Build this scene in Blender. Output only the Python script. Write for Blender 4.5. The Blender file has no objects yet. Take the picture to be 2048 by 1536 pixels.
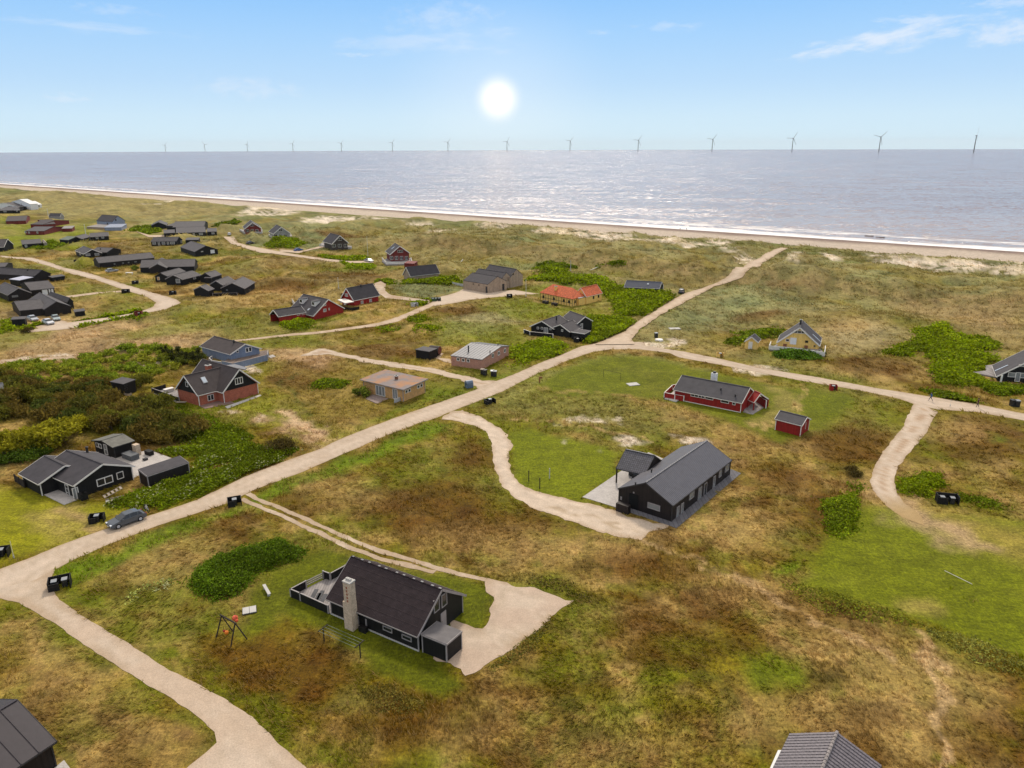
import bpy, math, random
import numpy as np
from mathutils import Vector, Matrix, geometry as mgeo

rnd = random.Random(11)
NP = np.random.RandomState(5)
scene = bpy.context.scene
COL = scene.collection

# ------------------------------------------------------------------ camera
F, CH = 1480.0, 48.0
PIT = math.atan((768 - 293.6) / F)
ROLL = -math.atan(7 / 2048)
cam_d = bpy.data.cameras.new('camera')
cam = bpy.data.objects.new('camera', cam_d)
COL.objects.link(cam)
cam_d.sensor_width = 36
cam_d.lens = F / 2048 * 36
cam_d.clip_start = 1
cam_d.clip_end = 90000
CM = Matrix.Rotation(math.pi / 2 - PIT, 3, 'X') @ Matrix.Rotation(ROLL, 3, 'Z')
cam.matrix_world = Matrix.Translation((0, 0, CH)) @ CM.to_4x4()
scene.camera = cam

# ------------------------------------------------------------------ light and sky
SUN_AZ, SUN_EL = 4.0, 43.0
view = scene.view_settings
view.view_transform = 'Standard'
view.look = 'None'
view.exposure = 0.0
view.gamma = 1.0
view.use_curve_mapping = False
sd = bpy.data.lights.new('sun', 'SUN')
sd.energy = 3.0
sd.angle = math.radians(9)
sd.color = (1.0, 0.90, 0.76)
sun = bpy.data.objects.new('sun', sd)
COL.objects.link(sun)
a_, e_ = math.radians(SUN_AZ), math.radians(SUN_EL)
sdir = Vector((math.sin(a_) * math.cos(e_), math.cos(a_) * math.cos(e_), math.sin(e_)))
sun.rotation_euler = sdir.to_track_quat('Z', 'Y').to_euler()
sun.location = (0, 0, 120)

def srgb(r, g, b):
    f = lambda c: ((c / 255 + 0.055) / 1.055) ** 2.4 if c > 10.3 else c / 255 / 12.92
    return (f(r), f(g), f(b))

def px_dir(u, v):
    return (CM @ Vector(((u - 1024) / F, -(v - 768) / F, -1.0))).normalized()

world = bpy.data.worlds.new('World')
scene.world = world
world.use_nodes = True
wn, wl = world.node_tree.nodes, world.node_tree.links
wn.clear()
def N(nodes, typ, **kw):
    n = nodes.new(typ)
    for k, v in kw.items():
        if k.startswith('i_'):
            n.inputs[int(k[2:]) if k[2:].isdigit() else k[2:]].default_value = v
        else:
            setattr(n, k, v)
    return n
out = N(wn, 'ShaderNodeOutputWorld')
bg = N(wn, 'ShaderNodeBackground'); bg.inputs[1].default_value = 1.0
wl.new(bg.outputs[0], out.inputs[0])
tc = N(wn, 'ShaderNodeTexCoord')
sep = N(wn, 'ShaderNodeSeparateXYZ')
wl.new(tc.outputs['Generated'], sep.inputs[0])
zc = N(wn, 'ShaderNodeMath', operation='MAXIMUM'); wl.new(sep.outputs[2], zc.inputs[0]); zc.inputs[1].default_value = 0.0
ramp = N(wn, 'ShaderNodeValToRGB')
wl.new(zc.outputs[0], ramp.inputs[0])
cr = ramp.color_ramp
stops = [(0.0, srgb(214, 241, 254)), (0.035, srgb(206, 235, 254)), (0.075, srgb(186, 222, 254)), (0.13, srgb(164, 211, 255)),
         (0.20, srgb(128, 192, 254)), (0.25, srgb(140, 194, 246)), (0.34, srgb(214, 216, 222)), (1.0, srgb(236, 230, 224))]
cr.elements[0].position, cr.elements[0].color = stops[0][0], (*stops[0][1], 1)
cr.elements[1].position, cr.elements[1].color = stops[-1][0], (*stops[-1][1], 1)
for p, c in stops[1:-1]:
    e = cr.elements.new(p); e.color = (*c, 1)
sky = N(wn, 'ShaderNodeTexSky', sky_type='NISHITA', sun_disc=False)
sky.sun_elevation = e_
sky.sun_rotation = a_
skm = N(wn, 'ShaderNodeVectorMath', operation='SCALE'); skm.inputs['Scale'].default_value = 0.10
wl.new(sky.outputs[0], skm.inputs[0])
mx0 = N(wn, 'ShaderNodeMix', data_type='RGBA'); mx0.inputs[0].default_value = 0.04
ovr = N(wn, 'ShaderNodeMapRange', interpolation_type='SMOOTHSTEP'); ovr.inputs[1].default_value = 0.26; ovr.inputs[2].default_value = 0.55; ovr.inputs[3].default_value = 1.0; ovr.inputs[4].default_value = 1.32
wl.new(zc.outputs[0], ovr.inputs[0])
rsc = N(wn, 'ShaderNodeVectorMath', operation='SCALE'); wl.new(ramp.outputs[0], rsc.inputs[0]); wl.new(ovr.outputs[0], rsc.inputs['Scale'])
wl.new(rsc.outputs[0], mx0.inputs[6]); wl.new(skm.outputs[0], mx0.inputs[7])
# thin cirrus: direction projected on a high plane, stretched
dv = N(wn, 'ShaderNodeMath', operation='ADD'); wl.new(zc.outputs[0], dv.inputs[0]); dv.inputs[1].default_value = 0.06
cd = N(wn, 'ShaderNodeVectorMath', operation='DIVIDE')
cmb = N(wn, 'ShaderNodeCombineXYZ')
for i in range(3): wl.new(dv.outputs[0], cmb.inputs[i])
wl.new(tc.outputs['Generated'], cd.inputs[0]); wl.new(cmb.outputs[0], cd.inputs[1])
mp = N(wn, 'ShaderNodeMapping'); mp.inputs['Scale'].default_value = (0.55, 1.3, 0.0); mp.inputs['Rotation'].default_value = (0, 0, 0.25); mp.inputs['Location'].default_value = (3.1, 1.7, 0)
wl.new(cd.outputs[0], mp.inputs[0])
cn = N(wn, 'ShaderNodeTexNoise'); cn.inputs['Scale'].default_value = 0.9; cn.inputs['Detail'].default_value = 9; cn.inputs['Roughness'].default_value = 0.62; cn.inputs['Distortion'].default_value = 0.6
wl.new(mp.outputs[0], cn.inputs['Vector'])
cmr = N(wn, 'ShaderNodeMapRange'); cmr.inputs[1].default_value = 0.56; cmr.inputs[2].default_value = 0.78; cmr.inputs[4].default_value = 0.55
wl.new(cn.outputs[0], cmr.inputs[0])
# individual cirrus streaks at their own directions
def streak(u, v, ru, rv, slant, amp, prev, sc=9.0):
    """soft elongated cloud around direction (u,v); ru,rv are angular half sizes in radians"""
    d = px_dir(u, v)
    right = Vector((d.y, -d.x, 0)).normalized(); up = right.cross(d).normalized()
    r2 = (right * math.cos(slant) + up * math.sin(slant)); u2 = (up * math.cos(slant) - right * math.sin(slant))
    def dot(vec):
        n = N(wn, 'ShaderNodeVectorMath', operation='DOT_PRODUCT'); wl.new(tc.outputs['Generated'], n.inputs[0]); n.inputs[1].default_value = vec; return n.outputs['Value']
    nz = N(wn, 'ShaderNodeTexNoise'); nz.inputs['Detail'].default_value = 8; nz.inputs['Roughness'].default_value = 0.65; nz.inputs['Scale'].default_value = sc
    c3 = N(wn, 'ShaderNodeCombineXYZ')
    x = N(wn, 'ShaderNodeMath', operation='DIVIDE'); wl.new(dot(r2), x.inputs[0]); x.inputs[1].default_value = ru
    y = N(wn, 'ShaderNodeMath', operation='DIVIDE'); wl.new(dot(u2), y.inputs[0]); y.inputs[1].default_value = rv
    wl.new(x.outputs[0], c3.inputs[0]); wl.new(y.outputs[0], c3.inputs[1]); c3.inputs[2].default_value = u * 0.013
    scn = N(wn, 'ShaderNodeVectorMath', operation='MULTIPLY'); wl.new(c3.outputs[0], scn.inputs[0]); scn.inputs[1].default_value = (0.30, 0.13, 1)
    wl.new(scn.outputs[0], nz.inputs['Vector'])
    ln = N(wn, 'ShaderNodeVectorMath', operation='LENGTH')
    c4 = N(wn, 'ShaderNodeCombineXYZ'); wl.new(x.outputs[0], c4.inputs[0]); wl.new(y.outputs[0], c4.inputs[1])
    wl.new(c4.outputs[0], ln.inputs[0])
    nn = N(wn, 'ShaderNodeMath', operation='MULTIPLY_ADD'); wl.new(nz.outputs[0], nn.inputs[0]); nn.inputs[1].default_value = 3.4; nn.inputs[2].default_value = -1.35
    sb = N(wn, 'ShaderNodeMath', operation='SUBTRACT'); wl.new(nn.outputs[0], sb.inputs[0]); wl.new(ln.outputs['Value'], sb.inputs[1])
    mr = N(wn, 'ShaderNodeMapRange', interpolation_type='SMOOTHSTEP'); mr.inputs[1].default_value = -0.7; mr.inputs[2].default_value = 0.5; mr.inputs[4].default_value = amp
    wl.new(sb.outputs[0], mr.inputs[0])
    fr = N(wn, 'ShaderNodeMath', operation='GREATER_THAN'); wl.new(sep.outputs[1], fr.inputs[0]); fr.inputs[1].default_value = 0.0
    mu = N(wn, 'ShaderNodeMath', operation='MULTIPLY'); wl.new(mr.outputs[0], mu.inputs[0]); wl.new(fr.outputs[0], mu.inputs[1])
    ad = N(wn, 'ShaderNodeMath', operation='MAXIMUM'); wl.new(mu.outputs[0], ad.inputs[0])
    wl.new(prev, ad.inputs[1])
    return ad.outputs[0]
hi = N(wn, 'ShaderNodeMapRange'); hi.inputs[1].default_value = 0.28; hi.inputs[2].default_value = 0.6
wl.new(zc.outputs[0], hi.inputs[0])
hm = N(wn, 'ShaderNodeMath', operation='MULTIPLY'); wl.new(hi.outputs[0], hm.inputs[0]); wl.new(cmr.outputs[0], hm.inputs[1])
acc = hm.outputs[0]
for s in [(1800, 72, 0.115, 0.014, 0.13, 0.75), (1665, 100, 0.07, 0.007, 0.12, 0.6), (2030, 60, 0.06, 0.014, 0.15, 0.6), (1850, 40, 0.05, 0.006, 0.0, 0.5),
          (2025, 5, 0.05, 0.006, 0.0, 0.4), (860, 82, 0.13, 0.016, 0.03, 0.32), (870, 35, 0.07, 0.018, 0.1, 0.3), (715, 110, 0.025, 0.003, 0, 0.4),
          (190, 55, 0.1, 0.007, -0.03, 0.28), (500, 176, 0.07, 0.013, 0, 0.3), (135, 196, 0.03, 0.006, 0, 0.3), (1340, 52, 0.05, 0.007, 0, 0.3), (1200, 65, 0.02, 0.003, 0, 0.3), (230, 20, 0.04, 0.008, 0, 0.2)]:
    acc = streak(*s, acc)
mx1 = N(wn, 'ShaderNodeMix', data_type='RGBA'); wl.new(acc, mx1.inputs[0]); wl.new(mx0.outputs[2], mx1.inputs[6]); mx1.inputs[7].default_value = (*srgb(235, 243, 255), 1)
# the white sun low over the sea
sdd = px_dir(996, 198)
dt = N(wn, 'ShaderNodeVectorMath', operation='DOT_PRODUCT'); wl.new(tc.outputs['Generated'], dt.inputs[0]); dt.inputs[1].default_value = sdd
ac = N(wn, 'ShaderNodeMath', operation='ARCCOSINE'); wl.new(dt.outputs['Value'], ac.inputs[0])
core = N(wn, 'ShaderNodeMapRange', interpolation_type='SMOOTHERSTEP'); core.inputs[1].default_value = 0.037; core.inputs[2].default_value = 0.002; wl.new(ac.outputs[0], core.inputs[0])
glow = N(wn, 'ShaderNodeMapRange', interpolation_type='SMOOTHSTEP'); glow.inputs[1].default_value = 0.16; glow.inputs[2].default_value = 0.0; glow.inputs[4].default_value = 0.16; wl.new(ac.outputs[0], glow.inputs[0])
sm = N(wn, 'ShaderNodeMath', operation='ADD', use_clamp=True); wl.new(core.outputs[0], sm.inputs[0]); wl.new(glow.outputs[0], sm.inputs[1])
mx2 = N(wn, 'ShaderNodeMix', data_type='RGBA'); wl.new(sm.outputs[0], mx2.inputs[0]); wl.new(mx1.outputs[2], mx2.inputs[6]); mx2.inputs[7].default_value = (1.15, 1.15, 1.12, 1)
wl.new(mx2.outputs[2], bg.inputs[0])

# ------------------------------------------------------------------ noise helpers (numpy)
TAB = NP.rand(256, 256)
def vnoise(x, y, s, seed=0):
    x = np.asarray(x, float) / s + seed * 17.31; y = np.asarray(y, float) / s + seed * 7.77
    xi = np.floor(x).astype(int); yi = np.floor(y).astype(int)
    fx = x - xi; fy = y - yi
    fx = fx * fx * (3 - 2 * fx); fy = fy * fy * (3 - 2 * fy)
    a = TAB[xi & 255, yi & 255]; b = TAB[(xi + 1) & 255, yi & 255]; c = TAB[xi & 255, (yi + 1) & 255]; d = TAB[(xi + 1) & 255, (yi + 1) & 255]
    return (a * (1 - fx) + b * fx) * (1 - fy) + (c * (1 - fx) + d * fx) * fy
def fbm(x, y, s, o=4, seed=0):
    r = 0; t = 0; a = 1.0
    for i in range(o):
        r = r + a * vnoise(x, y, s / 2 ** i, seed + i * 3); t += a; a *= 0.55
    return r / t
def sst(a, b, x):
    t = np.clip((np.asarray(x, float) - a) / (b - a), 0, 1); return t * t * (3 - 2 * t)

# ------------------------------------------------------------------ terrain height
SEA = -8.0
CAM_M = np.array(CM)
def ray(u, v):
    return CAM_M @ np.array([(u - 1024) / F, -(v - 768) / F, -1.0])
def P0(u, v, z):
    d = ray(u, v); t = (z - CH) / d[2]; return np.array([d[0] * t, d[1] * t, z])
_sh = np.array([P0(u, v, SEA)[:2] for u, v in [(0, 367), (700, 420), (1024, 438), (1400, 460), (2048, 498)]])
K1, K0 = np.polyfit(_sh[:, 0], _sh[:, 1], 1)
KN = math.hypot(1, K1)
def coast(x, y):                     # metres seaward of the waterline
    return (y - K1 * x - K0) / KN
def along(x, y):
    return (x + K1 * y) / KN
def hbase(x, y):
    x = np.asarray(x, float); y = np.asarray(y, float)
    s = coast(x, y); t = along(x, y)
    wob = (fbm(x, y, 60, 3, 4) - 0.5) * 16
    edge = s + wob
    beach = np.interp(s, [-150, -95, -60, 0, 30, 120], [-4.6, -5.2, -6.6, -8.0, -9.0, -12.0])
    dune = 2.0 * np.exp(-((edge + 140) / 22) ** 2) * (0.2 + 1.1 * fbm(x, y, 30, 3, 9)) + 3.6 * np.exp(-((edge + 195) / 30) ** 2) * fbm(x, y, 35, 3, 2)
    ridge = 4.6 * np.exp(-((s + 222 + (fbm(t, t * 0, 70, 2, 8) - .5) * 26) / 12) ** 2) * sst(-335, -290, t) * (0.25 + 1.0 * fbm(x, y, 32, 3, 6)) + 3.2 * np.exp(-((s + 262 + (fbm(t, t * 0, 50, 2, 28) - .5) * 30) / 14) ** 2) * sst(-75, -40, t) * fbm(x, y, 22, 2, 16)
    w = sst(-120, -98, edge)
    return (dune + ridge) * (1 - w) + beach * w
# flat mask raster (houses, roads stand on calm ground)
GX0, GY0, GS = -950.0, 10.0, 1.5
GW, GHh = 1000, 900
FLAT = np.zeros((GW, GHh))
def splat(x, y, r):
    i0 = int((x - r - GX0) / GS); i1 = int((x + r - GX0) / GS) + 2; j0 = int((y - r - GY0) / GS); j1 = int((y + r - GY0) / GS) + 2
    i0 = max(i0, 0); j0 = max(j0, 0); i1 = min(i1, GW); j1 = min(j1, GHh)
    if i1 <= i0 or j1 <= j0: return
    X, Y = np.meshgrid(np.arange(i0, i1) * GS + GX0, np.arange(j0, j1) * GS + GY0, indexing='ij')
    d = np.hypot(X - x, Y - y)
    FLAT[i0:i1, j0:j1] = np.maximum(FLAT[i0:i1, j0:j1], 1 - sst(r * 0.62, r, d))
def samp(G, x, y):
    fx = np.clip((np.asarray(x, float) - GX0) / GS, 0, GW - 1.001); fy = np.clip((np.asarray(y, float) - GY0) / GS, 0, GHh - 1.001)
    i = fx.astype(int); j = fy.astype(int); fx = fx - i; fy = fy - j
    return (G[i, j] * (1 - fx) + G[i + 1, j] * fx) * (1 - fy) + (G[i, j + 1] * (1 - fx) + G[i + 1, j + 1] * fx) * fy
def height(x, y):
    x = np.asarray(x, float); y = np.asarray(y, float)
    s = coast(x, y)
    land = 1 - sst(-135, -112, s)
    far = sst(120, 330, np.hypot(x, y))
    big = (fbm(x, y, 34, 3, 1) - 0.5) * (1.3 + 4.2 * far)
    rid = (1 - np.abs(2 * fbm(x, y, 22, 2, 12) - 1)) ** 2 * 3.6 * far * sst(.35, .6, fbm(x, y, 90, 2, 19))
    sm = (fbm(x, y, 5.0, 3, 3) - 0.5) * 0.55
    return hbase(x, y) + (1 - samp(FLAT, x, y)) * land * (big + rid * 0.8 - 0.5 * far + sm)
def P(u, v, dz=0.0):
    """pixel of the photograph -> point on the ground (or dz above it)"""
    z = dz
    for k in range(14):
        p = P0(u, v, min(z, CH - 2)); zn = float(hbase(p[0], p[1])) + dz
        z = 0.5 * z + 0.5 * zn
    p = P0(u, v, z)
    return Vector(p)
def Q(p):
    c = CAM_M.T @ (np.array(p, float) - np.array([0, 0, CH])); return 1024 + F * c[0] / -c[2], 768 - F * c[1] / -c[2]
def solve_z(x, y, v):
    lo, hi_ = -12.0, 60.0
    for _ in range(40):
        m = (lo + hi_) / 2
        if Q((x, y, m))[1] > v: lo = m
        else: hi_ = m
    return (lo + hi_) / 2

# ------------------------------------------------------------------ objects, tags
def tag(o, label=None, cat=None, group=None, kind=None):
    if label: o['label'] = label
    if cat: o['category'] = cat
    if group: o['group'] = group
    if kind: o['kind'] = kind
    return o
def empty(name, loc, label=None, cat=None, group=None):
    o = bpy.data.objects.new(name, None); COL.objects.link(o); o.location = loc; o.empty_display_size = 0.5
    return tag(o, label, cat, group)
def mk_obj(name, me, parent=None, loc=None):
    o = bpy.data.objects.new(name, me); COL.objects.link(o)
    if loc is not None: o.location = loc
    if parent is not None: o.parent = parent
    return o
def copy_tree(o, parent=None):
    c = o.copy(); COL.objects.link(c); c.parent = parent
    for ch in list(o.children): copy_tree(ch, c)
    return c
def np_mesh(name, V, Fa, mat, colors=None, mats=None, midx=None, smooth=False, cname='Col'):
    """V (n,3); Fa (m,k) with k = 3 or 4"""
    me = bpy.data.meshes.new(name)
    V = np.asarray(V, np.float32); Fa = np.asarray(Fa, np.int32)
    m, k = Fa.shape
    me.vertices.add(len(V)); me.vertices.foreach_set('co', V.ravel())
    me.loops.add(m * k); me.loops.foreach_set('vertex_index', Fa.ravel())
    me.polygons.add(m); me.polygons.foreach_set('loop_start', np.arange(0, m * k, k, dtype=np.int32))
    me.polygons.foreach_set('loop_total', np.full(m, k, np.int32))
    if smooth: me.polygons.foreach_set('use_smooth', np.ones(m, bool))
    me.update(calc_edges=True)
    if colors is not None:
        at = me.color_attributes.new(cname, 'FLOAT_COLOR', 'POINT')
        c4 = np.ones((len(V), 4), np.float32); c4[:, :colors.shape[1]] = colors
        at.data.foreach_set('color', c4.ravel())
    me.materials.append(mat)
    return me

class MB:
    """collects polygons (world coordinates) and links them as ONE mesh object"""
    def __init__(s): s.v = []; s.f = []
    def poly(s, pts):
        b = len(s.v); s.v += [Vector(p) for p in pts]; s.f.append(tuple(range(b, b + len(pts))))
    def prism(s, base, top):
        n = len(base); b = len(s.v); s.v += [Vector(p) for p in base] + [Vector(p) for p in top]
        s.f.append(tuple(b + i for i in range(n))[::-1]); s.f.append(tuple(b + n + i for i in range(n)))
        for i in range(n):
            j = (i + 1) % n; s.f.append((b + i, b + j, b + n + j, b + n + i))
        return s
    def box(s, c, x, y, z, hx, hy, hz):
        c, x, y, z = Vector(c), Vector(x), Vector(y), Vector(z)
        base = [c + x * (sx * hx) + y * (sy * hy) - z * hz for sx, sy in ((-1, -1), (1, -1), (1, 1), (-1, 1))]
        return s.prism(base, [p + z * (2 * hz) for p in base])
    def bar(s, a, b, w, h=None, up=(0, 0, 1)):
        a, b = Vector(a), Vector(b); d = b - a; L = d.length
        if L < 1e-6: return s
        d.normalize(); upv = Vector(up)
        if abs(d.dot(upv)) > 0.98: upv = Vector((1, 0, 0))
        x = d.cross(upv).normalized(); y = x.cross(d).normalized()
        return s.box((a + b) / 2, x, y, d, w / 2, (h or w) / 2, L / 2)
    def tube(s, a, b, r0, r1=None, n=10):
        a, b = Vector(a), Vector(b); d = (b - a).normalized(); r1 = r0 if r1 is None else r1
        up = Vector((0, 0, 1)) if abs(d.z) < 0.95 else Vector((1, 0, 0))
        x = d.cross(up).normalized(); y = x.cross(d)
        c = [(x * math.cos(t) + y * math.sin(t)) for t in [i * 2 * math.pi / n for i in range(n)]]
        return s.prism([a + k * r0 for k in c], [b + k * r1 for k in c])
    def build(s, name, mat, parent=None, origin=None, smooth=False):
        org = Vector(origin) if origin is not None else (parent_loc(parent) if parent is not None else Vector((0, 0, 0)))
        me = bpy.data.meshes.new(name)
        me.from_pydata([tuple(p - org) for p in s.v], [], s.f)
        uv = me.uv_layers.new(name='UVMap')
        me.update()
        for pl in me.polygons:
            n = pl.normal
            if abs(n.z) > 0.97: t, b = Vector((1, 0, 0)), Vector((0, 1, 0))
            else:
                t = Vector((0, 0, 1)).cross(n).normalized(); b = n.cross(t)
            for li in pl.loop_indices:
                co = me.vertices[me.loops[li].vertex_index].co
                uv.data[li].uv = (co.dot(t), co.dot(b))
            pl.use_smooth = smooth
        me.materials.append(mat)
        o = mk_obj(name, me, parent)
        if parent is None: o.location = org
        return o
def parent_loc(o):
    l = Vector((0, 0, 0))
    while o is not None:
        l += o.location; o = o.parent
    return l

# ------------------------------------------------------------------ materials
MATS = {}
def newmat(name, rough=0.8, spec=0.3):
    m = bpy.data.materials.new(name); m.use_nodes = True
    nt = m.node_tree; b = nt.nodes['Principled BSDF']
    b.inputs['Roughness'].default_value = rough; b.inputs['Specular IOR Level'].default_value = spec
    return m, nt.nodes, nt.links, b
def mixrgb(nodes, links, fac, a, b, blend='MIX'):
    m = nodes.new('ShaderNodeMix'); m.data_type = 'RGBA'; m.blend_type = blend
    for i, x in ((0, fac), (6, a), (7, b)):
        if isinstance(x, (int, float)): m.inputs[i].default_value = x
        elif isinstance(x, tuple): m.inputs[i].default_value = (*x, 1) if len(x) == 3 else x
        else: links.new(x, m.inputs[i])
    return m.outputs[2]
def noise(nodes, links, vec, scale, detail=4, rough=0.6, dist=0.0):
    n = nodes.new('ShaderNodeTexNoise'); n.inputs['Scale'].default_value = scale; n.inputs['Detail'].default_value = detail
    n.inputs['Roughness'].default_value = rough; n.inputs['Distortion'].default_value = dist
    if vec is not None: links.new(vec, n.inputs['Vector'])
    return n.outputs[0]
def mrange(nodes, links, v, a, b, c=0.0, d=1.0):
    n = nodes.new('ShaderNodeMapRange'); links.new(v, n.inputs[0])
    for i, x in enumerate((a, b, c, d)): n.inputs[i + 1].default_value = x
    return n.outputs[0]
def bump(nodes, links, b, h, strength, dist):
    n = nodes.new('ShaderNodeBump'); n.inputs['Strength'].default_value = strength; n.inputs['Distance'].default_value = dist
    links.new(h, n.inputs['Height']); links.new(n.outputs[0], b.inputs['Normal']); return n
def surf(name, col, var=0.25, rough=0.75, spec=0.3, pattern=None, pscale=1.0, bstr=0.4, nscale=1.5, col2=None, metal=0.0):
    """weathered coloured surface; pattern: boards | hboards | brick | tiles | seams | corr | planks"""
    if name in MATS: return MATS[name]
    m, n, l, b = newmat(name, rough, spec)
    uv = n.new('ShaderNodeUVMap').outputs[0]
    geo = n.new('ShaderNodeNewGeometry').outputs['Position']
    nz = noise(n, l, geo, nscale, 6, 0.65)
    f = mrange(n, l, nz, 0.3, 0.7, 1 - var, 1 + var)
    c = mixrgb(n, l, 1.0, col, f, 'MULTIPLY')
    nz2 = noise(n, l, geo, 0.35, 3, 0.5)
    if col2: c = mixrgb(n, l, mrange(n, l, nz2, 0.42, 0.62), c, col2)
    h = None
    if pattern in ('boards', 'hboards', 'corr', 'seams', 'planks'):
        sx = n.new('ShaderNodeSeparateXYZ'); l.new(uv, sx.inputs[0])
        src = sx.outputs[1] if pattern == 'hboards' else sx.outputs[0]
        mu = n.new('ShaderNodeMath'); mu.operation = 'MULTIPLY'; l.new(src, mu.inputs[0]); mu.inputs[1].default_value = 1.0 / pscale
        if pattern == 'corr':
            si = n.new('ShaderNodeMath'); si.operation = 'SINE'; m2 = n.new('ShaderNodeMath'); m2.operation = 'MULTIPLY'; l.new(mu.outputs[0], m2.inputs[0]); m2.inputs[1].default_value = 6.283
            l.new(m2.outputs[0], si.inputs[0]); h = si.outputs[0]
        else:
            fl = n.new('ShaderNodeMath'); fl.operation = 'FLOOR'; l.new(mu.outputs[0], fl.inputs[0])
            wn_ = n.new('ShaderNodeTexWhiteNoise'); wn_.noise_dimensions = '1D'; l.new(fl.outputs[0], wn_.inputs['W'])
            c = mixrgb(n, l, 1.0, c, mrange(n, l, wn_.outputs[0], 0, 1, 1 - var * 0.8, 1 + var * 0.8), 'MULTIPLY')
            fr = n.new('ShaderNodeMath'); fr.operation = 'FRACT'; l.new(mu.outputs[0], fr.inputs[0])
            pp = n.new('ShaderNodeMath'); pp.operation = 'PINGPONG'; l.new(fr.outputs[0], pp.inputs[0]); pp.inputs[1].default_value = 0.5
            h = mrange(n, l, pp.outputs[0], 0.02, 0.1)
            c = mixrgb(n, l, 1.0, c, mrange(n, l, h, 0, 1, 0.55, 1.0), 'MULTIPLY')
    elif pattern in ('brick', 'tiles'):
        bt = n.new('ShaderNodeTexBrick'); l.new(uv, bt.inputs['Vector'])
        bt.inputs['Scale'].default_value = 1.0
        if pattern == 'brick':
            bt.inputs['Brick Width'].default_value = 0.24; bt.inputs['Row Height'].default_value = 0.08; bt.inputs['Mortar Size'].default_value = 0.008
            bt.inputs['Mortar'].default_value = (*[min(1, x * 1.25 + 0.04) for x in col], 1)
        else:
            bt.inputs['Brick Width'].default_value = 0.30; bt.inputs['Row Height'].default_value = 0.36; bt.inputs['Mortar Size'].default_value = 0.03
            bt.offset = 0.0
            bt.inputs['Mortar'].default_value = (*[x * 0.25 for x in col], 1)
        bt.inputs['Color1'].default_value = (*[x * 1.18 for x in col], 1); bt.inputs['Color2'].default_value = (*[x * 0.8 for x in col], 1)
        c = mixrgb(n, l, 1.0, bt.outputs[0], f, 'MULTIPLY')
        if col2: c = mixrgb(n, l, mrange(n, l, nz2, 0.42, 0.62), c, col2)
        h = bt.outputs[1]
    l.new(c, b.inputs['Base Color'])
    if h is not None: bump(n, l, b, h, bstr, 0.03 if pattern != 'tiles' else -0.05)
    else: bump(n, l, b, nz, 0.25, 0.03)
    b.inputs['Metallic'].default_value = metal
    MATS[name] = m
    return m
def k(c, f=0.62):
    return tuple(min(0.82, x * f) for x in srgb(*c))
BLK = surf('black_boards', (0.009, 0.008, 0.008), 0.3, 0.65, 0.3, 'boards', 0.14)
BLK2 = surf('dark_brown_boards', (0.016, 0.011, 0.010), 0.3, 0.6, 0.3, 'boards', 0.14)
RED = surf('red_boards', (0.30, 0.016, 0.012), 0.2, 0.6, 0.3, 'boards', 0.14)
RED2 = surf('faded_red_boards', (0.17, 0.025, 0.02), 0.3, 0.7, 0.3, 'boards', 0.14)
YEL = surf('yellow_render', (0.82, 0.52, 0.15), 0.12, 0.8, 0.2)
YEL2 = surf('yellow_boards', (0.82, 0.54, 0.16), 0.12, 0.7, 0.2, 'boards', 0.16)
TAN = surf('weathered_cedar_boards', (0.38, 0.28, 0.20), 0.2, 0.8, 0.2, 'boards', 0.14)
GREYW = surf('grey_boards', (0.30, 0.29, 0.27), 0.2, 0.8, 0.2, 'boards', 0.14)
BLUEW = surf('blue_grey_boards', (0.20, 0.24, 0.32), 0.15, 0.7, 0.3, 'boards', 0.14)
BLUE2 = surf('pale_blue_grey_boards', (0.26, 0.29, 0.36), 0.15, 0.7, 0.3, 'boards', 0.14)
PINK = surf('pink_brick', (0.42, 0.21, 0.145), 0.15, 0.85, 0.2, 'brick')
RBR = surf('red_brick', (0.36, 0.105, 0.06), 0.2, 0.85, 0.2, 'brick')
OCH = surf('ochre_brick', (0.52, 0.29, 0.11), 0.2, 0.85, 0.2, 'brick')
WHT = surf('white_paint', (0.72, 0.67, 0.61), 0.08, 0.5, 0.3)
WHW = surf('white_wall', (0.72, 0.71, 0.69), 0.06, 0.8, 0.2)
GRT = surf('grey_trim', (0.29, 0.26, 0.25), 0.12, 0.5, 0.3)
DKT = surf('dark_trim', (0.03, 0.028, 0.028), 0.2, 0.5, 0.3)
FELT = surf('black_felt_roof', (0.052, 0.046, 0.050), 0.22, 0.8, 0.3, None, nscale=0.9)
FELT2 = surf('brown_felt_roof', (0.058, 0.045, 0.043), 0.22, 0.8, 0.3, None, nscale=0.9)
FELTG = surf('slate_grey_roof', (0.062, 0.057, 0.062), 0.2, 0.8, 0.3, None, nscale=0.9)
FELTL = surf('weathered_grey_roof', (0.080, 0.072, 0.073), 0.2, 0.8, 0.3, None, nscale=0.9)
FELTT = surf('tan_grey_roof', (0.24, 0.215, 0.20), 0.2, 0.8, 0.3, None, nscale=0.9)
CORR = surf('dark_corrugated_roof', (0.034, 0.023, 0.024), 0.3, 0.8, 0.2, 'corr', 0.18, 0.5)
TILE = surf('dark_tile_roof', (0.075, 0.072, 0.088), 0.2, 0.5, 0.4, 'tiles', 1, 0.8)
RIBB = surf('grey_ribbed_roof', (0.085, 0.080, 0.090), 0.15, 0.5, 0.4, 'corr', 0.33, 0.7)
METL = surf('grey_zinc_roof', (0.16, 0.155, 0.16), 0.15, 0.5, 0.4)
METD = surf('dark_steel_roof', (0.038, 0.030, 0.034), 0.12, 0.45, 0.4)
RUST = surf('grey_roof_with_rust', (0.20, 0.165, 0.155), 0.12, 0.8, 0.3, None, col2=(0.34, 0.17, 0.08))
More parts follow.
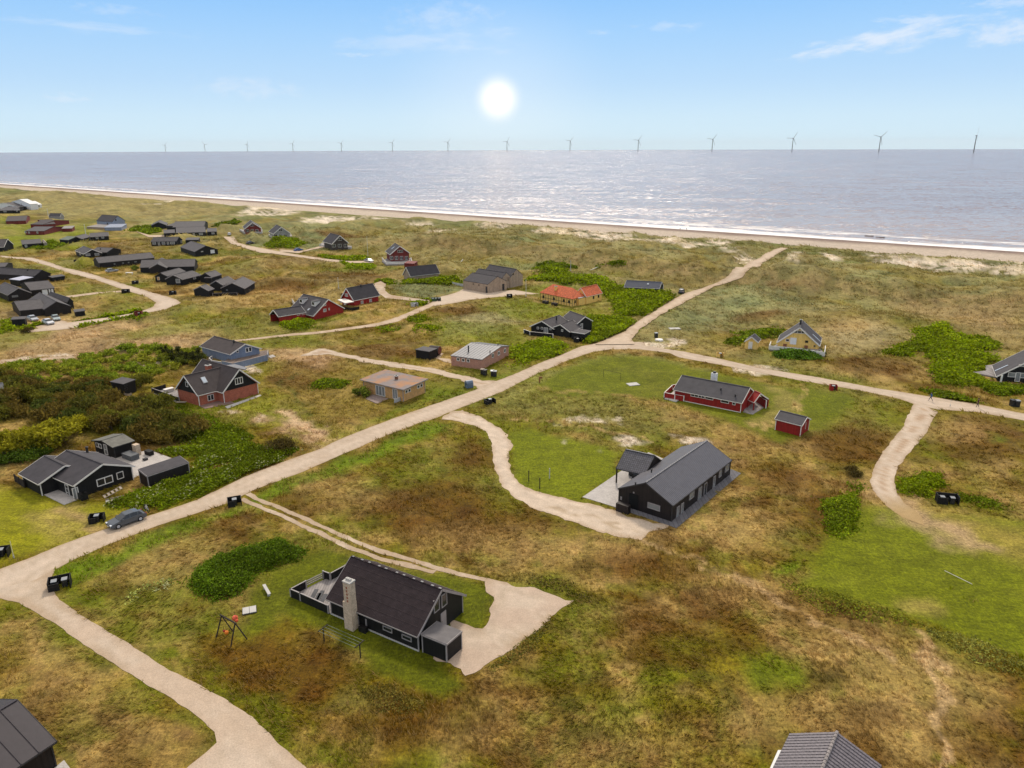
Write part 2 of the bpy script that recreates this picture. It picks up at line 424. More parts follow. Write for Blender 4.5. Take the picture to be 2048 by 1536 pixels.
ORNG = surf('orange_tile_roof', (0.66, 0.14, 0.045), 0.2, 0.7, 0.3, 'tiles', 1, 0.6)
LIL = surf('pale_lilac_roof', (0.42, 0.42, 0.5), 0.1, 0.6, 0.3)
DECK = surf('grey_deck_planks', (0.26, 0.235, 0.225), 0.2, 0.8, 0.2, 'planks', 0.3, 0.4)
DECKB = surf('brown_deck_planks', (0.17, 0.125, 0.10), 0.2, 0.8, 0.2, 'planks', 0.3, 0.4)
PAVE = surf('pale_paving', (0.40, 0.365, 0.335), 0.12, 0.85, 0.2, 'brick', nscale=0.6)
SLAB = surf('grey_paving', (0.135, 0.13, 0.14), 0.15, 0.85, 0.2, 'planks', 0.6, 0.3)
STONE = surf('pale_limestone', (0.50, 0.39, 0.28), 0.22, 0.9, 0.2, 'brick', nscale=4)
TIMB = surf('weathered_timber', (0.30, 0.25, 0.20), 0.25, 0.8, 0.2)
DTIM = surf('dark_timber', (0.035, 0.027, 0.022), 0.25, 0.8, 0.2)
CONC = surf('concrete', (0.46, 0.44, 0.41), 0.12, 0.9, 0.2)
REDF = surf('warm_red_brick_marks', (0.30, 0.11, 0.06), 0.1)
def glassmat(name, col, rough=0.12):
    m, n, l, b = newmat(name, rough, 0.6); geo = n.new('ShaderNodeNewGeometry').outputs['Position']
    c = mixrgb(n, l, noise(n, l, geo, 0.8, 2), tuple(x * 0.5 for x in col), tuple(x * 1.5 for x in col)); l.new(c, b.inputs['Base Color']); return m
GLS = glassmat('dark_window_glass', (0.02, 0.022, 0.025))
GLL = glassmat('curtained_window_glass', (0.22, 0.22, 0.21), 0.25)
SKYL = glassmat('bright_skylight_glass', (0.5, 0.55, 0.6), 0.2)

# ------------------------------------------------------------------ ground areas, colours
def S(r, g, b, f=0.82, sat=1.10):
    c = np.array(srgb(r, g, b)); m = c @ np.array([.3, .59, .11])
    return np.clip(m + (c - m) * sat, 0.004, .9) * f
C_OLIVE = S(120, 108, 38, .78); C_STRAW = S(180, 150, 102, .80); C_BROWN = S(98, 66, 28, .78); C_GREEN = S(104, 114, 22, .78); C_LAWN = S(116, 122, 20, .70)
C_LAWND = S(96, 108, 30); C_SAND = S(224, 208, 186, 0.84, 1.0); C_BEACH = S(204, 186, 166, 0.74, 1.0); C_MARR = S(126, 132, 92); C_FAR = S(132, 120, 70); C_GRAV = S(212, 192, 170, 0.74, 1.0)
C_PINK = S(186, 154, 118, .84, 1.05); C_DGR = S(92, 98, 44); C_WET = S(160, 138, 126, 0.55)

def W2(pts):
    return np.array([[*P(u, v)[:2]] for u, v in pts])
def poly_sd(poly, x, y):
    """signed distance (negative inside)"""
    d = np.full(x.shape, 1e9); ins = np.zeros(x.shape, bool); n = len(poly)
    for i in range(n):
        ax, ay = poly[i]; bx, by = poly[(i + 1) % n]
        ex, ey = bx - ax, by - ay; wx, wy = x - ax, y - ay
        t = np.clip((wx * ex + wy * ey) / (ex * ex + ey * ey + 1e-9), 0, 1)
        d = np.minimum(d, np.hypot(wx - ex * t, wy - ey * t))
        c = ((ay <= y) & (by > y)) | ((by <= y) & (ay > y))
        with np.errstate(divide='ignore', invalid='ignore'):
            xi = ax + (y - ay) / (by - ay if by != ay else 1e-9) * ex
        ins ^= c & (x < xi)
    return np.where(ins, -d, d)
def ell(u, v, ru, rv, n=12):
    return [(u + ru * math.cos(i * 2 * math.pi / n), v + rv * math.sin(i * 2 * math.pi / n)) for i in range(n)]
# colour patches: (pixel outline, colour, feather m, strength, lawn-like 0..1)
PATCH = []
def patch(poly, col, fe=1.5, st=0.9, lawn=0.0, br=0.6):
    PATCH.append((W2(poly), col, fe, st, lawn, br))

# rough tone zones first (large), details later
patch([(0, 620), (330, 650), (480, 690), (380, 705), (0, 735)], C_PINK, 8, 0.75)
patch([(1290, 640), (1450, 570), (1560, 560), (1600, 620), (1480, 640), (1380, 660), (1300, 690)], C_MARR, 12, 0.8)
patch([(880, 640), (1000, 620), (1050, 640), (980, 665), (900, 670)], S(158, 152, 112), 6, 0.75)
patch([(1640, 660), (1740, 640), (1800, 660), (1740, 700), (1660, 710)], S(170, 155, 116), 6, 0.8)
patch([(1760, 600), (1900, 590), (2060, 600), (2060, 690), (1950, 660), (1860, 630)], S(160, 135, 100), 8, 0.7)
patch([(780, 560), (925, 570), (930, 580), (860, 598), (800, 592)], C_MARR, 4, 0.8)
patch([(480, 470), (620, 460), (660, 500), (560, 505), (500, 500)], C_MARR, 5, 0.6)
patch([(20, 395), (160, 380), (400, 395), (460, 430), (300, 440), (100, 430)], S(150, 136, 92), 25, 0.6)
patch([(540, 690), (700, 720), (940, 770), (860, 820), (690, 870), (560, 800), (520, 730)], S(140, 122, 66), 6, 0.6)
patch([(1280, 640), (1500, 700), (1700, 750), (1500, 725), (1270, 690)], S(150, 138, 92), 5, 0.5)
patch([(960, 775), (1330, 815), (1440, 850), (1300, 880), (1100, 830), (980, 830)], S(120, 118, 62), 5, 0.7)
# heath: reddish brown
for e in [(870, 1000, 130, 42), (950, 915, 55, 34), (740, 1010, 70, 22), (1130, 1020, 70, 22), (460, 1060, 50, 26), (560, 1340, 160, 70), (820, 1455, 230, 60), (1100, 1370, 130, 40),
          (1440, 1190, 80, 36), (1330, 1270, 110, 60), (1700, 890, 110, 45), (1560, 960, 90, 34), (1640, 1015, 60, 40), (1960, 880, 90, 44), (1280, 1130, 150, 34), (1750, 735, 90, 20), (770, 700, 80, 16), (930, 620, 60, 8), (700, 560, 90, 14), (560, 570, 60, 12), (600, 530, 70, 8), (1060, 600, 60, 8),
          (1600, 575, 60, 8), (1520, 630, 60, 8), (230, 520, 70, 7), (200, 490, 60, 5), (470, 560, 60, 8), (680, 470, 60, 5), (620, 730, 60, 18), (580, 760, 50, 14), (1660, 1230, 70, 30), (1600, 1250, 50, 22), (2010, 1400, 50, 60), (250, 900, 80, 30), (930, 1050, 160, 40)]:
    patch(ell(*e), C_BROWN, 3.5, 0.75, br=0.9)
# straw
for e in [(330, 1120, 130, 50), (520, 1200, 90, 30), (700, 1000, 60, 22), (620, 960, 60, 14), (980, 1080, 150, 22), (1150, 1100, 120, 18), (1330, 1060, 120, 20), (1500, 1060, 80, 40), (1450, 900, 60, 30), (1570, 900, 60, 16), (1700, 1300, 110, 60),
          (1850, 1400, 130, 90), (1550, 1440, 110, 50), (1250, 1500, 140, 40), (130, 1350, 110, 90), (300, 1480, 90, 60), (960, 1470, 60, 30), (380, 720, 120, 10), (1900, 860, 70, 25), (1870, 950, 60, 20), (700, 1190, 1, 1), (600, 590, 80, 14), (480, 610, 90, 14), (640, 520, 60, 6),
          (1700, 650, 60, 14), (1380, 830, 60, 14), (720, 860, 60, 14), (560, 500, 50, 6), (220, 560, 60, 8), (210, 600, 60, 8), (1500, 1180, 120, 22)]:
    patch(ell(*e), C_STRAW, 4, 0.5, br=0.9)
# moss / green clearings
for e in [(1540, 1345, 62, 46, 0.9), (1110, 1330, 80, 34, 0.7), (1190, 1410, 90, 30, 0.6), (1170, 1240, 60, 30, 0.6), (1380, 1290, 60, 22, 0.5), (1000, 1170, 120, 22, 0.5), (840, 940, 1, 1, 0.1), (1990, 880, 16, 8, 0.9), (150, 1260, 50, 30, 0.5), (1310, 1390, 70, 30, 0.5),
          (700, 1430, 1, 1, 0.1), (1260, 880, 80, 20, 0.5), (1560, 840, 40, 20, 0.4), (1230, 940, 1, 1, 0.1), (420, 830, 150, 30, 0.6), (930, 790, 60, 14, 0.6), (560, 820, 60, 20, 0.5), (850, 780, 70, 20, 0.6), (600, 1050, 1, 1, 0.1), (60, 1160, 60, 20, 0.4), (240, 520, 1, 1, 0.1), (500, 690, 60, 6, 0.5)]:
    patch(ell(*e[:4]), C_GREEN, 1.6 if e[4] > .8 else 3, e[4], br=0.25 if e[4] > .8 else .5)
patch(ell(1560, 1150, 26, 16), S(110, 128, 22), 1.0, .9, 0, .6)
for pl in [[(230, 660), (380, 645), (390, 670), (250, 690)], [(0, 640), (120, 655), (60, 690), (0, 700)], [(130, 565), (290, 590), (250, 610), (140, 600)], [(0, 440), (190, 450), (180, 500), (0, 510)], [(850, 640), (1060, 650), (1060, 690), (880, 690)],
           [(1000, 590), (1200, 620), (1050, 640), (960, 620)], [(620, 840), (700, 870), (640, 890), (560, 880)]]:
    patch(pl, S(118, 128, 40), 4, 0.6, 0.3)
# green verges along the main road
patch([(120, 1150), (300, 1075), (500, 995), (700, 915), (860, 845), (900, 852), (700, 935), (500, 1015), (300, 1100), (150, 1165)], S(104, 122, 30), 1.6, 0.9, 0, .5)
patch([(0, 1205), (110, 1255), (240, 1345), (420, 1470), (400, 1440), (240, 1320), (120, 1225), (40, 1195)], C_GREEN, 1.4, 0.7)
patch([(118, 1200), (250, 1285), (450, 1402), (520, 1445), (620, 1536), (660, 1536), (540, 1430), (440, 1370), (260, 1255), (150, 1185)], C_GREEN, 1.4, 0.7)
patch([(130, 1150), (210, 1112), (210, 1104), (120, 1144)], S(104, 122, 30), .8, .9)
patch([(940, 775), (1000, 752), (1100, 708), (1180, 690), (1150, 700), (1050, 728), (960, 768), (880, 798), (700, 868), (640, 888), (700, 858), (880, 780)], S(108, 122, 36), 1.6, .7)
patch([(1000, 795), (1075, 755), (1135, 730), (1185, 712), (1250, 706), (1420, 736), (1420, 742), (1250, 714), (1140, 738), (1060, 780), (1010, 808)], S(156, 152, 92), 1.4, .6, 0, .9)
patch(ell(1640, 1368, 34, 18), S(78, 66, 28, .7), 1.5, .7, 0, .6)
# lawns
patch([(500, 1190), (560, 1130), (640, 1095), (720, 1110), (850, 1140), (960, 1165), (985, 1200), (965, 1255), (925, 1260), (890, 1330), (935, 1378), (890, 1390), (800, 1370), (700, 1310), (640, 1262), (560, 1232), (520, 1270), (480, 1262), (505, 1220)], C_LAWN * 0.72, 1.2, 0.95, 0.9, 0.4)
patch([(1018, 870), (1060, 860), (1150, 878), (1232, 900), (1240, 950), (1165, 994), (1210, 1016), (1120, 1000), (1060, 985), (1035, 955), (1025, 910)], C_LAWN * 1.12, 1.5, 0.95, 0.9, 0.4)
patch([(960, 832), (1040, 840), (1080, 870), (1010, 880)], C_LAWN, 2, 0.6, 0.5)
patch([(1075, 775), (1130, 735), (1200, 712), (1290, 712), (1400, 738), (1560, 772), (1690, 786), (1720, 800), (1660, 860), (1560, 885), (1440, 838), (1330, 803), (1240, 790), (1120, 788)], C_LAWN * 0.9, 1.8, 0.9, 0.9, 0.4)
patch([(1690, 1020), (1760, 1008), (1850, 1022), (1950, 1030), (2080, 1045), (2080, 1330), (1900, 1262), (1750, 1215), (1600, 1172), (1650, 1090)], C_LAWN * 1.05, 1.2, 0.95, 1.0, 0.3)
patch([(1740, 1000), (1830, 1020), (1960, 1090), (2080, 1130), (2080, 1070), (1960, 1040), (1830, 1000)], S(176, 150, 88), 5, 0.6, 0.9, 1.0)
patch(ell(1840, 1215, 30, 8), S(176, 152, 96), 1.5, 0.55, 0.9, .5)
patch([(-60, 960), (60, 985), (150, 1010), (230, 1005), (300, 1005), (250, 1018), (190, 1060), (0, 1125), (-60, 1140)], S(134, 132, 44), 2, 0.9, 0.9, 0.5)
patch([(60, 1030), (120, 1020), (190, 1062), (130, 1085), (90, 1060)], S(186, 154, 116), 2.5, 0.7, 0.9, 1.0)
patch([(520, 740), (560, 800), (620, 850), (560, 850), (440, 822), (350, 822), (300, 800), (300, 770), (440, 800), (520, 790)], S(128, 130, 44), 3, 0.7, 0.5)
patch([(1100, 560), (1290, 590), (1330, 620), (1240, 640), (1080, 620), (1040, 600)], S(122, 126, 46), 3, 0.5, 0.3)
patch([(1530, 770), (1600, 790), (1590, 850), (1500, 850), (1560, 810)], S(160, 142, 90), 1.2, 0.5, 0.8, 1.0)
patch([(500, 700), (620, 695), (680, 712), (640, 735), (560, 720)], C_PINK, 3, 0.7, 0, 0.9)
patch([(643, 893), (668, 882), (640, 866), (600, 848), (540, 826), (470, 818), (462, 827), (520, 838), (580, 860), (615, 880)], S(206, 172, 138, 0.66), 1.6, 0.8, 0, 1.6)
patch([(470, 822), (560, 822), (550, 830), (490, 830)], C_SAND, 1, 0.9, 0, 1.6)
patch([(1750, 985), (1800, 985), (1840, 1020), (1900, 1050), (1960, 1090), (1900, 1085), (1820, 1050), (1765, 1010)], S(190, 160, 128), 3.0, 0.75, 0.6, 1.4)
def trail(pts, hw, col=None, st=.6, fe=.35):
    c_ = W2(pts); t_ = np.gradient(c_, axis=0); t_ /= np.hypot(t_[:, 0], t_[:, 1])[:, None]; nn = np.stack([-t_[:, 1], t_[:, 0]], -1) * hw
    PATCH.append((np.concatenate([c_ + nn, (c_ - nn)[::-1]]), S(196, 166, 124) if col is None else col, fe, st, 0.3, 0.25))
trail([(1846, 1270), (1852, 1320), (1866, 1370), (1876, 1420), (1890, 1470), (1910, 1520), (1922, 1560)], .28, st=.8)
trail([(1240, 1060), (1330, 1100), (1420, 1130), (1500, 1165), (1580, 1215), (1680, 1262), (1780, 1310)], .5, st=.6)
trail([(1080, 775), (1200, 786), (1330, 806), (1420, 840)], .5, C_STRAW, .5)
trail([(1010, 838), (1080, 832), (1160, 850), (1290, 880)], .5, S(196, 160, 122), .5)
trail([(1592, 768), (1600, 790), (1590, 812), (1560, 838), (1500, 852)], .25, S(186, 160, 108), .75); trail([(1602, 768), (1611, 792), (1600, 816), (1568, 846), (1510, 860)], .25, S(186, 160, 108), .75)
trail([(620, 735), (560, 770), (600, 800), (625, 850)], .4, C_DGR, .6); trail([(410, 640), (340, 632), (350, 645), (400, 660), (470, 668)], .5, C_DGR, .6)
trail([(1160, 688), (1100, 715), (1020, 757)], .5, C_DGR, .3); trail([(1000, 585), (1060, 595), (1110, 612), (1170, 618)], .8, C_STRAW, .6, .8)
trail([(560, 820), (640, 870)], 1.4, S(206, 176, 146), .8, 1.0)
for q_ in range(9):
    trail([(1700 + q_ * 26, 1075 + q_ * 8), (1800 + q_ * 24, 1130 + q_ * 8), (1920 + q_ * 20, 1185 + q_ * 10)], .7, C_LAWN * (1.2 if q_ % 2 else .8), .22, .8)
for q_ in range(7):
    trail([(-20, 1000 + q_ * 16), (80, 1030 + q_ * 12), (170, 1060 + q_ * 8)], .6, S(140, 138, 40) * (1.2 if q_ % 2 else .85), .4, .5)
# sandy spots
for e in [(1165, 840, 48, 9), (1215, 846, 26, 6), (1240, 884, 26, 7), (1385, 882, 14, 5), (1330, 690, 40, 6), (1510, 737, 40, 8), (490, 737, 16, 3), (310, 728, 24, 4), (90, 720, 60, 3), (1130, 880, 1, 1), (120, 712, 30, 2)]:
    patch(ell(*e), C_SAND, 1.2, 0.9, 0, 1.6)
# dune blowouts
for e in [(350, 406, 26, 4), (300, 412, 18, 2), (90, 386, 12, 2), (545, 420, 60, 8), (480, 428, 14, 4), (660, 437, 46, 8), (700, 440, 40, 6), (615, 440, 14, 6), (1110, 467, 45, 6), (1080, 464, 20, 3), (1210, 478, 60, 7), (1320, 487, 60, 9), (1160, 470, 60, 6), (1380, 492, 40, 6), (990, 455, 40, 4),
          (1590, 520, 16, 18), (1665, 518, 22, 12), (1780, 525, 34, 6), (1840, 527, 60, 7), (1920, 532, 90, 9), (2010, 534, 60, 10), (2040, 545, 30, 6), (1462, 506, 26, 6), (1440, 486, 26, 6), (1760, 512, 26, 4), (840, 452, 30, 4), (880, 462, 24, 3), (760, 440, 30, 5), (1490, 520, 20, 8), (1240, 488, 30, 4)]:
    patch(ell(*e), C_SAND * 0.95, 2.5 if e[1] > 470 else 4.5, 0.95, 0, 2.2)

def ground(x, y):
    """returns colour (n,3) and lawn factor; plant covers and soils, plus far dune relief put into the colour"""
    x = np.asarray(x, float); y = np.asarray(y, float)
    s = coast(x, y); r = np.hypot(x, y)
    n1 = fbm(x, y, 26, 4, 21); n2 = fbm(x + 40, y, 11, 4, 31); n3 = fbm(x, y, 3.2, 3, 41); n4 = fbm(x, y, 1.3, 2, 51); n5 = fbm(x, y, 60, 3, 61); n6 = fbm(x, y, 8, 3, 63)
    mixc = lambda a, b, t: a * (1 - t[:, None]) + b * t[:, None]
    c = mixc(np.tile(C_OLIVE, (len(x), 1)), np.tile(C_STRAW, (len(x), 1)), sst(0.44, 0.66, n2 * 0.6 + n3 * 0.4) * 0.62)
    c = mixc(c, np.tile(C_GREEN, (len(x), 1)), sst(0.50, 0.68, n1) * 0.65)
    c = mixc(c, np.tile(C_BROWN, (len(x), 1)), sst(0.52, 0.68, 1 - n1 * 0.5 - n3 * 0.5) * 0.65)
    far = sst(-330, -200, s + (n5 - .5) * 120)
    c = mixc(c, mixc(np.tile(C_FAR, (len(x), 1)), np.tile(C_MARR * 0.9, (len(x), 1)), sst(0.4, 0.6, n2)), far * 0.75)
    c = mixc(c, mixc(np.tile(C_DGR * 1.1, (len(x), 1)), np.tile(S(110, 110, 66), (len(x), 1)), sst(0.35, 0.6, n3)), sst(-190, -140, s) * 0.75)
    near = (1 - sst(90, 170, r)); m1 = fbm(x, y, 1.7, 3, 101); m2 = fbm(x, y, 5.5, 3, 111)
    c = mixc(c, np.tile(C_GREEN * .9, (len(x), 1)), near * sst(.52, .62, m1 * .5 + m2 * .5) * .5)
    c = mixc(c, np.tile(C_BROWN, (len(x), 1)), near * sst(.54, .64, 1 - m2 * .55 - m1 * .45) * .45)
    lawn = np.zeros(len(x))
    wx = x + (fbm(x, y, 3.5, 3, 71) - 0.5) * 5; wy = y + (fbm(x, y, 3.5, 3, 81) - 0.5) * 5
    for poly, col, fe, st, lw, br in PATCH:
        lo = poly.min(0) - 12; hi2 = poly.max(0) + 12
        m = np.where((x > lo[0]) & (x < hi2[0]) & (y > lo[1]) & (y < hi2[1]))[0]
        if not len(m): continue
        k1 = 1.0 if lw < 0.8 else 0.2
        xx = x[m] + (wx[m] - x[m]) * k1; yy = y[m] + (wy[m] - y[m]) * k1
        d = poly_sd(poly, xx, yy)
        d = d + (n3[m] - 0.5) * br * 5.0 + (n2[m] - 0.5) * br * 2.5
        t = (1 - sst(-fe, fe, d)) * st
        if br > 2: t = t * sst(.37, .50, n3[m] * .45 + n4[m] * .25 + n6[m] * .3)
        c[m] = c[m] * (1 - t[:, None]) + col * t[:, None]
        lawn[m] = lawn[m] * (1 - t) + lw * t
    # mottling by plant species, with darker far gullies painted in
    fr = sst(110, 300, r) * (1 - lawn)
    c = c * (0.82 + 0.36 * n4)[:, None] * (0.88 + 0.24 * n3)[:, None] * (1 - fr * .45 + fr * .9 * n6)[:, None]
    rid_ = (1 - np.abs(2 * fbm(x, y, 22, 2, 12) - 1)) ** 2  # relief shading painted in: straw crests lighter, grassy hollows darker
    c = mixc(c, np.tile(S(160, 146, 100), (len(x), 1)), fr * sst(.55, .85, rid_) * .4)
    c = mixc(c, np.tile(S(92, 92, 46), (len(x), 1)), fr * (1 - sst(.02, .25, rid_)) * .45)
    t_ = along(x, y)
    sc_ = np.exp(-((s + 232 + (fbm(t_, t_ * 0, 70, 2, 8) - .5) * 26) / 9) ** 2) * sst(-335, -290, t_)
    c = mixc(c, mixc(np.tile(S(150, 130, 90), (len(x), 1)), np.tile(S(108, 98, 58), (len(x), 1)), sst(.4, .6, n3)), sc_ * .7 * (1 - lawn))
    c = c * (1 + fr[:, None] * (np.array([.16, .14, .08])[None] * sst(.56, .7, n2)[:, None]))
    c = c * (1 - .25 * (1 - lawn) * sst(.55, .7, fbm(x, y, 2.2, 3, 93)))[:, None]
    wob = (fbm(x, y, 60, 3, 4) - 0.5) * 16 + (fbm(x, y, 9, 3, 14) - 0.5) * 8
    bt = sst(-114, -108, s + wob)
    sandn = np.tile(C_BEACH, (len(x), 1)) * (0.93 + 0.14 * n2)[:, None]
    sandn = mixc(sandn, np.tile(C_WET, (len(x), 1)), sst(-28, -6, s + (n1 - .5) * 14))
    c = mixc(c, sandn, bt)
    lawn = np.maximum(lawn, bt)
    return c, lawn

# ------------------------------------------------------------------ roads and yards: outlines first
R_ = lambda up, lo: up + lo[::-1]
AREAS = [
 ('main_road', R_([(-120, 1185), (0, 1137.8), (52, 1118.6), (115, 1092), (209, 1059), (293, 1033), (394, 1000), (489, 952.9), (576, 920.6), (643, 897), (678, 879.6), (737, 856), (795.5, 834), (883.4, 803.4), (950.8, 780), (963, 773.3), (1021.7, 751.3), (1074.4, 727.9), (1121.3, 710.3), (1162.3, 692.7), (1205, 684), (1290, 684)],
               [(-140, 1240), (0, 1196), (60, 1172), (108, 1141), (157, 1115), (223, 1087), (314, 1052), (453.6, 1007), (502.5, 982), (605, 944), (693, 906), (780.9, 867.9), (839.5, 846), (874.6, 835.7), (928, 813), (1004, 783.6), (1074.4, 747), (1133, 722), (1182.8, 704.5), (1221, 698.6), (1290, 698.5)]), 0.14, 'gravel'),
 ('side_road', R_([(1250, 684.5), (1308.8, 694.2), (1367.4, 703), (1440, 717.6), (1516, 734.7), (1634.5, 754.4), (1752.8, 776), (1851.4, 791.9), (1950, 807.7), (2048, 827.4), (2200, 860)],
               [(1250, 698.2), (1279.5, 698.6), (1338, 706), (1358.3, 715), (1476.7, 736.6), (1595, 760.3), (1713.4, 780), (1792.3, 795.8), (1840, 812), (1879, 819.5), (1950, 823.4), (2048, 841.2), (2200, 876)]), 0.14, 'gravel'),
 ('beach_path', R_([(1190, 690), (1249, 663.5), (1275.5, 643.7), (1328.2, 610.7), (1367.7, 588.3), (1422.4, 570.5), (1458, 552.5), (1487.6, 534.6), (1526.8, 510), (1562.6, 495.4)],
                [(1270, 689), (1264, 680), (1280.7, 658.2), (1328.2, 626.5), (1381, 599), (1429, 573.7), (1484.4, 555), (1510.5, 538.8), (1543, 516), (1576, 497)]), 0.4, 'sand'),
 ('curved_track', [(1829, 806), (1808, 849), (1772.5, 896.4), (1748.9, 931.9), (1739, 963.5), (1752.8, 991), (1775, 1014), (1805, 1036), (1850, 1052), (1842, 1032), (1808, 1006), (1793, 987), (1788.3, 963.5), (1796.2, 935.9), (1823.8, 900.4), (1855.4, 860.9), (1875, 823), (1850, 812)], 0.2, 'track'),
 ('lower_road', [(-60, 1195), (0, 1198.9), (38.4, 1205.9), (104.7, 1244), (174.5, 1293), (244, 1338.5), (314, 1380), (383.8, 1425.7), (429, 1464), (432.7, 1485), (401, 1513), (366, 1544), (330, 1580), (700, 1620), (610.6, 1533.9), (558, 1488.5), (506, 1432.7), (453.6, 1401), (383.8, 1362.9), (314, 1324.5), (244, 1279), (174.5, 1237), (118, 1200), (98, 1165), (108, 1139.6), (70, 1160), (-10, 1180)], 0.13, 'gravel'),
 ('house_driveway', [(880, 838.6), (913, 844), (950.8, 853), (968.5, 864), (979.6, 897), (981.8, 915), (990.7, 948), (1004, 974.7), (1035, 1001), (1079, 1023.4), (1145.6, 1045.5), (1212, 1067.7), (1289.5, 1078.7), (1300, 1063), (1335, 1056), (1340, 1050), (1256, 1032), (1234, 1024), (1201, 1012), (1123.5, 996.8), (1068, 983.5), (1039, 965.8), (1023.9, 943.7), (1017, 915), (1021.7, 892.8), (1008.4, 866), (986, 848.5), (957.5, 833), (924, 822), (900, 824)], 0.5, 'gravel2'),
 ('gravel_yard', [(973.5, 1156.5), (1039.4, 1167.4), (1105.4, 1185), (1147, 1202.6), (1105.4, 1233.4), (1039.4, 1286), (986.7, 1325.6), (942.8, 1352), (880, 1322), (880, 1285), (900, 1240), (923, 1246.5), (960.3, 1253), (982.3, 1220), (977.9, 1185)], 0.6, 'gravel'),
 ('farm_track', [(640, 697), (657.8, 699.7), (722, 714.4), (781, 724.6), (868.8, 737.8), (927, 751), (966, 762), (1000, 762), (960, 778), (912.7, 757.4), (868.8, 747), (781, 734), (722, 722.7), (657.8, 709.5), (600, 712)], 0.6, 'track'),
 ('sandy_path', [(905, 600), (868.8, 603), (833.6, 617.7), (795.5, 634), (751.6, 647), (693, 655.8), (634.4, 663), (575.8, 668), (517, 675.3), (458, 682), (458, 685), (517, 679), (575.8, 672.5), (634.4, 667.5), (693, 660.5), (751.6, 653), (797, 643), (835, 626), (870, 611), (905, 607)], 0.4, 'sand'),
 ('house_forecourt', [(862, 606), (868, 597), (905, 587), (928, 577), (980, 583), (1030, 580), (1080, 588), (1040, 590), (985, 595), (940, 600), (905, 607), (870, 612)], 0.5, 'gravel'),
 ('north_path', [(748, 568), (762, 562), (772, 568), (769, 580), (780, 590), (810, 594), (860, 601), (860, 607), (808, 600), (770, 596), (756, 586)], 0.4, 'track'),
 ('dune_road', [(446, 474), (468, 474), (476, 486), (500, 492), (545, 501), (590, 509), (650, 518), (700, 523), (745, 522), (748, 526), (700, 527), (650, 523), (590, 514), (545, 508), (520, 506), (490, 497), (462, 488)], 0.3, 'sand'),
 ('dune_track', [(560, 499), (600, 503), (640, 493), (660, 493), (625, 500), (598, 507), (560, 504)], 0.3, 'sand'),
 ('cul_de_sac_road', [(0, 511), (28, 514), (68.8, 515.6), (93.8, 523.4), (131, 536), (175, 545), (218.8, 559.4), (265.6, 573.4), (312.5, 587.5), (350, 598), (362, 606), (328, 620), (281, 628), (218.8, 640.6), (140.6, 657.8), (56, 666), (56, 661), (125, 646.9), (218.8, 634.4), (275, 625), (306, 614), (312.5, 606), (293.8, 593.8), (234, 575), (187.5, 559), (140.6, 546.9), (93.8, 531), (46.9, 518.8), (0, 515)], 0.3, 'gravel'),
 ('garden_path', [(128, 592.8), (190, 585), (247, 581), (250, 584), (190, 589), (128, 597)], 0.3, 'sand'),
 ('sand_track', [(0, 720), (70, 717), (144, 714), (150, 718), (80, 722), (0, 725)], 0.5, 'sand'),
 ('car_park', [(60, 655), (100, 648), (120, 640), (145, 648), (150, 655), (110, 660)], 0.3, 'gravel'),
 ('cabin_path', [(272, 463), (300, 471), (340, 470), (352, 472), (340, 476), (296, 475)], 0.3, 'sand'),
 ('shed_path', [(868, 716), (880, 706), (888, 708), (880, 716), (905, 719), (903, 727), (888, 724)], 0.3, 'sand'),
]
AREAS_W = [(n, W2(p), j, kd) for n, p, j, kd in AREAS]
def resample(poly, step, closed=True):
    out_ = []; n = len(poly)
    for i in range(n if closed else n - 1):
        a = poly[i]; b = poly[(i + 1) % n]; L = np.hypot(*(b - a)); m = max(1, int(L / step))
        for q in range(m): out_.append(a + (b - a) * q / m)
    if not closed: out_.append(poly[-1])
    return np.array(out_)
for n_, w_, j_, kd_ in AREAS_W:
    for p in resample(w_, 3.0): splat(p[0], p[1], 9)
    lo, hi2 = w_.min(0), w_.max(0)
    gx, gy = np.meshgrid(np.arange(lo[0], hi2[0], 4), np.arange(lo[1], hi2[1], 4)); gx = gx.ravel(); gy = gy.ravel()
    if len(gx):
        ins = poly_sd(w_, gx, gy) < 0
        for x, y in zip(gx[ins], gy[ins]): splat(x, y, 8)
RUTS = [
 ('wheel_rut', [(494, 988), (520, 1000), (560, 1016), (605, 1036), (678, 1070), (751.6, 1099), (824.9, 1121), (898, 1143), (975, 1162)], 0.75),
 ('wheel_rut', [(484, 998), (500, 1005), (546.5, 1024), (634, 1065), (693, 1094), (751.6, 1115), (810, 1130), (868.8, 1145)], 0.75),
]
for n_, p_, w_ in RUTS:
    for p in resample(W2(p_), 2.5, False): splat(p[0], p[1], 7)
# lawns and paved places are calm too
for e in [(780, 1200, 220, 90), (1300, 960, 190, 110), (1400, 790, 200, 60), (1900, 1150, 230, 100), (150, 1010, 180, 60), (420, 790, 130, 40), (1600, 690, 80, 25), (1140, 600, 80, 20)]:
    w_ = W2(ell(*e)); lo, hi2 = w_.min(0), w_.max(0)
    gx, gy = np.meshgrid(np.arange(lo[0], hi2[0], 4), np.arange(lo[1], hi2[1], 4)); gx = gx.ravel(); gy = gy.ravel()
    ins = poly_sd(w_, gx, gy) < 0
    for x, y in zip(gx[ins], gy[ins]): splat(x, y, 9)

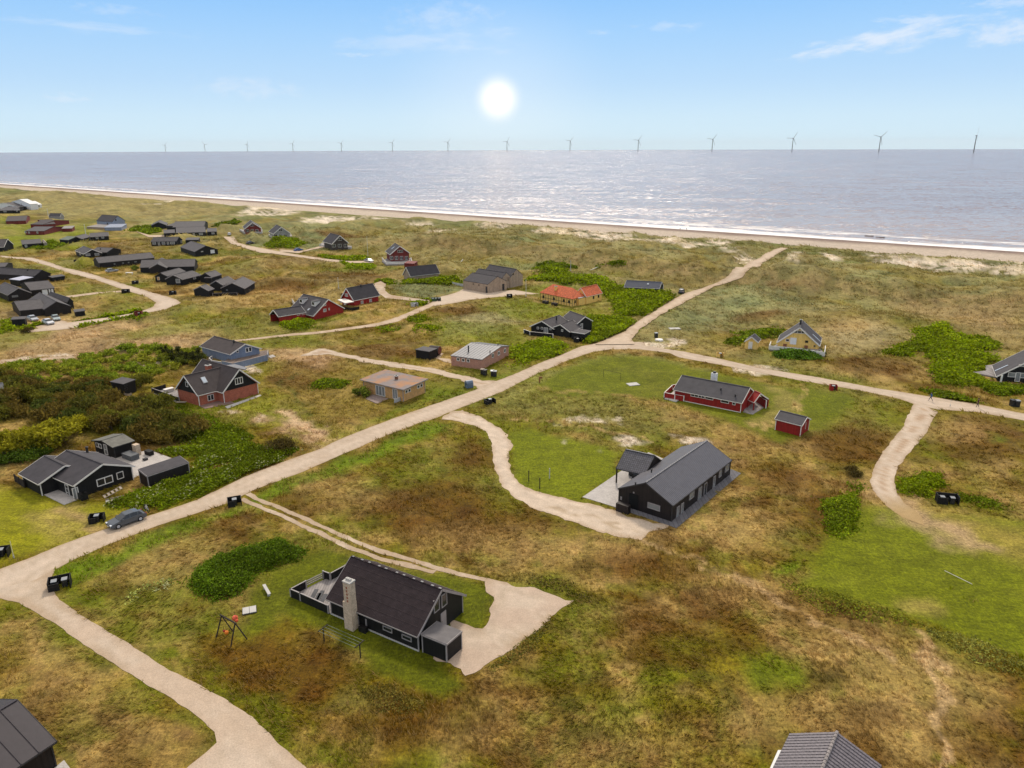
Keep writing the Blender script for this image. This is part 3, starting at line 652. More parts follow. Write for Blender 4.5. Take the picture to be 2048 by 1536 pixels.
# ------------------------------------------------------------------ buildings
FOOT = []
class House:
    def __init__(s, name, label, cat='house', group=None, at=None):
        s.name, s.label, s.cat, s.group = name, label, cat, group
        s.root = None; s.blocks = []
        if at is not None: s.mkroot(P(*at))
    def mkroot(s, p):
        s.root = empty(s.name, p, s.label, s.cat, s.group); s.z0 = p.z
    def block(s, A, B, C=None, R=None, ze=2.2, rt=0.5, wall=BLK, roof=FELT, trim=WHT, kind='gable', oh=(0.35, 0.35), zr=None, depth=None, faces='agbd', tw=0.16, roofname='roof', barge=True, drop=0.0, rth=0.14):
        a = P(*A, ze + drop); b = P(*B, ze + drop)
        if s.root is None:
            g = a.copy(); g.z -= ze + drop
            s.mkroot(g)
        z0 = s.z0 + drop
        b.z = a.z = z0 + ze
        # re-project so that both eave corners keep their pixels at a common level
        a = Vector(P0(*A, a.z)); b = Vector(P0(*B, b.z))
        u = (b - a); u.z = 0; L = u.length; u.normalize()
        v = Vector((-u.y, u.x, 0))
        if C is not None:
            c = Vector(P0(*C, a.z)); w = (c - a); 
            if w.dot(v) < 0: v = -v
            Wd = abs(w.dot(v)); sh = max(-0.16, min(0.16, w.dot(u) / max(Wd, .1)))
            v = (v + u * sh)
            if R is not None and zr is None:
                m = a + v * (Wd * rt); zr_ = solve_z(m.x, m.y, R[1])
            else: zr_ = z0 + (zr if zr is not None else ze + Wd * 0.18)
        elif R is not None and depth is None:
            d = Vector(ray(*R)); cp = Vector((0, 0, CH)); den = d.dot(u); t = (a - cp).dot(u) / den; ap = cp + d * t
            w = ap - a
            if w.dot(v) < 0: v = -v
            Wd = abs(w.dot(v)) / rt; zr_ = ap.z
        else:
            mid = (a + b) / 2
            if v.dot(mid) < 0: v = -v
            Wd = depth
            if R is not None: m = a + v * (Wd * rt); zr_ = solve_z(m.x, m.y, R[1])
            else: zr_ = z0 + (zr if zr is not None else ze + Wd * 0.18)
        zr_ = max(a.z + 0.05, min(zr_, a.z + Wd * 0.95))
        o = a
        def W(x, y, z): return Vector((o.x, o.y, z)) + u * x + v * y
        og, oe = oh
        zE = a.z; zg = z0 - 0.7
        def rz(y):       # roof underside height at depth y
            if kind == 'flat': return zE
            if kind == 'mono': return zE + (zr_ - zE) * y / Wd
            yr = Wd * rt
            return zE + (zr_ - zE) * (y / yr if y <= yr else (Wd - y) / (Wd - yr))
        # walls: pentagon prism
        y0, y1 = oe, Wd - oe; yr = Wd * rt; th = rth
        prof = [(y0, zg), (y1, zg), (y1, rz(y1) - 0.02)] + ([(yr, rz(yr) - 0.02)] if kind in ('gable', 'hip') else []) + [(y0, rz(y0) - 0.02)]
        hipx = min(L * 0.3, Wd * 0.45) if kind == 'hip' else 0
        bl = dict(W=W, L=L, Wd=Wd, og=og, oe=oe, rz=rz, z0=z0, zE=zE, zr=zr_, u=u, v=v, yr=yr, wall=wall)
        if faces == 'agbd':
            w_ = MB()
            if kind == 'hip':
                w_.prism([W(og, y0, zg), W(L - og, y0, zg), W(L - og, y1, zg), W(og, y1, zg)], [W(og, y0, zE + .05), W(L - og, y0, zE + .05), W(L - og, y1, zE + .05), W(og, y1, zE + .05)])
            else:
                w_.prism([W(og, y, z) for y, z in prof], [W(L - og, y, z) for y, z in prof])
            w_.build('wall', wall, s.root)
        elif faces:
            # open shelter: only the listed walls, posts at the other corners
            w_ = MB(); t = 0.06
            if 'a' in faces: w_.box(W(L / 2, y0, (zg + zE) / 2), u, v, (0, 0, 1), L / 2 - og, t, (zE - zg) / 2)
            if 'd' in faces: w_.box(W(L / 2, y1, (zg + zE) / 2), u, v, (0, 0, 1), L / 2 - og, t, (zE - zg) / 2)
            if 'g' in faces: w_.prism([W(og, y, z) for y, z in prof], [W(og + .12, y, z) for y, z in prof])
            if 'b' in faces: w_.prism([W(L - og - .12, y, z) for y, z in prof], [W(L - og, y, z) for y, z in prof])
            if w_.v: w_.build('wall', wall, s.root)
            for X, Y in ((og, y0), (L - og, y0), (og, y1), (L - og, y1)):
                MB().box(W(X, Y, (zg + zE) / 2), u, v, (0, 0, 1), .09, .09, (zE - zg) / 2).build('post', wall, s.root)
        # roof
        r_ = MB(); rr = None
        if kind == 'hip':
            e4 = [W(0, 0, zE), W(L, 0, zE), W(L, Wd, zE), W(0, Wd, zE)]; t4 = [p + Vector((0, 0, .12)) for p in e4]
            r0, r1 = W(hipx, yr, zr_), W(L - hipx, yr, zr_)
            r_.poly(e4[::-1]); 
            for i in range(4): r_.poly([e4[i], e4[(i + 1) % 4], t4[(i + 1) % 4], t4[i]])
            r_.poly([t4[0], t4[1], r1, r0]); r_.poly([t4[1], t4[2], r1]); r_.poly([t4[2], t4[3], r0, r1]); r_.poly([t4[3], t4[0], r0])
        elif kind == 'gable':
            sec = [(0, zE - .02), (0, zE + th), (yr, zr_ + th), (Wd, rz(Wd) + th), (Wd, rz(Wd) - .02), (yr, zr_ - .02)]
            r_.prism([W(0, y, z) for y, z in sec], [W(L, y, z) for y, z in sec])
        else:
            sec = [(0, zE - .02), (0, zE + th), (Wd, rz(Wd) + th), (Wd, rz(Wd) - .02)]
            r_.prism([W(0, y, z) for y, z in sec], [W(L, y, z) for y, z in sec])
        rr = r_.build(roofname, roof, s.root)
        if trim is not None and barge and kind != 'hip':
            for x in (-0.03, L + 0.03):
                t_ = MB()
                pts = [0, yr, Wd] if kind == 'gable' else [0, Wd]
                for i in range(len(pts) - 1):
                    p, q = W(x, pts[i], rz(pts[i]) + th / 2 - .02), W(x, pts[i + 1], rz(pts[i + 1]) + th / 2 - .02)
                    t_.bar(p, q, 0.05, tw + th * .6)
                t_.build('barge_board', trim, s.root)
            for y in (-0.03, Wd + 0.03):
                MB().bar(W(-.02, y, rz(max(0, min(Wd, y))) + th / 2 - .03), W(L + .02, y, rz(max(0, min(Wd, y))) + th / 2 - .03), 0.05, tw * 0.8).build('fascia', trim, s.root)
        if trim is not None and faces == 'agbd' and math.hypot(a.x, a.y) < 150 and kind != 'hip':
            for X_ in (og, L - og):
                for Y_ in (oe, Wd - oe):
                    zt_ = rz(Y_) - .04
                    MB().box(W(X_, Y_, (z0 + zt_) / 2), u, v.normalized(), (0, 0, 1), .06, .06, (zt_ - z0) / 2).build('corner_board', trim, s.root)
        if kind == 'gable':
            MB().bar(W(0.02, yr, zr_ + th + .02), W(L - .02, yr, zr_ + th + .02), 0.24, 0.07).build('ridge_cap', roof, rr)
        for X in np.arange(0, L + 3, 3.5):
            for Y in np.arange(0, Wd + 3, 3.5):
                p = W(min(X, L), min(Y, Wd), 0); splat(p.x, p.y, 9)
        FOOT.append(np.array([[W(X, Y, 0).x, W(X, Y, 0).y] for X, Y in ((0, 0), (L, 0), (L, Wd), (0, Wd))]))
        s.blocks.append(bl); bl['roof_obj'] = rr
        return bl
    def face(s, bl, f):
        W, L, Wd, og, oe = bl['W'], bl['L'], bl['Wd'], bl['og'], bl['oe']
        u, v = bl['u'], bl['v']
        vv = v.normalized()
        if f == 'a': return W(L / 2, oe, bl['z0']), u, -Vector((vv.x, vv.y, 0)) 
        if f == 'd': return W(L / 2, Wd - oe, bl['z0']), u, Vector((vv.x, vv.y, 0))
        if f == 'g': return W(og, Wd / 2, bl['z0']), vv, -u
        return W(L - og, Wd / 2, bl['z0']), vv, u
    def win(s, bl, f, u_, v_, w, h, frame=WHT, glass=GLS, mull=0, name='window', tr=0, bw=0.09):
        o, t, n = s.face(bl, f)
        n = Vector((t.y, -t.x, 0)).normalized()
        mid = bl['W'](bl['L'] / 2, bl['Wd'] / 2, 0)
        if (o - mid).dot(n) < 0: n = -n
        d = Vector(ray(u_, v_)); cp = Vector((0, 0, CH)); den = d.dot(n)
        if abs(den) < 1e-4: return None
        c = cp + d * ((o - cp).dot(n) / den)
        z = Vector((0, 0, 1)); t = Vector((n.y, -n.x, 0))
        m = MB(); dpt = 0.05
        for sx in (-1, 1): m.box(c + t * sx * (w / 2 - bw / 2) + n * .04, t, n, z, bw / 2, dpt, h / 2)
        for sz in (-1, 1): m.box(c + z * sz * (h / 2 - bw / 2) + n * .04, t, n, z, w / 2 - bw, dpt, bw / 2)
        for q in range(mull): m.box(c + t * (-w / 2 + w * (q + 1) / (mull + 1)) + n * .04, t, n, z, bw / 2, dpt * .9, h / 2 - bw)
        for q in range(tr): m.box(c + z * (-h / 2 + h * (q + 1) / (tr + 1)) + n * .038, t, n, z, w / 2 - bw, dpt * .8, bw / 3)
        fo = m.build(name, frame, s.root)
        MB().box(c + n * .03, t, n, z, w / 2 - .03, .02, h / 2 - .03).build('pane', glass, fo)
        return fo
    def door(s, bl, f, u_, v_, w=0.95, h=2.05, mat=WHT):
        o, t, n = s.face(bl, f); n = Vector((t.y, -t.x, 0)).normalized()
        mid = bl['W'](bl['L'] / 2, bl['Wd'] / 2, 0)
        if (o - mid).dot(n) < 0: n = -n
        d = Vector(ray(u_, v_)); cp = Vector((0, 0, CH)); c = cp + d * ((o - cp).dot(n) / d.dot(n)); t = Vector((n.y, -n.x, 0)); z = Vector((0, 0, 1))
        c.z = bl['z0'] + h / 2 + .1
        fo = MB().box(c + n * .03, t, n, z, w / 2, .04, h / 2).build('door', mat, s.root)
        MB().box(c + n * .09 + t * (w * .35), t, n, z, .05, .02, .02).build('handle', DKT, fo)
        return fo
    def roofpt(s, bl, u_, v_, side=0):
        """point on the roof plane seen at that pixel (side 0: slope above face a)"""
        W, yr, zE, zr_ = bl['W'], bl['yr'], bl['zE'], bl['zr']
        p0, p1 = W(0, 0, zE + .15), W(bl['L'], 0, zE + .15)
        p2 = W(0, yr, zr_ + .15)
        if side: p0, p1 = W(0, bl['Wd'], bl['rz'](bl['Wd']) + .15), W(bl['L'], bl['Wd'], bl['rz'](bl['Wd']) + .15)
        n = (p1 - p0).cross(p2 - p0).normalized(); 
        if n.z < 0: n = -n
        d = Vector(ray(u_, v_)); cp = Vector((0, 0, CH))
        c = cp + d * ((p0 - cp).dot(n) / d.dot(n))
        tt = (p1 - p0).normalized(); bb = n.cross(tt)
        return c, tt, bb, n
    def skylight(s, bl, u_, v_, w=0.8, h=1.2, side=0, mat=SKYL, name='skylight'):
        c, t, b, n = s.roofpt(bl, u_, v_, side)
        f = MB().box(c + n * .03, t, b, n, w / 2 + .08, h / 2 + .08, .05).build(name, GRT, s.root)
        MB().box(c + n * .085, t, b, n, w / 2, h / 2, .02).build('pane', mat, f)
    def pipe(s, bl, u_, v_, r=0.12, h=0.8, side=0, mat=DKT, name='flue_pipe'):
        c, t, b, n = s.roofpt(bl, u_, v_, side)
        f = MB().tube(c - Vector((0, 0, .2)), c + Vector((0, 0, h)), r, r, 10).build(name, mat, s.root)
        MB().tube(c + Vector((0, 0, h + .003)), c + Vector((0, 0, h + .1)), r * 1.5, r * 0.8, 10).build('cap', mat, f)
    def chim(s, bl, u_, v_, w=0.7, h=1.0, side=0, mat=RBR, name='chimney'):
        c, t, b, n = s.roofpt(bl, u_, v_, side); uu = bl['u']; vv = Vector((-uu.y, uu.x, 0)); z = Vector((0, 0, 1))
        f = MB().box(c + z * (h / 2 - .3), uu, vv, z, w / 2, w / 2, h / 2 + .3).build(name, mat, s.root)
        MB().box(c + z * (h + .053), uu, vv, z, w / 2 + .07, w / 2 + .07, .05).build('cap', CONC, f)
        MB().box(c + z * (h + .16), uu, vv, z, w / 4, w / 4, .055).build('flue_pot', DKT, f)
    def flat(s, name, pts, mat, z=0.1, th=0.5, at=None):
        """flat platform given by the pixels of its top outline"""
        if s.root is None: g = P(*pts[0]); s.mkroot(g)
        zz = s.z0 + z
        q = [Vector(P0(u, v, zz)) for u, v in pts]
        ar = sum(q[i].x * q[(i + 1) % len(q)].y - q[(i + 1) % len(q)].x * q[i].y for i in range(len(q)))
        if ar < 0: q = q[::-1]
        o = MB().prism([p - Vector((0, 0, th)) for p in q], q).build(name, mat, s.root)
        for p in q: splat(p.x, p.y, 7)
        FOOT.append(np.array([[p.x, p.y] for p in q]))
        c = sum(q, Vector()) / len(q); splat(c.x, c.y, 8)
        return o
    def fence(s, pts, h, mat, z=0.0, cap=None, name='deck_fence', th=0.07, post=True, rails=False):
        """fence whose TOP edge runs through the pixels"""
        zt = s.z0 + z + h
        q = [Vector(P0(u, v, zt)) for u, v in pts]
        for i in range(len(q) - 1):
            a, b = q[i], q[i + 1]
            d = (b - a); L = d.length
            if L < 0.1: continue
            zc_ = Vector((0, 0, h / 2)); m = MB()
            dn = d.normalized(); x = Vector((-dn.y, dn.x, 0))
            if rails:
                for q_ in range(3): m.bar(a - Vector((0, 0, .08 + q_ * h * .33)), b - Vector((0, 0, .08 + q_ * h * .33)), .06, .12)
                for q_ in range(int(L / 1.5) + 1):
                    p = a + dn * (q_ * L / max(1, int(L / 1.5))); m.box(p - Vector((0, 0, h / 2)), dn, x, (0, 0, 1), .05, .05, h / 2)
            else: m.box((a + b) / 2 - zc_ - Vector((0, 0, .06)), dn, x, (0, 0, 1), L / 2, th / 2, h / 2 + .05)
            f = m.build(name, mat, s.root)
            if cap: MB().bar(a + Vector((0, 0, .012)), b + Vector((0, 0, .012)), .14, .04).build('top_rail', cap, f)
            if post:
                for p in (a, b): MB().box(p - zc_ + Vector((0, 0, .02)), dn, x, (0, 0, 1), .08, .08, h / 2 + .04).build('post', cap or mat, f)
    def box(s, name, u_, v_, lx, ly, h, mat, bl=None, top=None, z=0.0, rot=None):
        c = Vector(P0(u_, v_, s.z0 + z)); ang = rot if rot is not None else (math.atan2(bl['u'].y, bl['u'].x) if bl else 0)
        x = Vector((math.cos(ang), math.sin(ang), 0)); y = Vector((-x.y, x.x, 0))
        o = MB().box(c + Vector((0, 0, h / 2)), x, y, (0, 0, 1), lx / 2, ly / 2, h / 2).build(name, mat, s.root)
        if top: MB().box(c + Vector((0, 0, h + .033)), x, y, (0, 0, 1), lx / 2 + .06, ly / 2 + .06, .03).build('lid', top, o)
        return o

# ---- foreground black house with limestone chimney
h = House('summer_house', 'black boarded house with dark corrugated roof and tall pale stone chimney beside gravel yard', at=(832, 1309))
b = h.block((835, 1276), (652, 1200), R=(884, 1181), ze=1.9, wall=BLK, roof=CORR, trim=GRT, oh=(0.25, 0.4))
W = b['W']
# rows of corrugated sheets: overlaps stand a little proud
for q in range(1, 6):
    y = b['yr'] * q / 6; z = b['rz'](y) + .132
    MB().bar(W(0.05, y, z), W(b['L'] - .05, y, z), .05, .03).build('sheet_overlap', CORR, b['roof_obj'])
for q in range(26):
    x = (q + .5) * b['L'] / 26 + rnd.uniform(-.1, .1); y = b['yr'] * 1.0
    MB().box(W(x, y, b['zr'] + .2), b['u'], b['v'].normalized(), (0, 0, 1), .14 + rnd.random() * .06, .09, .03).build('ridge_tile', METL if q % 5 in (0, 2) else CORR, b['roof_obj'])
h.win(b, 'a', 775.6, 1258, 1.25, 0.55, GRT, GLS, bw=.1); h.win(b, 'a', 814, 1275.5, 1.25, 0.55, GRT, GLS, bw=.1)
h.win(b, 'a', 714.5, 1238, 0.5, 0.9, GRT, GLL); h.win(b, 'a', 733, 1246, 0.16, 1.0, GRT, GLL, name='lamp_panel')
h.win(b, 'g', 872.5, 1210, 0.95, 1.5, GRT, GLS, mull=0, bw=.1); h.win(b, 'g', 887.6, 1199.5, 0.95, 1.5, GRT, GLS, bw=.1)
h.door(b, 'g', 886.5, 1237, 0.9, 2.0, GRT)
an = h.block((892.6, 1291), (842.7, 1270.4), (924, 1264), ze=2.0, kind='flat', wall=BLK, roof=surf('annex_grey_felt', (.13, .12, .12), .15, .8), trim=GRT, oh=(.06, .06), roofname='annex_roof', tw=.12)
# plinth
MB().box(W(b['L'] / 2, b['oe'] - .04, h.z0 - .1), b['u'], b['v'].normalized(), (0, 0, 1), b['L'] / 2 - .2, .06, .22).build('plinth', CONC, h.root)
# stone chimney outside the eave
cb = Vector(P0(703.5, 1256, h.z0)); u_, v_ = b['u'], b['v'].normalized(); z = Vector((0, 0, 1))
ztop = solve_z(cb.x, cb.y, 1162) 
hc = ztop - h.z0
ch = MB().box(cb + z * (hc * .29 - .3), u_, v_, z, .58, .42, hc * .29 + .3).box(cb + z * (hc * .79) - u_ * .10, u_, v_, z, .48, .38, hc * .21).build('chimney', STONE, h.root)
MB().box(cb + z * (hc + .06) - u_ * .10, u_, v_, z, .53, .43, .06).build('capstone', CONC, ch)
for q in range(3):
    MB().box(cb + z * (hc + .24) + u_ * (.14 - q * .24), u_, v_, z, .08, .12, .12).build('flue_pot', CONC, ch)
for q in range(5):
    MB().box(cb + z * (hc * (.62 + q * .07)) - v_ * .385 - u_ * .1, u_, v_, z, .10, .012, .12).build('brick', REDF, ch)
# deck to the left
dk = h.flat('deck', [(583, 1192), (662, 1226), (720, 1180), (690, 1140), (646, 1160)], DECK, z=0.15)
h.fence([(580.5, 1178), (600, 1186), (656, 1211)], 0.95, BLK, 0.1, GRT)
h.fence([(580.5, 1178), (611, 1162)], 0.95, BLK, 0.1, GRT)
h.fence([(611, 1162), (646, 1145)], 0.8, GRT, 0.1, None, 'glass_rail', rails=True)
h.fence([(646, 1142), (660, 1147), (690, 1131)], 0.95, BLK, 0.1, GRT)
for q, (uu, vv) in enumerate([(628, 1189), (640, 1192), (634, 1197), (646, 1199)]):
    h.box('deck_mat', uu, vv, 2.0, .45, .06, surf('dark_slate_grey', (.07, .07, .075)), b, z=.16, rot=math.atan2(b['u'].y, b['u'].x) + math.pi / 2 + .5)
h.box('storage_box', 727, 1263, .9, .5, .6, BLK, b)
MAIN = h
# ---- modern black house
h = House('summer_house', 'long modern black house with ribbed grey roof and tiled open side wing', at=(1345, 1044))
b = h.block((1346, 1013.3), (1463.8, 922), R=(1291.2, 966.9), ze=2.35, wall=BLK2, roof=RIBB, trim=DKT, oh=(.1, .15), tw=.1)
for (uu, vv, w_, h_, g) in [(1355, 1026.5, .8, 2.1, GLL), (1363.5, 1020, .8, 2.1, GLL), (1399, 987.5, 1.1, 2.1, GLL), (1410, 979, .9, 2.1, GLS), (1427.6, 965, .8, 2.1, GLL)]:
    h.win(b, 'a', uu, vv, w_, h_, GRT, g, bw=.1, name='glass_door')
for (uu, vv, w_) in [(1383, 990, 1.5), (1440, 947, .9), (1453.6, 935.5, 1.4)]:
    h.win(b, 'a', uu, vv, w_, 1.1, GRT, GLL, bw=.08)
h.win(b, 'g', 1308, 1013.3, 1.9, 0.85, GRT, GLL, bw=.1)
h.door(b, 'g', 1267, 1010, 1.4, 2.2, surf('black_door', (.004, .004, .004)))
h.win(b, 'g', 1242.5, 996, .25, .45, GRT, GLL, name='wall_lamp'); h.win(b, 'g', 1267.8, 985, .2, .2, GRT, GLL, name='wall_lamp')
h.box('bin_shelter', 1246, 1024, 1.9, .8, 1.25, BLK2, None, rot=math.atan2(b['v'].y, b['v'].x))
h.pipe(b, 1271, 969, .1, .25); h.pipe(b, 1303, 942.5, .1, .25)
wg = h.block((1231.9, 938.1), (1290, 951.5), (1268, 911), (1252.3, 900.1), ze=2.3, wall=BLK2, roof=TILE, trim=DKT, faces='b', oh=(.1, .1), tw=.1, roofname='wing_roof')
h.flat('terrace', [(1165, 993.8), (1233, 1014.5), (1310, 960), (1345, 925), (1297, 904.5)], PAVE, z=.06)
h.flat('walkway', [(1228, 1014), (1353.4, 1056), (1482, 946.5), (1462, 938), (1345, 1020), (1240, 985)], SLAB, z=.045)
h.box('grill', 1262, 951, .7, .5, .95, DKT, b, GRT); h.box('garden_table', 1273, 955, 1.4, .8, .72, DKT, b, DKT)
# ---- big black house on the left
h = House('summer_house', 'low black house with white barge boards and a pale corner terrace beside yellow green trees', at=(146, 998))
b = h.block((146.6, 973.6), (75, 943), R=(207, 929.5), C=(270, 933.5), ze=2.1, wall=BLK, roof=FELT, trim=WHT, tw=.14)
b2 = h.block((76.9, 970.5), (36.9, 949), C=(188, 934), R=(132, 932.5), ze=1.9, wall=BLK, roof=FELT, trim=WHT, tw=.14, roofname='wing_roof')
h.win(b, 'g', 209.5, 961.5, 2.3, 1.15, WHT, GLS, mull=1, bw=.12); h.win(b, 'g', 240, 950.5, 1.0, 1.1, WHT, GLS, bw=.1)
h.win(b, 'a', 135.5, 981, .9, 1.9, WHT, GLS, tr=2, name='glass_door'); h.win(b, 'g', 151.5, 988, .8, 2.0, WHT, GLL, name='glass_door')
h.flat('terrace', [(84, 987), (112.8, 977), (157, 998), (128, 1009)], PAVE, z=.1)
h.pipe(b, 175, 905, .18, .9, 1); h.pipe(b, 99, 939.5, .12, .3)
for uu, vv, w_ in ((165, 992, .9), (171, 991, .6)): h.box('wheelie_bin', uu, vv + 8, w_, .6, 1.1, BLK, b)
h.fence([(28, 949), (37, 955), (47, 961)], 1.1, DTIM, 0.1, None)
h.fence([(152, 912), (152.2, 912.1)], .1, BLK)
h.flat('patio', [(222, 913), (300, 900), (346, 917), (262, 958)], PAVE, z=.08)
h.box('hot_tub', 262, 917.5, 2.6, 1.4, .9, surf('slate_grey_cover', (.10, .105, .11)), b, surf('slate_grey_cover', (.10, .105, .11)))
h.box('outdoor_fireplace', 275, 910, 1.0, .8, 1.9, STONE, b); h.box('grill', 299, 910, 1.4, .8, .8, BLK, b)
h.box('garden_chair', 291, 921, .6, .6, .4, DKT, b)
sh = House('garden_shed', 'long black shed with felt roof edged in grey, in front of the patio', 'shed', at=(294, 974))
sb = sh.block((294.3, 954), (377.4, 926.4), (276.9, 942.8), ze=1.9, zr=2.15, kind='mono', wall=BLK2, roof=FELT, trim=GRT, oh=(.05, .05), tw=.14)
cbn = House('garden_cabin', 'small black cabin with mossy grey roof and white windows under dark pines', 'cabin', at=(226, 916))
c1 = cbn.block((225.6, 896.7), (269.7, 882.9), C=(182.5, 882.3), R=(207, 882.5), ze=2.0, wall=BLK, roof=surf('mossy_grey_roof', (.13, .125, .105), .25), trim=DKT, tw=.1)
for uu, vv in ((195, 889.5), (201, 892)): cbn.win(c1, 'g', uu, vv, .75, .8, WHT, GLS)
cbn.win(c1, 'g', 212, 899, .9, 1.8, WHT, GLL, name='glass_door', tr=1)
# ---- brick house with black gables
h = House('brick_house', 'red brick house with black gables, dark roof and skylight', at=(395, 815))
b = h.block((395.3, 792.7), (472, 773), C=(349.8, 779.7), R=(367.4, 752.8), ze=2.15, wall=RBR, roof=FELT2, trim=WHT, tw=.16)
b2 = h.block((445.4, 787.1), (372, 764), R=(478.8, 739.8), C=(519.6, 767.3), ze=2.15, wall=RBR, roof=FELT2, trim=WHT, tw=.16, roofname='wing_roof')
for bb in (b, b2):
    Wf = bb['W']; zt = bb['z0'] + 2.35; y0 = bb['Wd'] * .5 * max(0.02, (zt - bb['zE']) / (bb['zr'] - bb['zE'])) + .3
    MB().prism([Wf(bb['og'] - .05, y, z) for y, z in ((y0, zt), (bb['Wd'] - y0, zt), (bb['yr'], bb['zr'] - .12))], [Wf(bb['og'] - .003, y, z) for y, z in ((y0, zt), (bb['Wd'] - y0, zt), (bb['yr'], bb['zr'] - .12))]).build('gable_panel', BLK, h.root)
h.win(b, 'g', 374, 768.5, .8, 1.0, WHT, GLS); h.win(b2, 'g', 477.5, 761.5, 1.7, 1.35, WHT, GLS, mull=2, bw=.12)
h.win(b, 'a', 421.2, 795, 1.3, 1.2, WHT, GLS, mull=1, name='glass_door')
h.skylight(b, 408.2, 760.2, .8, 1.3); h.chim(b2, 417.5, 741, .9, 1.1)
h.flat('patio', [(398, 812), (445, 796), (470, 806), (410, 817)], surf('red_brown_paving', (.20, .13, .11), .15, .8), z=.08)
h.flat('plinth', [(450, 813), (520, 789), (523, 791), (455, 817)], CONC, z=.05)
h.fence([(303, 776), (358, 795)], 1.0, BLK, 0, GRT); h.fence([(303, 776), (330, 769)], 1.0, BLK, 0, None)
h.flat('terrace', [(306, 786), (335, 775), (372, 785), (356, 805)], DECK, z=.08); h.box('garden_table', 338, 784, 1.8, .9, .72, CONC, b, WHT)
h.flat('canopy', [(447, 731), (470, 728), (493.6, 735), (490, 739)], METL, z=2.5, th=.18)
MB().box(Vector(P0(362, 804, h.z0 + .4)), (1, 0, 0), (0, 1, 0), (0, 0, 1), 1.0, .35, .04).build('bench', TIMB, h.root)
# ---- blue house
h = House('summer_house', 'blue grey boarded house with dark roof and brown walled terrace', at=(460, 730))
b = h.block((460.2, 710.1), (399, 693.4), C=(537.2, 701.5), R=(487.1, 688.8), ze=2.1, wall=BLUEW, roof=FELT2, trim=WHT, tw=.16)
for uu, vv in ((494, 700), (500, 698.5)): h.win(b, 'g', uu, vv, .8, 1.2, WHT, GLS, bw=.14)
h.win(b, 'g', 475, 703, .6, .6, WHT, GLS)
h.flat('deck', [(443, 727), (463, 712), (534, 700), (536, 711), (452, 732)], DECKB, z=.9)
h.fence([(443.5, 722), (465, 727), (534.4, 709.5)], 1.3, BLUEW, 0.4, GRT); h.fence([(534.4, 709.5), (536, 700)], 1.3, BLUEW, .4, GRT)
h.fence([(424, 712), (418, 716), (424, 721), (443.5, 724)], .8, BLUE2, .2, WHT); h.pipe(b, 468, 685.5, .2, .6)
h.flat('step', [(536, 712), (546, 709), (551, 713), (540, 716)], PAVE, z=.1)
# ---- black shed at (247,770)
h = House('garden_shed', 'small black cube shed standing by itself left of the brick house', 'shed', at=(247, 788))
b = h.block((246.8, 769.5), (219.9, 764.3), C=(271.9, 762), ze=2.3, zr=2.5, kind='mono', wall=BLK, roof=FELTL, trim=DKT, oh=(.12, .12), tw=.1)
h.win(b, 'g', 251.5, 771, .7, .3, DKT, GLS); h.win(b, 'g', 252, 778, .7, .5, DKT, GLS)
h.fence([(224, 782), (232, 779), (255, 788), (262, 786)], .5, TIMB, 0, None, rails=True)
# ---- pink brick house
h = House('brick_house', 'pink brick house with a pale zinc standing seam roof', at=(965, 737))
b = h.block((963.9, 720.3), (900.8, 712), C=(1018.6, 692.5), R=(1002, 693.4), rt=.70, ze=2.3, wall=PINK, roof=METL, trim=None, oh=(.12, .12))
for q in range(1, 10):
    x = q * b['L'] / 10; Wf = b['W']
    MB().bar(Wf(x, 0.05, b['zE'] + .16), Wf(x, b['yr'], b['zr'] + .16), .06, .07).build('roof_seam', METL, b['roof_obj'])
    MB().bar(Wf(x, b['yr'], b['zr'] + .16), Wf(x, b['Wd'] - .05, b['rz'](b['Wd']) + .16), .06, .07).build('roof_seam', METL, b['roof_obj'])
for uu, vv in ((916.6, 718.5), (926.8, 720), (936.6, 720.9)): h.win(b, 'a', uu, vv, .8, .8, WHT, GLS, bw=.12)
for uu, vv in ((985.3, 711), (997.3, 706.4), (1009.4, 701)): h.win(b, 'g', uu, vv, .95, 1.0, WHT, GLS, bw=.13)
h.pipe(b, 937, 703.5, .16, 1.4); h.pipe(b, 980, 705, .1, .4); h.pipe(b, 996, 690, .1, .3)
# ---- black shed + barrel sauna
h = House('garden_shed', 'flat roofed black shed beside the barrel sauna', 'shed', at=(858, 721))
b = h.block((858.1, 704.5), (830.3, 699.9), C=(874.8, 699), ze=2.0, zr=2.15, kind='mono', wall=BLK, roof=FELTL, trim=DKT, oh=(.1, .1), tw=.1)
c = P(880, 711); r = 1.05; ax = Vector((-0.9, .35, 0)).normalized()
sa = empty('barrel_sauna', c, 'round wooden barrel sauna with dark roof felt beside the black shed', 'sauna')
e0 = c + Vector((0, 0, 1.25)); e1 = e0 + ax * 2.6
MB().tube(e0, e1, r, r, 20).build('barrel', FELT2, sa)
MB().tube(e0 - ax * .03, e0 - ax * .003, r * .94, r * .94, 20).build('end_wall', surf('reddish_sauna_wood', (.16, .05, .03), .2), sa)
for t in (.4, 2.2): MB().box(c + ax * t + Vector((0, 0, .12)), ax, (ax.y, -ax.x, 0), (0, 0, 1), .12, .8, .2).build('cradle', DTIM, sa)
splat(c.x, c.y, 8)
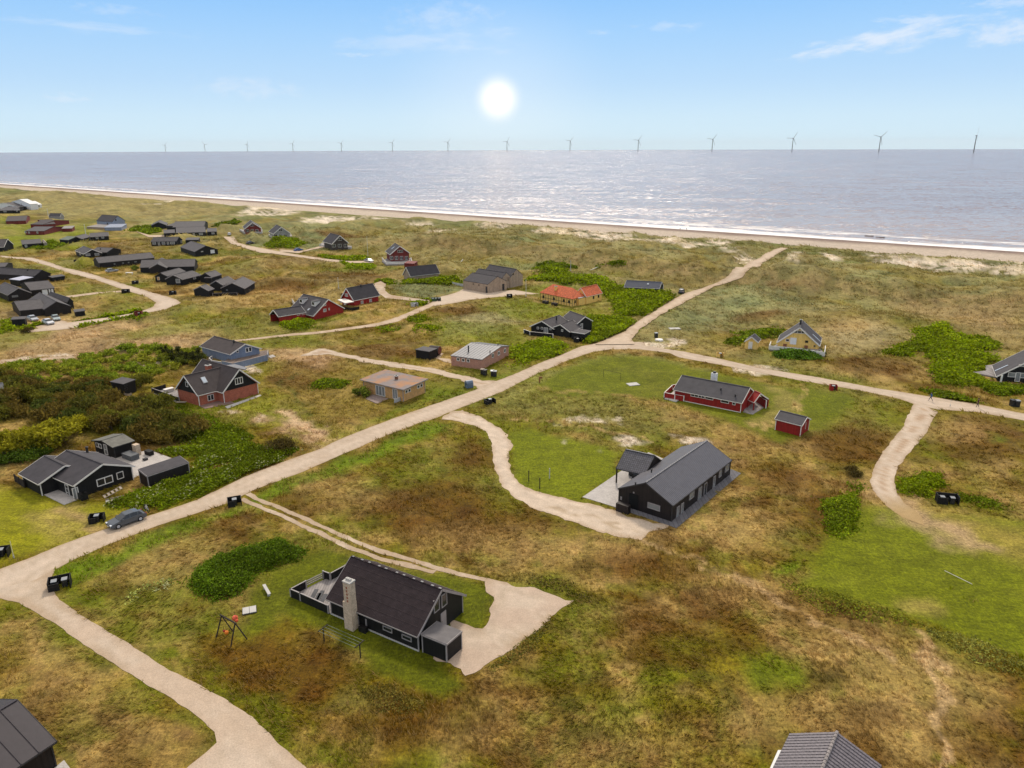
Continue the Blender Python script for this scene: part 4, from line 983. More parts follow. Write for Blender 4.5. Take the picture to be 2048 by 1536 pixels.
# ---- ochre bungalow
h = House('bungalow', 'ochre brick bungalow with a nearly flat rust stained roof', at=(806, 808))
b = h.block((806, 780.6), (720, 760.2), C=(856, 761), ze=2.6, zr=2.85, kind='mono', wall=OCH, roof=RUST, trim=GRT, oh=(.5, .5), tw=.14)
h.win(b, 'a', 761, 781.5, 2.6, 2.1, WHT, GLL, mull=2, name='glass_door', bw=.12); h.win(b, 'a', 790.4, 788, 1.3, 2.1, WHT, GLL, name='glass_door', mull=1)
for uu, vv in ((812.5, 783), (818.5, 780.5), (836.5, 773.3), (842.5, 770.8)): h.win(b, 'g', uu, vv, .75, .7, WHT, GLS, bw=.1)
h.chim(b, 793, 757, .5, .5, mat=surf('rusty_metal', (.2, .09, .05)))
h.flat('terrace', [(731, 797), (745, 788.5), (777, 797), (754, 807)], surf('red_grey_paving', (.24, .18, .16), .12, .85, .2, 'brick'), z=.12)
h.box('low_wall', 800, 802, 3.2, .2, .8, CONC, b, rot=math.atan2(b['v'].y, b['v'].x))
# ---- long red house
h = House('summer_house', 'long red boarded house with grey roof and white barge boards on the lawn', at=(1487, 827))
b = h.block((1484, 807.5), (1346.4, 780.5), C=(1512, 787), R=(1497.8, 776.6), ze=1.9, wall=RED, roof=FELTG, trim=WHT, oh=(.25, .3), tw=.14)
for uu, vv, w_, m_ in ((1389.4, 790.7, 1.6, 1), (1403, 793.2, 1.3, 1), (1418.7, 796.2, 1.6, 0), (1449.9, 803, 1.6, 0), (1467.9, 807, .6, 0)): h.win(b, 'a', uu, vv, w_, .6, WHT, GLS, mull=m_, bw=.09)
h.pipe(b, 1441.6, 780, .14, .35); h.pipe(b, 1470.5, 792.5, .14, .35)
Wf = b['W']
MB().box(Wf(b['L'] / 2, b['oe'] - .05, h.z0 + .02), b['u'], b['v'].normalized(), (0, 0, 1), b['L'] / 2 - .3, .04, .1).build('plinth', WHT, h.root)
h.flat('patio', [(1486, 824), (1502, 792), (1531, 813), (1505, 829)], DECK, z=.05)
c2 = h.block((1508, 806), (1496, 800.5), C=(1533, 797), R=(1518, 788), ze=1.5, rt=.4, wall=RED, roof=RED, trim=WHT, faces='d', oh=(.02, .02), tw=.14, roofname='lean_to_roof')
h.fence([(1510, 786), (1533, 801)], 1.6, RED, 0, WHT)
h.flat('deck', [(1329, 797), (1352, 778), (1375, 790), (1352, 803)], CONC, z=.15)
h.fence([(1328.8, 785), (1350, 789), (1368, 792)], 1.05, RED, .1, WHT); h.fence([(1330, 784), (1345, 770), (1353, 768.5)], 1.05, RED, .1, WHT)
cc_ = Wf(b['L'] * .62, b['Wd'] - .1, h.z0); zt = solve_z(cc_.x, cc_.y, 746)
cp_ = MB().box(Vector((cc_.x, cc_.y, (h.z0 + zt) / 2)), b['u'], b['v'].normalized(), (0, 0, 1), .55, .4, (zt - h.z0) / 2).build('chimney', surf('white_brick', (.7, .68, .65), .08, .8, .2, 'brick'), h.root)
MB().box(Vector((cc_.x, cc_.y, zt + .15)), b['u'], b['v'].normalized(), (0, 0, 1), .3, .2, .145).build('flue_pot', DKT, cp_)
h = House('garden_shed', 'small red boarded shed with grey roof right of the long red house', 'shed', at=(1600, 867))
b = h.block((1604.2, 852.8), (1549.5, 839), C=(1621.8, 839.5), R=(1612.5, 835.6), ze=1.95, wall=RED, roof=FELTG, trim=WHT, oh=(.2, .2), tw=.14)
h.win(b, 'g', 1611, 851, .1, 1.3, WHT, WHT, name='door_brace')
# ---- yellow A-frame house and shed
h = House('summer_house', 'yellow boarded house with steep dark roof and white railed deck', at=(1590, 701))
b = h.block((1553, 686), (1560, 671), C=(1640, 693), R=(1600, 656.2), ze=1.15, wall=YEL2, roof=FELT, trim=WHT, oh=(.3, .3), tw=.22)
h.win(b, 'g', 1575, 680.3, .9, .7, WHT, GLS); h.win(b, 'g', 1586.5, 682, 1.5, 1.7, WHT, WHW, name='double_door', mull=1); h.win(b, 'g', 1613.3, 683.2, .9, .8, YEL2, GLS); h.win(b, 'g', 1629, 692, .6, .6, YEL2, GLS)
h.win(b, 'g', 1599, 664, 2.6, .7, WHT, GLS, mull=2)
h.chim(b, 1601, 649, .45, 1.2, mat=DKT); h.skylight(b, 1633, 676.5, .4, 2.6, 1)
h.flat('deck', [(1540, 699), (1553, 688), (1641, 697), (1648, 707)], DECK, z=.35)
h.fence([(1538.6, 691), (1545, 692), (1600, 697), (1649.5, 705)], .9, WHT, .35, WHT, name='deck_rail')
h.fence([(1542, 683), (1538.6, 691)], .9, WHT, .35, WHT, name='deck_rail'); h.fence([(1651, 691.5), (1649.5, 705)], .9, WHT, .35, WHT, name='deck_rail')
for uu, vv in ((1570, 692), (1603, 694), (1612, 695.5)): h.box('garden_table', uu, vv, 1.4, .8, .7, surf('reddish_furniture_wood', (.22, .09, .05)), b, z=.36)
h = House('garden_shed', 'tiny yellow shed with white door left of the yellow house', 'shed', at=(1500, 700))
b = h.block((1488.9, 683.7), (1495, 677), C=(1516.2, 686), R=(1503.5, 674.8), ze=1.8, wall=YEL2, roof=FELT, trim=WHT, oh=(.15, .15), tw=.14)
h.door(b, 'g', 1500.8, 690, .95, 1.85, WHT)
# ---- black A-frame at the right edge
h = House('summer_house', 'black house with steep dark roof at the right edge beside green thicket', at=(2000, 765))
b = h.block((1992.3, 754.4), (1984, 732), C=(2110, 757), R=(2050, 722), ze=.9, wall=BLK, roof=FELT, trim=WHT, oh=(.3, .3), tw=.16)
h.win(b, 'g', 2023.6, 749.5, 1.4, 1.0, WHT, GLL); h.win(b, 'g', 2035.5, 754, .95, 2.0, WHT, GLL, name='glass_door'); h.win(b, 'g', 2047, 751, 1.3, 1.1, WHT, GLL); h.win(b, 'g', 2043, 731, 1.0, .5, WHT, GLL)
h.skylight(b, 2003, 736.5, .35, 2.6); h.flat('deck', [(1943, 744), (1972, 741), (1970, 731), (1986, 729), (1992, 754)], DECK, z=.3)
h.box('white_post', 2001, 767, .3, .3, 1.8, WHT, b)
# ---- bottom right tiled roof
h = House('summer_house', 'house cut by the bottom edge, its gable roof of grey ribbed tiles', at=(1660, 1540))
b = h.block((1579, 1470.8), (1500, 1634), C=(1762, 1534), R=(1684.6, 1467.9), ze=2.2, wall=WHW, roof=surf('grey_tile', (.13, .115, .125), .2, .6, .4), trim=DKT, oh=(.12, .12), tw=.08)
Wf = b['W']; nb = int(b['L'] / .30)
for side in (0, 1):
    m = MB()
    y_e = 0 if side == 0 else b['Wd']
    nrow = 12
    for q in range(int(b['L'] / .36)):
        x = .1 + q * .36
        for r_ in range(nrow):
            ya = y_e + (b['yr'] - y_e) * r_ / nrow; yb = y_e + (b['yr'] - y_e) * (r_ + 1) / nrow
            za, zb = b['rz'](ya) + .17, b['rz'](yb) + .145
            m.bar(Wf(x + rnd.uniform(-.006, .006), ya, za), Wf(x, yb, zb), .22, .07)
    tag(m.build('roof_tile', surf('grey_tile_crown', (.15, .13, .14), .35, .6, .4, nscale=5), b['roof_obj']), kind='stuff')
for q in range(int(b['L'] / .4)):
    x = .2 + q * .4; o_ = MB().tube(Wf(x - .19, b['yr'], b['zr'] + .22), Wf(x + .19, b['yr'], b['zr'] + .24), .13, .15, 8).build('ridge_tile', surf('grey_tile_ridge', (.24, .21, .20), .3, .8, .3, nscale=4), b['roof_obj'])
h.flat('white_terrace', [(1556, 1500), (1566, 1500), (1550, 1545), (1536, 1545)], WHW, z=.8)
# ---- bottom left steel roof
h = House('summer_house', 'dark house cut by the bottom left corner, its steel roof folded in wide seams', at=(110, 1540))
b = h.block((113.5, 1485.5), (-90, 1622), R=(34.4, 1402), ze=2.3, wall=BLK2, roof=METD, trim=DKT, oh=(.3, .3), tw=.12)
Wf = b['W']
for q in range(1, int(b['L'] / 1.35) + 1):
    x = q * 1.35
    for ya, yb in ((0.03, b['yr']), (b['Wd'] - .03, b['yr'])):
        MB().bar(Wf(x, ya, b['rz'](ya) + .16), Wf(x, yb, b['zr'] + .16), .06, .08).build('roof_seam', METD, b['roof_obj'])
h.flat('slab', [(108, 1536), (128, 1520), (140, 1536), (120, 1550)], PAVE, z=.05)
# ---- black house centre
h = House('summer_house', 'black house with split roofs and white barge boards beside the junction', at=(1108, 676))
b = h.block((1108, 659), (1143, 646.5), C=(1048.7, 657), R=(1083.5, 642.9), ze=1.7, wall=BLK, roof=FELT, trim=WHT, oh=(.3, .3), tw=.15)
b3 = h.block((1140, 665), (1165, 655), C=(1106, 655), R=(1120, 650), ze=1.7, rt=.5, wall=BLK, roof=FELT, trim=WHT, oh=(.2, .2), tw=.12, roofname='middle_roof')
b2 = h.block((1154.2, 648.2), (1124, 636.5), C=(1178, 639.7), R=(1163, 634), ze=2.6, wall=BLK, roof=FELT, trim=WHT, oh=(.2, .2), tw=.14, roofname='rear_roof')
sb = h.block((1155, 658.5), (1143, 664.5), C=(1178, 664.5), ze=1.9, zr=2.0, kind='mono', wall=BLK, roof=FELT, trim=WHT, oh=(.05, .05), tw=.1, roofname='shed_roof')
for uu, vv in ((1076, 656), (1084, 656.3)): h.win(b, 'g', uu, vv, .6, .6, WHT, GLS)
h.win(b, 'g', 1092, 661, 1.2, 1.6, WHT, GLL, mull=1, name='glass_door'); h.win(b, 'g', 1101, 658, .5, .5, WHT, GLS); h.win(b3, 'g', 1124.5, 661, .6, .6, WHT, GLL); h.win(b2, 'g', 1163, 653, .8, 1.6, WHT, GLL)
h.pipe(b, 1113, 640, .2, 1.1)
h.fence([(1048, 659), (1060, 663), (1106, 668)], 1.0, BLK, .1, WHT)
# ---- orange roofed yellow house
h = House('thatched_style_house', 'yellow timber framed house with orange tile roof', at=(1145, 613))
h.name = 'farm_cottage'; h.root.name = 'farm_cottage'
b = h.block((1145, 599), (1079, 585.5), C=(1168, 591.5), R=(1152, 578), ze=2.4, wall=YEL, roof=ORNG, trim=None, kind='hip', oh=(.3, .3))
b2 = h.block((1172.6, 594.5), (1205, 587), C=(1156, 588), R=(1166, 576.5), ze=2.3, wall=YEL, roof=ORNG, trim=WHT, oh=(.2, .2), tw=.12, roofname='wing_roof')
b4 = h.block((1158, 597.5), (1178, 592.5), C=(1150, 592), ze=2.3, zr=2.6, kind='mono', wall=YEL, roof=METL, trim=None, oh=(.1, .1), roofname='link_roof')
for uu, vv in ((1087, 593.5), (1108, 597.5), (1127.8, 601.2), (1138.4, 603.5)): h.win(b, 'a', uu, vv, .8, .9, DTIM, GLS)
for uu, vv in ((1150, 603.5), (1162, 600)): h.win(b, 'g', uu, vv, .7, .9, DTIM, GLS)
for uu, vv in ((1187, 595), (1197, 592.5)): h.win(b2, 'a', uu, vv, .7, .9, DTIM, GLS)
Wf = b['W']
for q in range(13):
    x = b['og'] + (b['L'] - 2 * b['og']) * q / 12
    MB().box(Wf(x, b['oe'] - .03, h.z0 + 1.15), b['u'], b['v'].normalized(), (0, 0, 1), .05, .03, 1.2).build('timber_post', DTIM, h.root)
for q in range(7):
    y = b['oe'] + (b['Wd'] - 2 * b['oe']) * q / 6
    MB().box(Wf(b['og'] - .03, y, h.z0 + 1.15), b['v'].normalized(), b['u'], (0, 0, 1), .05, .03, 1.2).build('timber_post', DTIM, h.root)
MB().box(Wf(b['L'] / 2, b['oe'] - .035, h.z0 + 1.05), b['u'], b['v'].normalized(), (0, 0, 1), b['L'] / 2 - .4, .035, .05).build('timber_rail', DTIM, h.root)
h.chim(b, 1112, 579, .7, 1.0, mat=YEL)
for uu, vv in ((1091, 607), (1109, 611)): h.box('porch_bench', uu, vv, 2.0, 1.0, .9, DTIM, b)
# ---- grey low house beside beach path
h = House('summer_house', 'low house with blue grey roof half hidden by the green thicket below the ridge', at=(1319, 586))
b = h.block((1319, 578), (1248, 574.5), C=(1342, 573.5), R=(1325.6, 564.6), ze=1.7, wall=BLK, roof=surf('blue_grey_roof', (.085, .088, .11), .15), trim=WHT, oh=(.2, .2), tw=.14)
h.win(b, 'g', 1326, 576, .8, 1.0, WHT, GLL); h.skylight(b, 1296, 568, .5, .5)
# ---- tan cedar house, three gables
h = House('summer_house', 'large cedar clad house of three staggered gables on the pale forecourt', at=(977, 583))
b = h.block((976, 569.4), (926, 561.3), C=(1014, 562.6), R=(995.9, 553.4), ze=3.0, wall=TAN, roof=FELT, trim=None, oh=(.03, .03))
b2 = h.block((1000, 562), (944, 553), C=(1026, 556), R=(1012, 546), ze=3.3, wall=TAN, roof=FELT, trim=None, oh=(.03, .03), roofname='middle_roof')
b3 = h.block((1020, 556), (966, 546), C=(1037, 549), R=(1021, 538.8), ze=3.6, wall=TAN, roof=FELT, trim=None, oh=(.03, .03), roofname='rear_roof')
h.door(b, 'g', 1006.5, 574, 1.0, 2.2, DKT); h.door(b, 'a', 973, 577, .8, 2.2, DKT)
for uu, vv in ((947, 568), (958, 570)): h.win(b, 'a', uu, vv, .9, .5, TAN, GLS)
h.win(b2, 'g', 1016, 558, .5, 1.6, TAN, GLS); h.win(b3, 'g', 1026, 548, 1.2, .7, TAN, GLS)
h.fence([(905, 564), (926, 568)], .9, CONC, 0, None)
# ---- tan shed-like house
h = House('summer_house', 'tan boarded house with black felt roof behind a strip of green thicket', at=(821, 561))
b = h.block((820.6, 553.4), (879.9, 547), C=(800.8, 550.7), R=(812.6, 534.9), ze=1.8, wall=TAN, roof=FELT, trim=WHT, oh=(.3, .3), tw=.14)
# ---- chalet with dark red gable
h = House('summer_house', 'two storey chalet with dark red gable and white railed balcony', at=(800, 530))
b = h.block((779.7, 509.9), (770.5, 503.3), C=(820.6, 507), R=(800.8, 492.7), ze=3.4, wall=RED2, roof=FELT, trim=WHT, oh=(.5, .5), tw=.26)
h.win(b, 'g', 800.5, 502.5, 2.4, 1.1, WHT, GLS, mull=2); h.skylight(b, 786, 496, .8, 1.6)
for uu in (783, 793, 803, 813): h.win(b, 'g', uu, 516, 1.4, 1.6, WHT, GLS, mull=1)
h.flat('balcony', [(764, 522), (776, 515), (822, 516), (824, 528), (772, 529)], DECK, z=.5)
h.fence([(764, 515), (771.8, 523.5), (798, 524.5), (824, 523)], .9, WHT, .45, WHT, name='deck_rail')
h.fence([(824, 523), (822, 515)], .9, WHT, .45, WHT, name='deck_rail')
h = House('garden_shed', 'little dark red shed in front of the two storey chalet', 'shed', at=(820, 535))
b = h.block((828, 528), (808, 527), C=(831, 524), ze=1.9, zr=2.1, kind='mono', wall=RED2, roof=RED2, trim=None, oh=(.05, .05))
# ---- three dune chalets
for nm, A_, B_, C_, R_2, at_, wl_, lab in [
    ('w', (663.7, 488.8), (645.2, 483.5), (701.9, 488), (679.5, 471.6), (680, 500), surf('dark_brown_shingle', (.06, .045, .035), .3), 'dune chalet with dark brown gable and wraparound pale deck'),
    ('v', (546.4, 468.8), (537, 463.7), (582, 467.7), (560.9, 454.5), (562, 480), GREYW, 'dune chalet with pale grey boarded gable right of the red one'),
    ('u', (488.6, 458.9), (485.4, 453.6), (523.5, 457), (504.4, 445.4), (504, 470), RED2, 'dune chalet with dull red gable and white railed deck')]:
    h = House('summer_house', lab, at=at_)
    b = h.block(A_, B_, C=C_, R=R_2, ze=3.0, wall=wl_, roof=FELT, trim=WHT, oh=(.5, .5), tw=.28)
    cx, cy = R_2[0], (A_[1] + R_2[1]) / 2
    h.win(b, 'g', cx, cy - 1.5, 1.9, 1.2, WHT, GLS, mull=1)
    for dx in (-12, 0, 12): h.win(b, 'g', cx + dx * (1 if nm == 'w' else .8), A_[1] + 2.5, 1.7, 1.5, WHT, GLS, mull=1)
    x0, x1, yb = A_[0] - 16 * (1 if nm == 'w' else .6), C_[0] + 1, at_[1] - 3
    if nm == 'w': x0, x1 = 639, 703
    h.flat('deck', [(x0, yb - 7), (A_[0], yb), (x1, yb), (x1 + 1, yb - 8), (x0 + 5, yb - 12)], DECK, z=.5)
    h.fence([(x0, yb - 9), (A_[0], yb - 3), (x1, yb - 3.5)], .8, surf('pale_weathered_rail', (.5, .46, .42)), .5, WHT, name='deck_rail')
# ---- red house with garage
h = House('summer_house', 'red house with two white dormers and an attached long garage wing', at=(627, 647))
b = h.block((626.8, 633), (577, 621), C=(668.2, 612.7), R=(651.8, 599.5), ze=1.2, wall=RED, roof=FELT, trim=WHT, oh=(.3, .3), tw=.2)
b2 = h.block((556.9, 634.2), (612, 625.5), C=(538.5, 629.8), R=(546.4, 620.6), ze=2.0, wall=RED, roof=FELT, trim=WHT, oh=(.3, .2), tw=.2, roofname='garage_roof', faces='ad')
h.win(b, 'g', 649.5, 620.5, 1.2, .9, WHT, GLL, mull=1); h.win(b, 'g', 649, 609.5, 1.1, .7, WHT, GLL); h.win(b, 'g', 658, 618, .4, .7, WHT, GLL)
h.win(b2, 'a', 597, 629, 1.0, .45, WHT, GLL); h.win(b2, 'a', 606.5, 628, 1.0, .45, WHT, GLL); h.skylight(b, 617.5, 619, .5, .8)
for uu, vv in ((607.5, 603), (632, 608)):
    c, t, bb, n = h.roofpt(b, uu, vv); z = Vector((0, 0, 1)); fw = Vector((-t.y, t.x, 0)); fw = fw if fw.dot(n) > 0 else -fw
    d_ = MB().box(c + z * .25, t, fw, z, .85, 1.0, .75).build('dormer', WHT, h.root)
    MB().box(c + z * 1.06, t, fw, z, 1.05, 1.2, .05).build('dormer_roof', FELT, d_); MB().box(c + z * .3 + fw * 1.015, t, fw, z, .55, .02, .4).build('pane', GLS, d_)
h.fence([(584, 598), (590, 606)], 1.2, WHT, .8, None, name='balcony_wall')
h.box('covered_trailer', 672, 619, 3.0, 1.6, 1.0, BLK)
# ---- red steep house
h = House('summer_house', 'red house with steep black roof and white trimmed balcony gable', at=(718, 616))
b = h.block((707.2, 602.1), (759.9, 591.6), C=(676.5, 599.5), R=(692.7, 577.1), ze=1.7, wall=RED, roof=FELT, trim=WHT, oh=(.4, .3), tw=.2)
h.win(b, 'a', 724, 604.5, 1.0, 1.0, WHT, GLL, mull=1); h.win(b, 'a', 741, 601, 1.0, 1.0, WHT, GLL, mull=1)
h.win(b, 'g', 693, 590, 1.2, 1.0, WHT, GLL, mull=1); h.win(b, 'g', 690, 609, .9, 1.8, WHT, WHW, name='white_door'); h.win(b, 'g', 682, 603.5, .7, .7, WHT, GLL)
h.flat('balcony', [(675, 599), (690, 597), (708, 603), (690, 606)], WHT, z=2.3, th=.2); h.pipe(b, 722, 574, .18, .8)
h.fence([(682, 612), (700, 616), (718, 613)], .9, BLK, 0, None)

# ---- village clusters further off
def simple(label, at, blocks, name='summer_house', cat='house', wins=(), pipes=()):
    hh = House(name, label, cat, at=at); bs = []
    for i, bd in enumerate(blocks):
        kw = dict(wall=BLK, roof=FELTL, trim=None, oh=(.2, .2), ze=2.1, tw=.2); kw.update(bd[1]); 
        if i: kw.setdefault('roofname', 'wing_roof')
        bs.append(hh.block(*bd[0], **kw))
    for w in wins: hh.win(bs[w[0]], *w[1:4], w[4], w[5], w[6] if len(w) > 6 else WHT, w[7] if len(w) > 7 else GLL)
    for p in pipes: hh.pipe(bs[p[0]], p[1], p[2], .2, .6)
    return hh
simple('long low black house with plain grey gable roof beside the cul-de-sac road', (198, 537), [(((197.6, 527), (309.7, 516), (185.9, 521), (189.5, 515.5)), dict(roof=FELTT and FELTL, wall=BLK2))],
       wins=[(0, 'a', 229, 528, .8, .7, DKT, GLL), (0, 'a', 246, 526, .8, .7, DKT, GLL), (0, 'a', 257, 525, .8, .7, DKT, GLL), (0, 'a', 271, 523.5, 1.2, .6, DKT, GLL)])
simple('black house with white edged gable above the long low house', (180, 515), [(((166.8, 508.8), (150, 502), (206.4, 507), (183.7, 499)), dict(trim=WHT, ze=2.2)), (((213, 505.5), (180, 504), (212, 498), ), dict(depth=None, zr=3.6, ze=2.2))],
       wins=[(0, 'g', 176, 509.5, 1.8, 1.0), (0, 'g', 194, 508.5, 1.8, 1.0), (0, 'a', 160, 507, 1.6, 1.4)], pipes=[(1, 201, 499)])
simple('blue grey house with tall dark roof and a low side wing', (224, 458), [(((224.7, 444.2), (192.5, 442), (243, 440.8), (231.5, 431.7)), dict(wall=BLUE2, roof=FELT, ze=3.6)), (((243, 455), (208, 455.5), (254, 450)), dict(wall=BLUE2, roof=BLUE2, kind='mono', ze=1.8, zr=2.4)), (((207, 455.5), (172, 454), (207, 449)), dict(wall=TAN, roof=FELTT, kind='mono', ze=1.2, zr=2.0))],
       wins=[(0, 'g', 231.5, 440, .8, 1.2, DKT, GLS), (0, 'a', 215, 447, .9, 1.1, DKT, GLS)])
simple('long low house with broken dark roof and white panes behind the flagpole', (190, 479), [(((183, 473), (164, 478), (182, 467)), dict(zr=3.4, trim=GRT)), (((218, 472), (180, 474.5), (217, 466.5)), dict(zr=3.4, trim=GRT))],
       wins=[(1, 'a', 205.5, 474.5, 1.2, 1.2), (1, 'a', 194, 475.5, 1.2, 1.2), (0, 'a', 180, 477.5, .8, 1.2)])
simple('black house with middle gable edged in pale grey and a tiny skylight', (290, 548), [(((389, 533.3), (279, 535.8), (386, 524), ), dict(zr=4.2, trim=None)), (((333.8, 536), (342, 524), (298.7, 536), (317, 527.7)), dict(trim=GRT, wall=BLK2))],
       wins=[(0, 'a', 305, 541, .8, .8, DKT, GLS)])
simple('black house with large white gable window and side wings by the bend', (365, 570), [(((365.3, 559.5), (402.7, 550.6), (330, 558.6), (346.3, 550.4)), dict(trim=GRT)), (((335, 553.5), (372, 543), (307, 554), (322, 546.5)), dict()), (((424, 555.5), (444.4, 549.8), (404, 552), (413.7, 546.5)), dict()), (((408, 556.5), (423, 556.5), (408, 552)), dict(kind='mono', zr=2.3))],
       wins=[(0, 'g', 356, 562, 1.6, 1.5), (0, 'a', 389, 556, 1.4, .8, WHT, GLL), (1, 'g', 317, 557, .9, 1.2, WHT, OCH)])
hh = simple('group of black gabled blocks joined round a small fenced yard', (489, 589), [(((489.4, 577.6), (510.4, 565), (443.2, 575.5), (466.3, 566)), dict(trim=GRT)), (((446.4, 571.2), (470.5, 561.9), (420, 569.2), (433, 562)), dict(trim=GRT)), (((417, 582), (428.5, 578), (387, 579.7), (400, 573)), dict(trim=GRT))],
       wins=[(0, 'a', 500, 580, 2.2, .8, DKT, GLS), (0, 'g', 454, 580, .8, .6, DKT, GLL)])
hh.fence([(425, 586.5), (474, 585.5)], 1.0, BLK, 0, GRT)
simple('black house with deep dark roof and pale porch right of the white windowed one', (388, 515), [(((389, 504.5), (360, 494.5), (430, 497.5), (409.5, 491.8)), dict(trim=None))], wins=[(0, 'g', 404, 503, 1.0, .4, WHT, GLL), (0, 'g', 425, 503, 2.0, 1.6, WHT, WHW)])
simple('black house with a row of white framed windows', (330, 490), [(((353, 483), (301, 484), (368.5, 479.6), (360, 474)), dict())],
       wins=[(0, 'a', 308.5, 486.5, 1.6, 1.2), (0, 'a', 318, 487, 1.0, 1.9), (0, 'a', 327, 486.5, 1.6, 1.2), (0, 'a', 336, 486.5, 1.0, 1.2), (0, 'a', 345, 486, 2.2, 1.2), (0, 'g', 362.5, 483.5, 1.2, 1.3)])
simple('longest black house with stacked roofs in the middle of the hamlet', (380, 474), [(((412, 464.5), (352, 466.5), (410, 456)), dict(zr=4.0)), (((408, 454), (345, 455), (408, 446)), dict(zr=5.2, ze=3.0)), (((434, 463.5), (414, 464), (433, 457)), dict(zr=3.2)), (((350, 466), (327, 467), (350, 459)), dict(zr=3.0))],
       wins=[(0, 'a', 375, 469.5, .9, 1.6), (0, 'a', 387.5, 469, .9, 1.4), (0, 'a', 402, 468, 2.0, 1.2), (2, 'a', 426, 466.5, 1.5, 1.0)])
simple('small black gabled house with pale path in front of it', (318, 457), [(((333, 450.5), (336, 446.5), (302, 451), (317.7, 444.2)), dict(trim=GRT)), (((357, 453), (332, 452), (356, 446)), dict(zr=3.2))])
simple('flat roofed black garage between two black houses', (388, 484), [(((397, 480), (370, 480.5), (396, 476)), dict(kind='mono', zr=2.2, ze=2.0))], 'garage', 'garage')
simple('long black house behind the cross gabled pair at the left edge', (69, 561), [(((69, 553), (-30, 547), (110, 548.3), (86.7, 540.4)), dict(wall=BLK2, roof=FELT)), ], pipes=[(0, 55, 541)])
simple('black cube shed with pale lilac roof behind the left pair of houses', (38, 569), [(((38.7, 561.2), (17.6, 558.8), (58.6, 555)), dict(kind='mono', zr=2.5, ze=2.3, roof=LIL))], 'garden_shed', 'shed')
simple('black house with crossing gable and white lit veranda at the left edge', (15, 602), [(((14.6, 591), (-12, 579), (63.3, 586), (36, 576.6)), dict(trim=GRT, wall=BLK2)), (((61, 581.5), (110, 576.8), (40, 570)), dict(trim=None, wall=BLK2, zr=3.8))],
       wins=[(0, 'g', 30, 592.5, 1.7, .6, GRT, GLL), (1, 'a', 90, 584.5, 1.6, 1.8, WHT, WHW), (1, 'a', 99.5, 583.5, .5, 1.8, WHT, WHW), (1, 'a', 105, 583, .6, 1.8, WHT, WHW)])
simple('black house with front gable above the three parked cars', (88, 633), [(((38.7, 622.2), (92, 617), (22, 607.5), (30, 603.5)), dict(wall=BLK2)), (((87.9, 620), (55, 601), (142.4, 613), (113, 603.7)), dict(wall=BLK2)), (((134, 606), (95, 593), (140, 601)), dict(zr=3.4))])
simple('small black box shed beside the parked cars', (36, 655), [(((50, 638.5), (21, 640), (49, 634)), dict(kind='mono', zr=2.1, ze=2.0))], 'garden_shed', 'shed')
simple('low black kennel like shed right of the house with parked cars', (160, 630), [(((171, 622), (149, 625), (168, 618)), dict(kind='mono', zr=1.5, ze=1.4))], 'garden_shed', 'shed')
simple('dark slatted lean-to beside the long black house near the left edge', (115, 556), [(((131, 552), (104, 556), (128, 549.5)), dict(kind='mono', zr=1.6, ze=1.4))], 'garden_shed', 'shed')
simple('long dark brown roofed house with red boarded wall', (30, 446), [(((52, 441.5), (11, 443), (60, 433)), dict(wall=RED2, roof=FELT2, zr=4.0)), ])
simple('low house with wide brown roof behind the little red house', (85, 453), [(((84, 449.5), (60, 449), (79, 440)), dict(wall=RED2, roof=FELT2, zr=3.6)), (((111, 448), (84, 449.5), (100, 439)), dict(wall=RED2, roof=FELT2, zr=3.6))])
simple('small red boarded house with grey roof and white window sills', (65, 467), [(((88, 462.5), (49, 462.5), (84, 453.5)), dict(wall=RED2, roof=FELTL, zr=3.4))], wins=[(0, 'a', 51, 464.5, 1.0, 1.0), (0, 'a', 58, 465, 1.0, 1.0), (0, 'a', 75, 465, .9, 1.2)])
simple('little red shed with pale pink roof in the grass', (133, 462), [(((144, 457), (123, 457.5), (143, 453.5)), dict(wall=RED2, roof=FELTT, kind='mono', zr=2.4, ze=1.9))], 'garden_shed', 'shed')
simple('grey roofed house with a pale gable edge beside the far flagpole', (115, 436), [(((120, 434), (97, 434), (138, 433), (125, 427)), dict(wall=GREYW, roof=FELTL, trim=WHT))])
simple('sunken house with mossy green grey roof', (128, 483), [(((137, 480.5), (118, 479.5), (145, 474)), dict(wall=BLK, roof=surf('green_grey_roof', (.12, .14, .11)), zr=3.2))])
simple('grey roofed black house with pale timber porch at its end', (62, 494), [(((84, 486.5), (44, 489.5), (80, 480)), dict(zr=3.4, roof=FELTL)), (((88, 488), (83, 482), (92, 484)), dict(zr=2.8, wall=TIMB, roof=TIMB))], wins=[(0, 'a', 52, 492, 1, 1.2)])
simple('black roofed house cut by the left edge below the pale path', (5, 500), [(((8, 494.5), (-30, 496), (33, 489), (18, 478.5)), dict(trim=WHT, roof=FELTL))])
simple('dark grey roofed house at the far left edge beside the white one', (14, 424), [(((27, 421), (-5, 421.5), (24, 413.5)), dict(zr=3.4)), (((40, 421), (28, 421.5), (38, 417)), dict(zr=2.8))], wins=[(0, 'a', 10, 423, 2, 1), (1, 'a', 34, 421.5, 1, 1)])
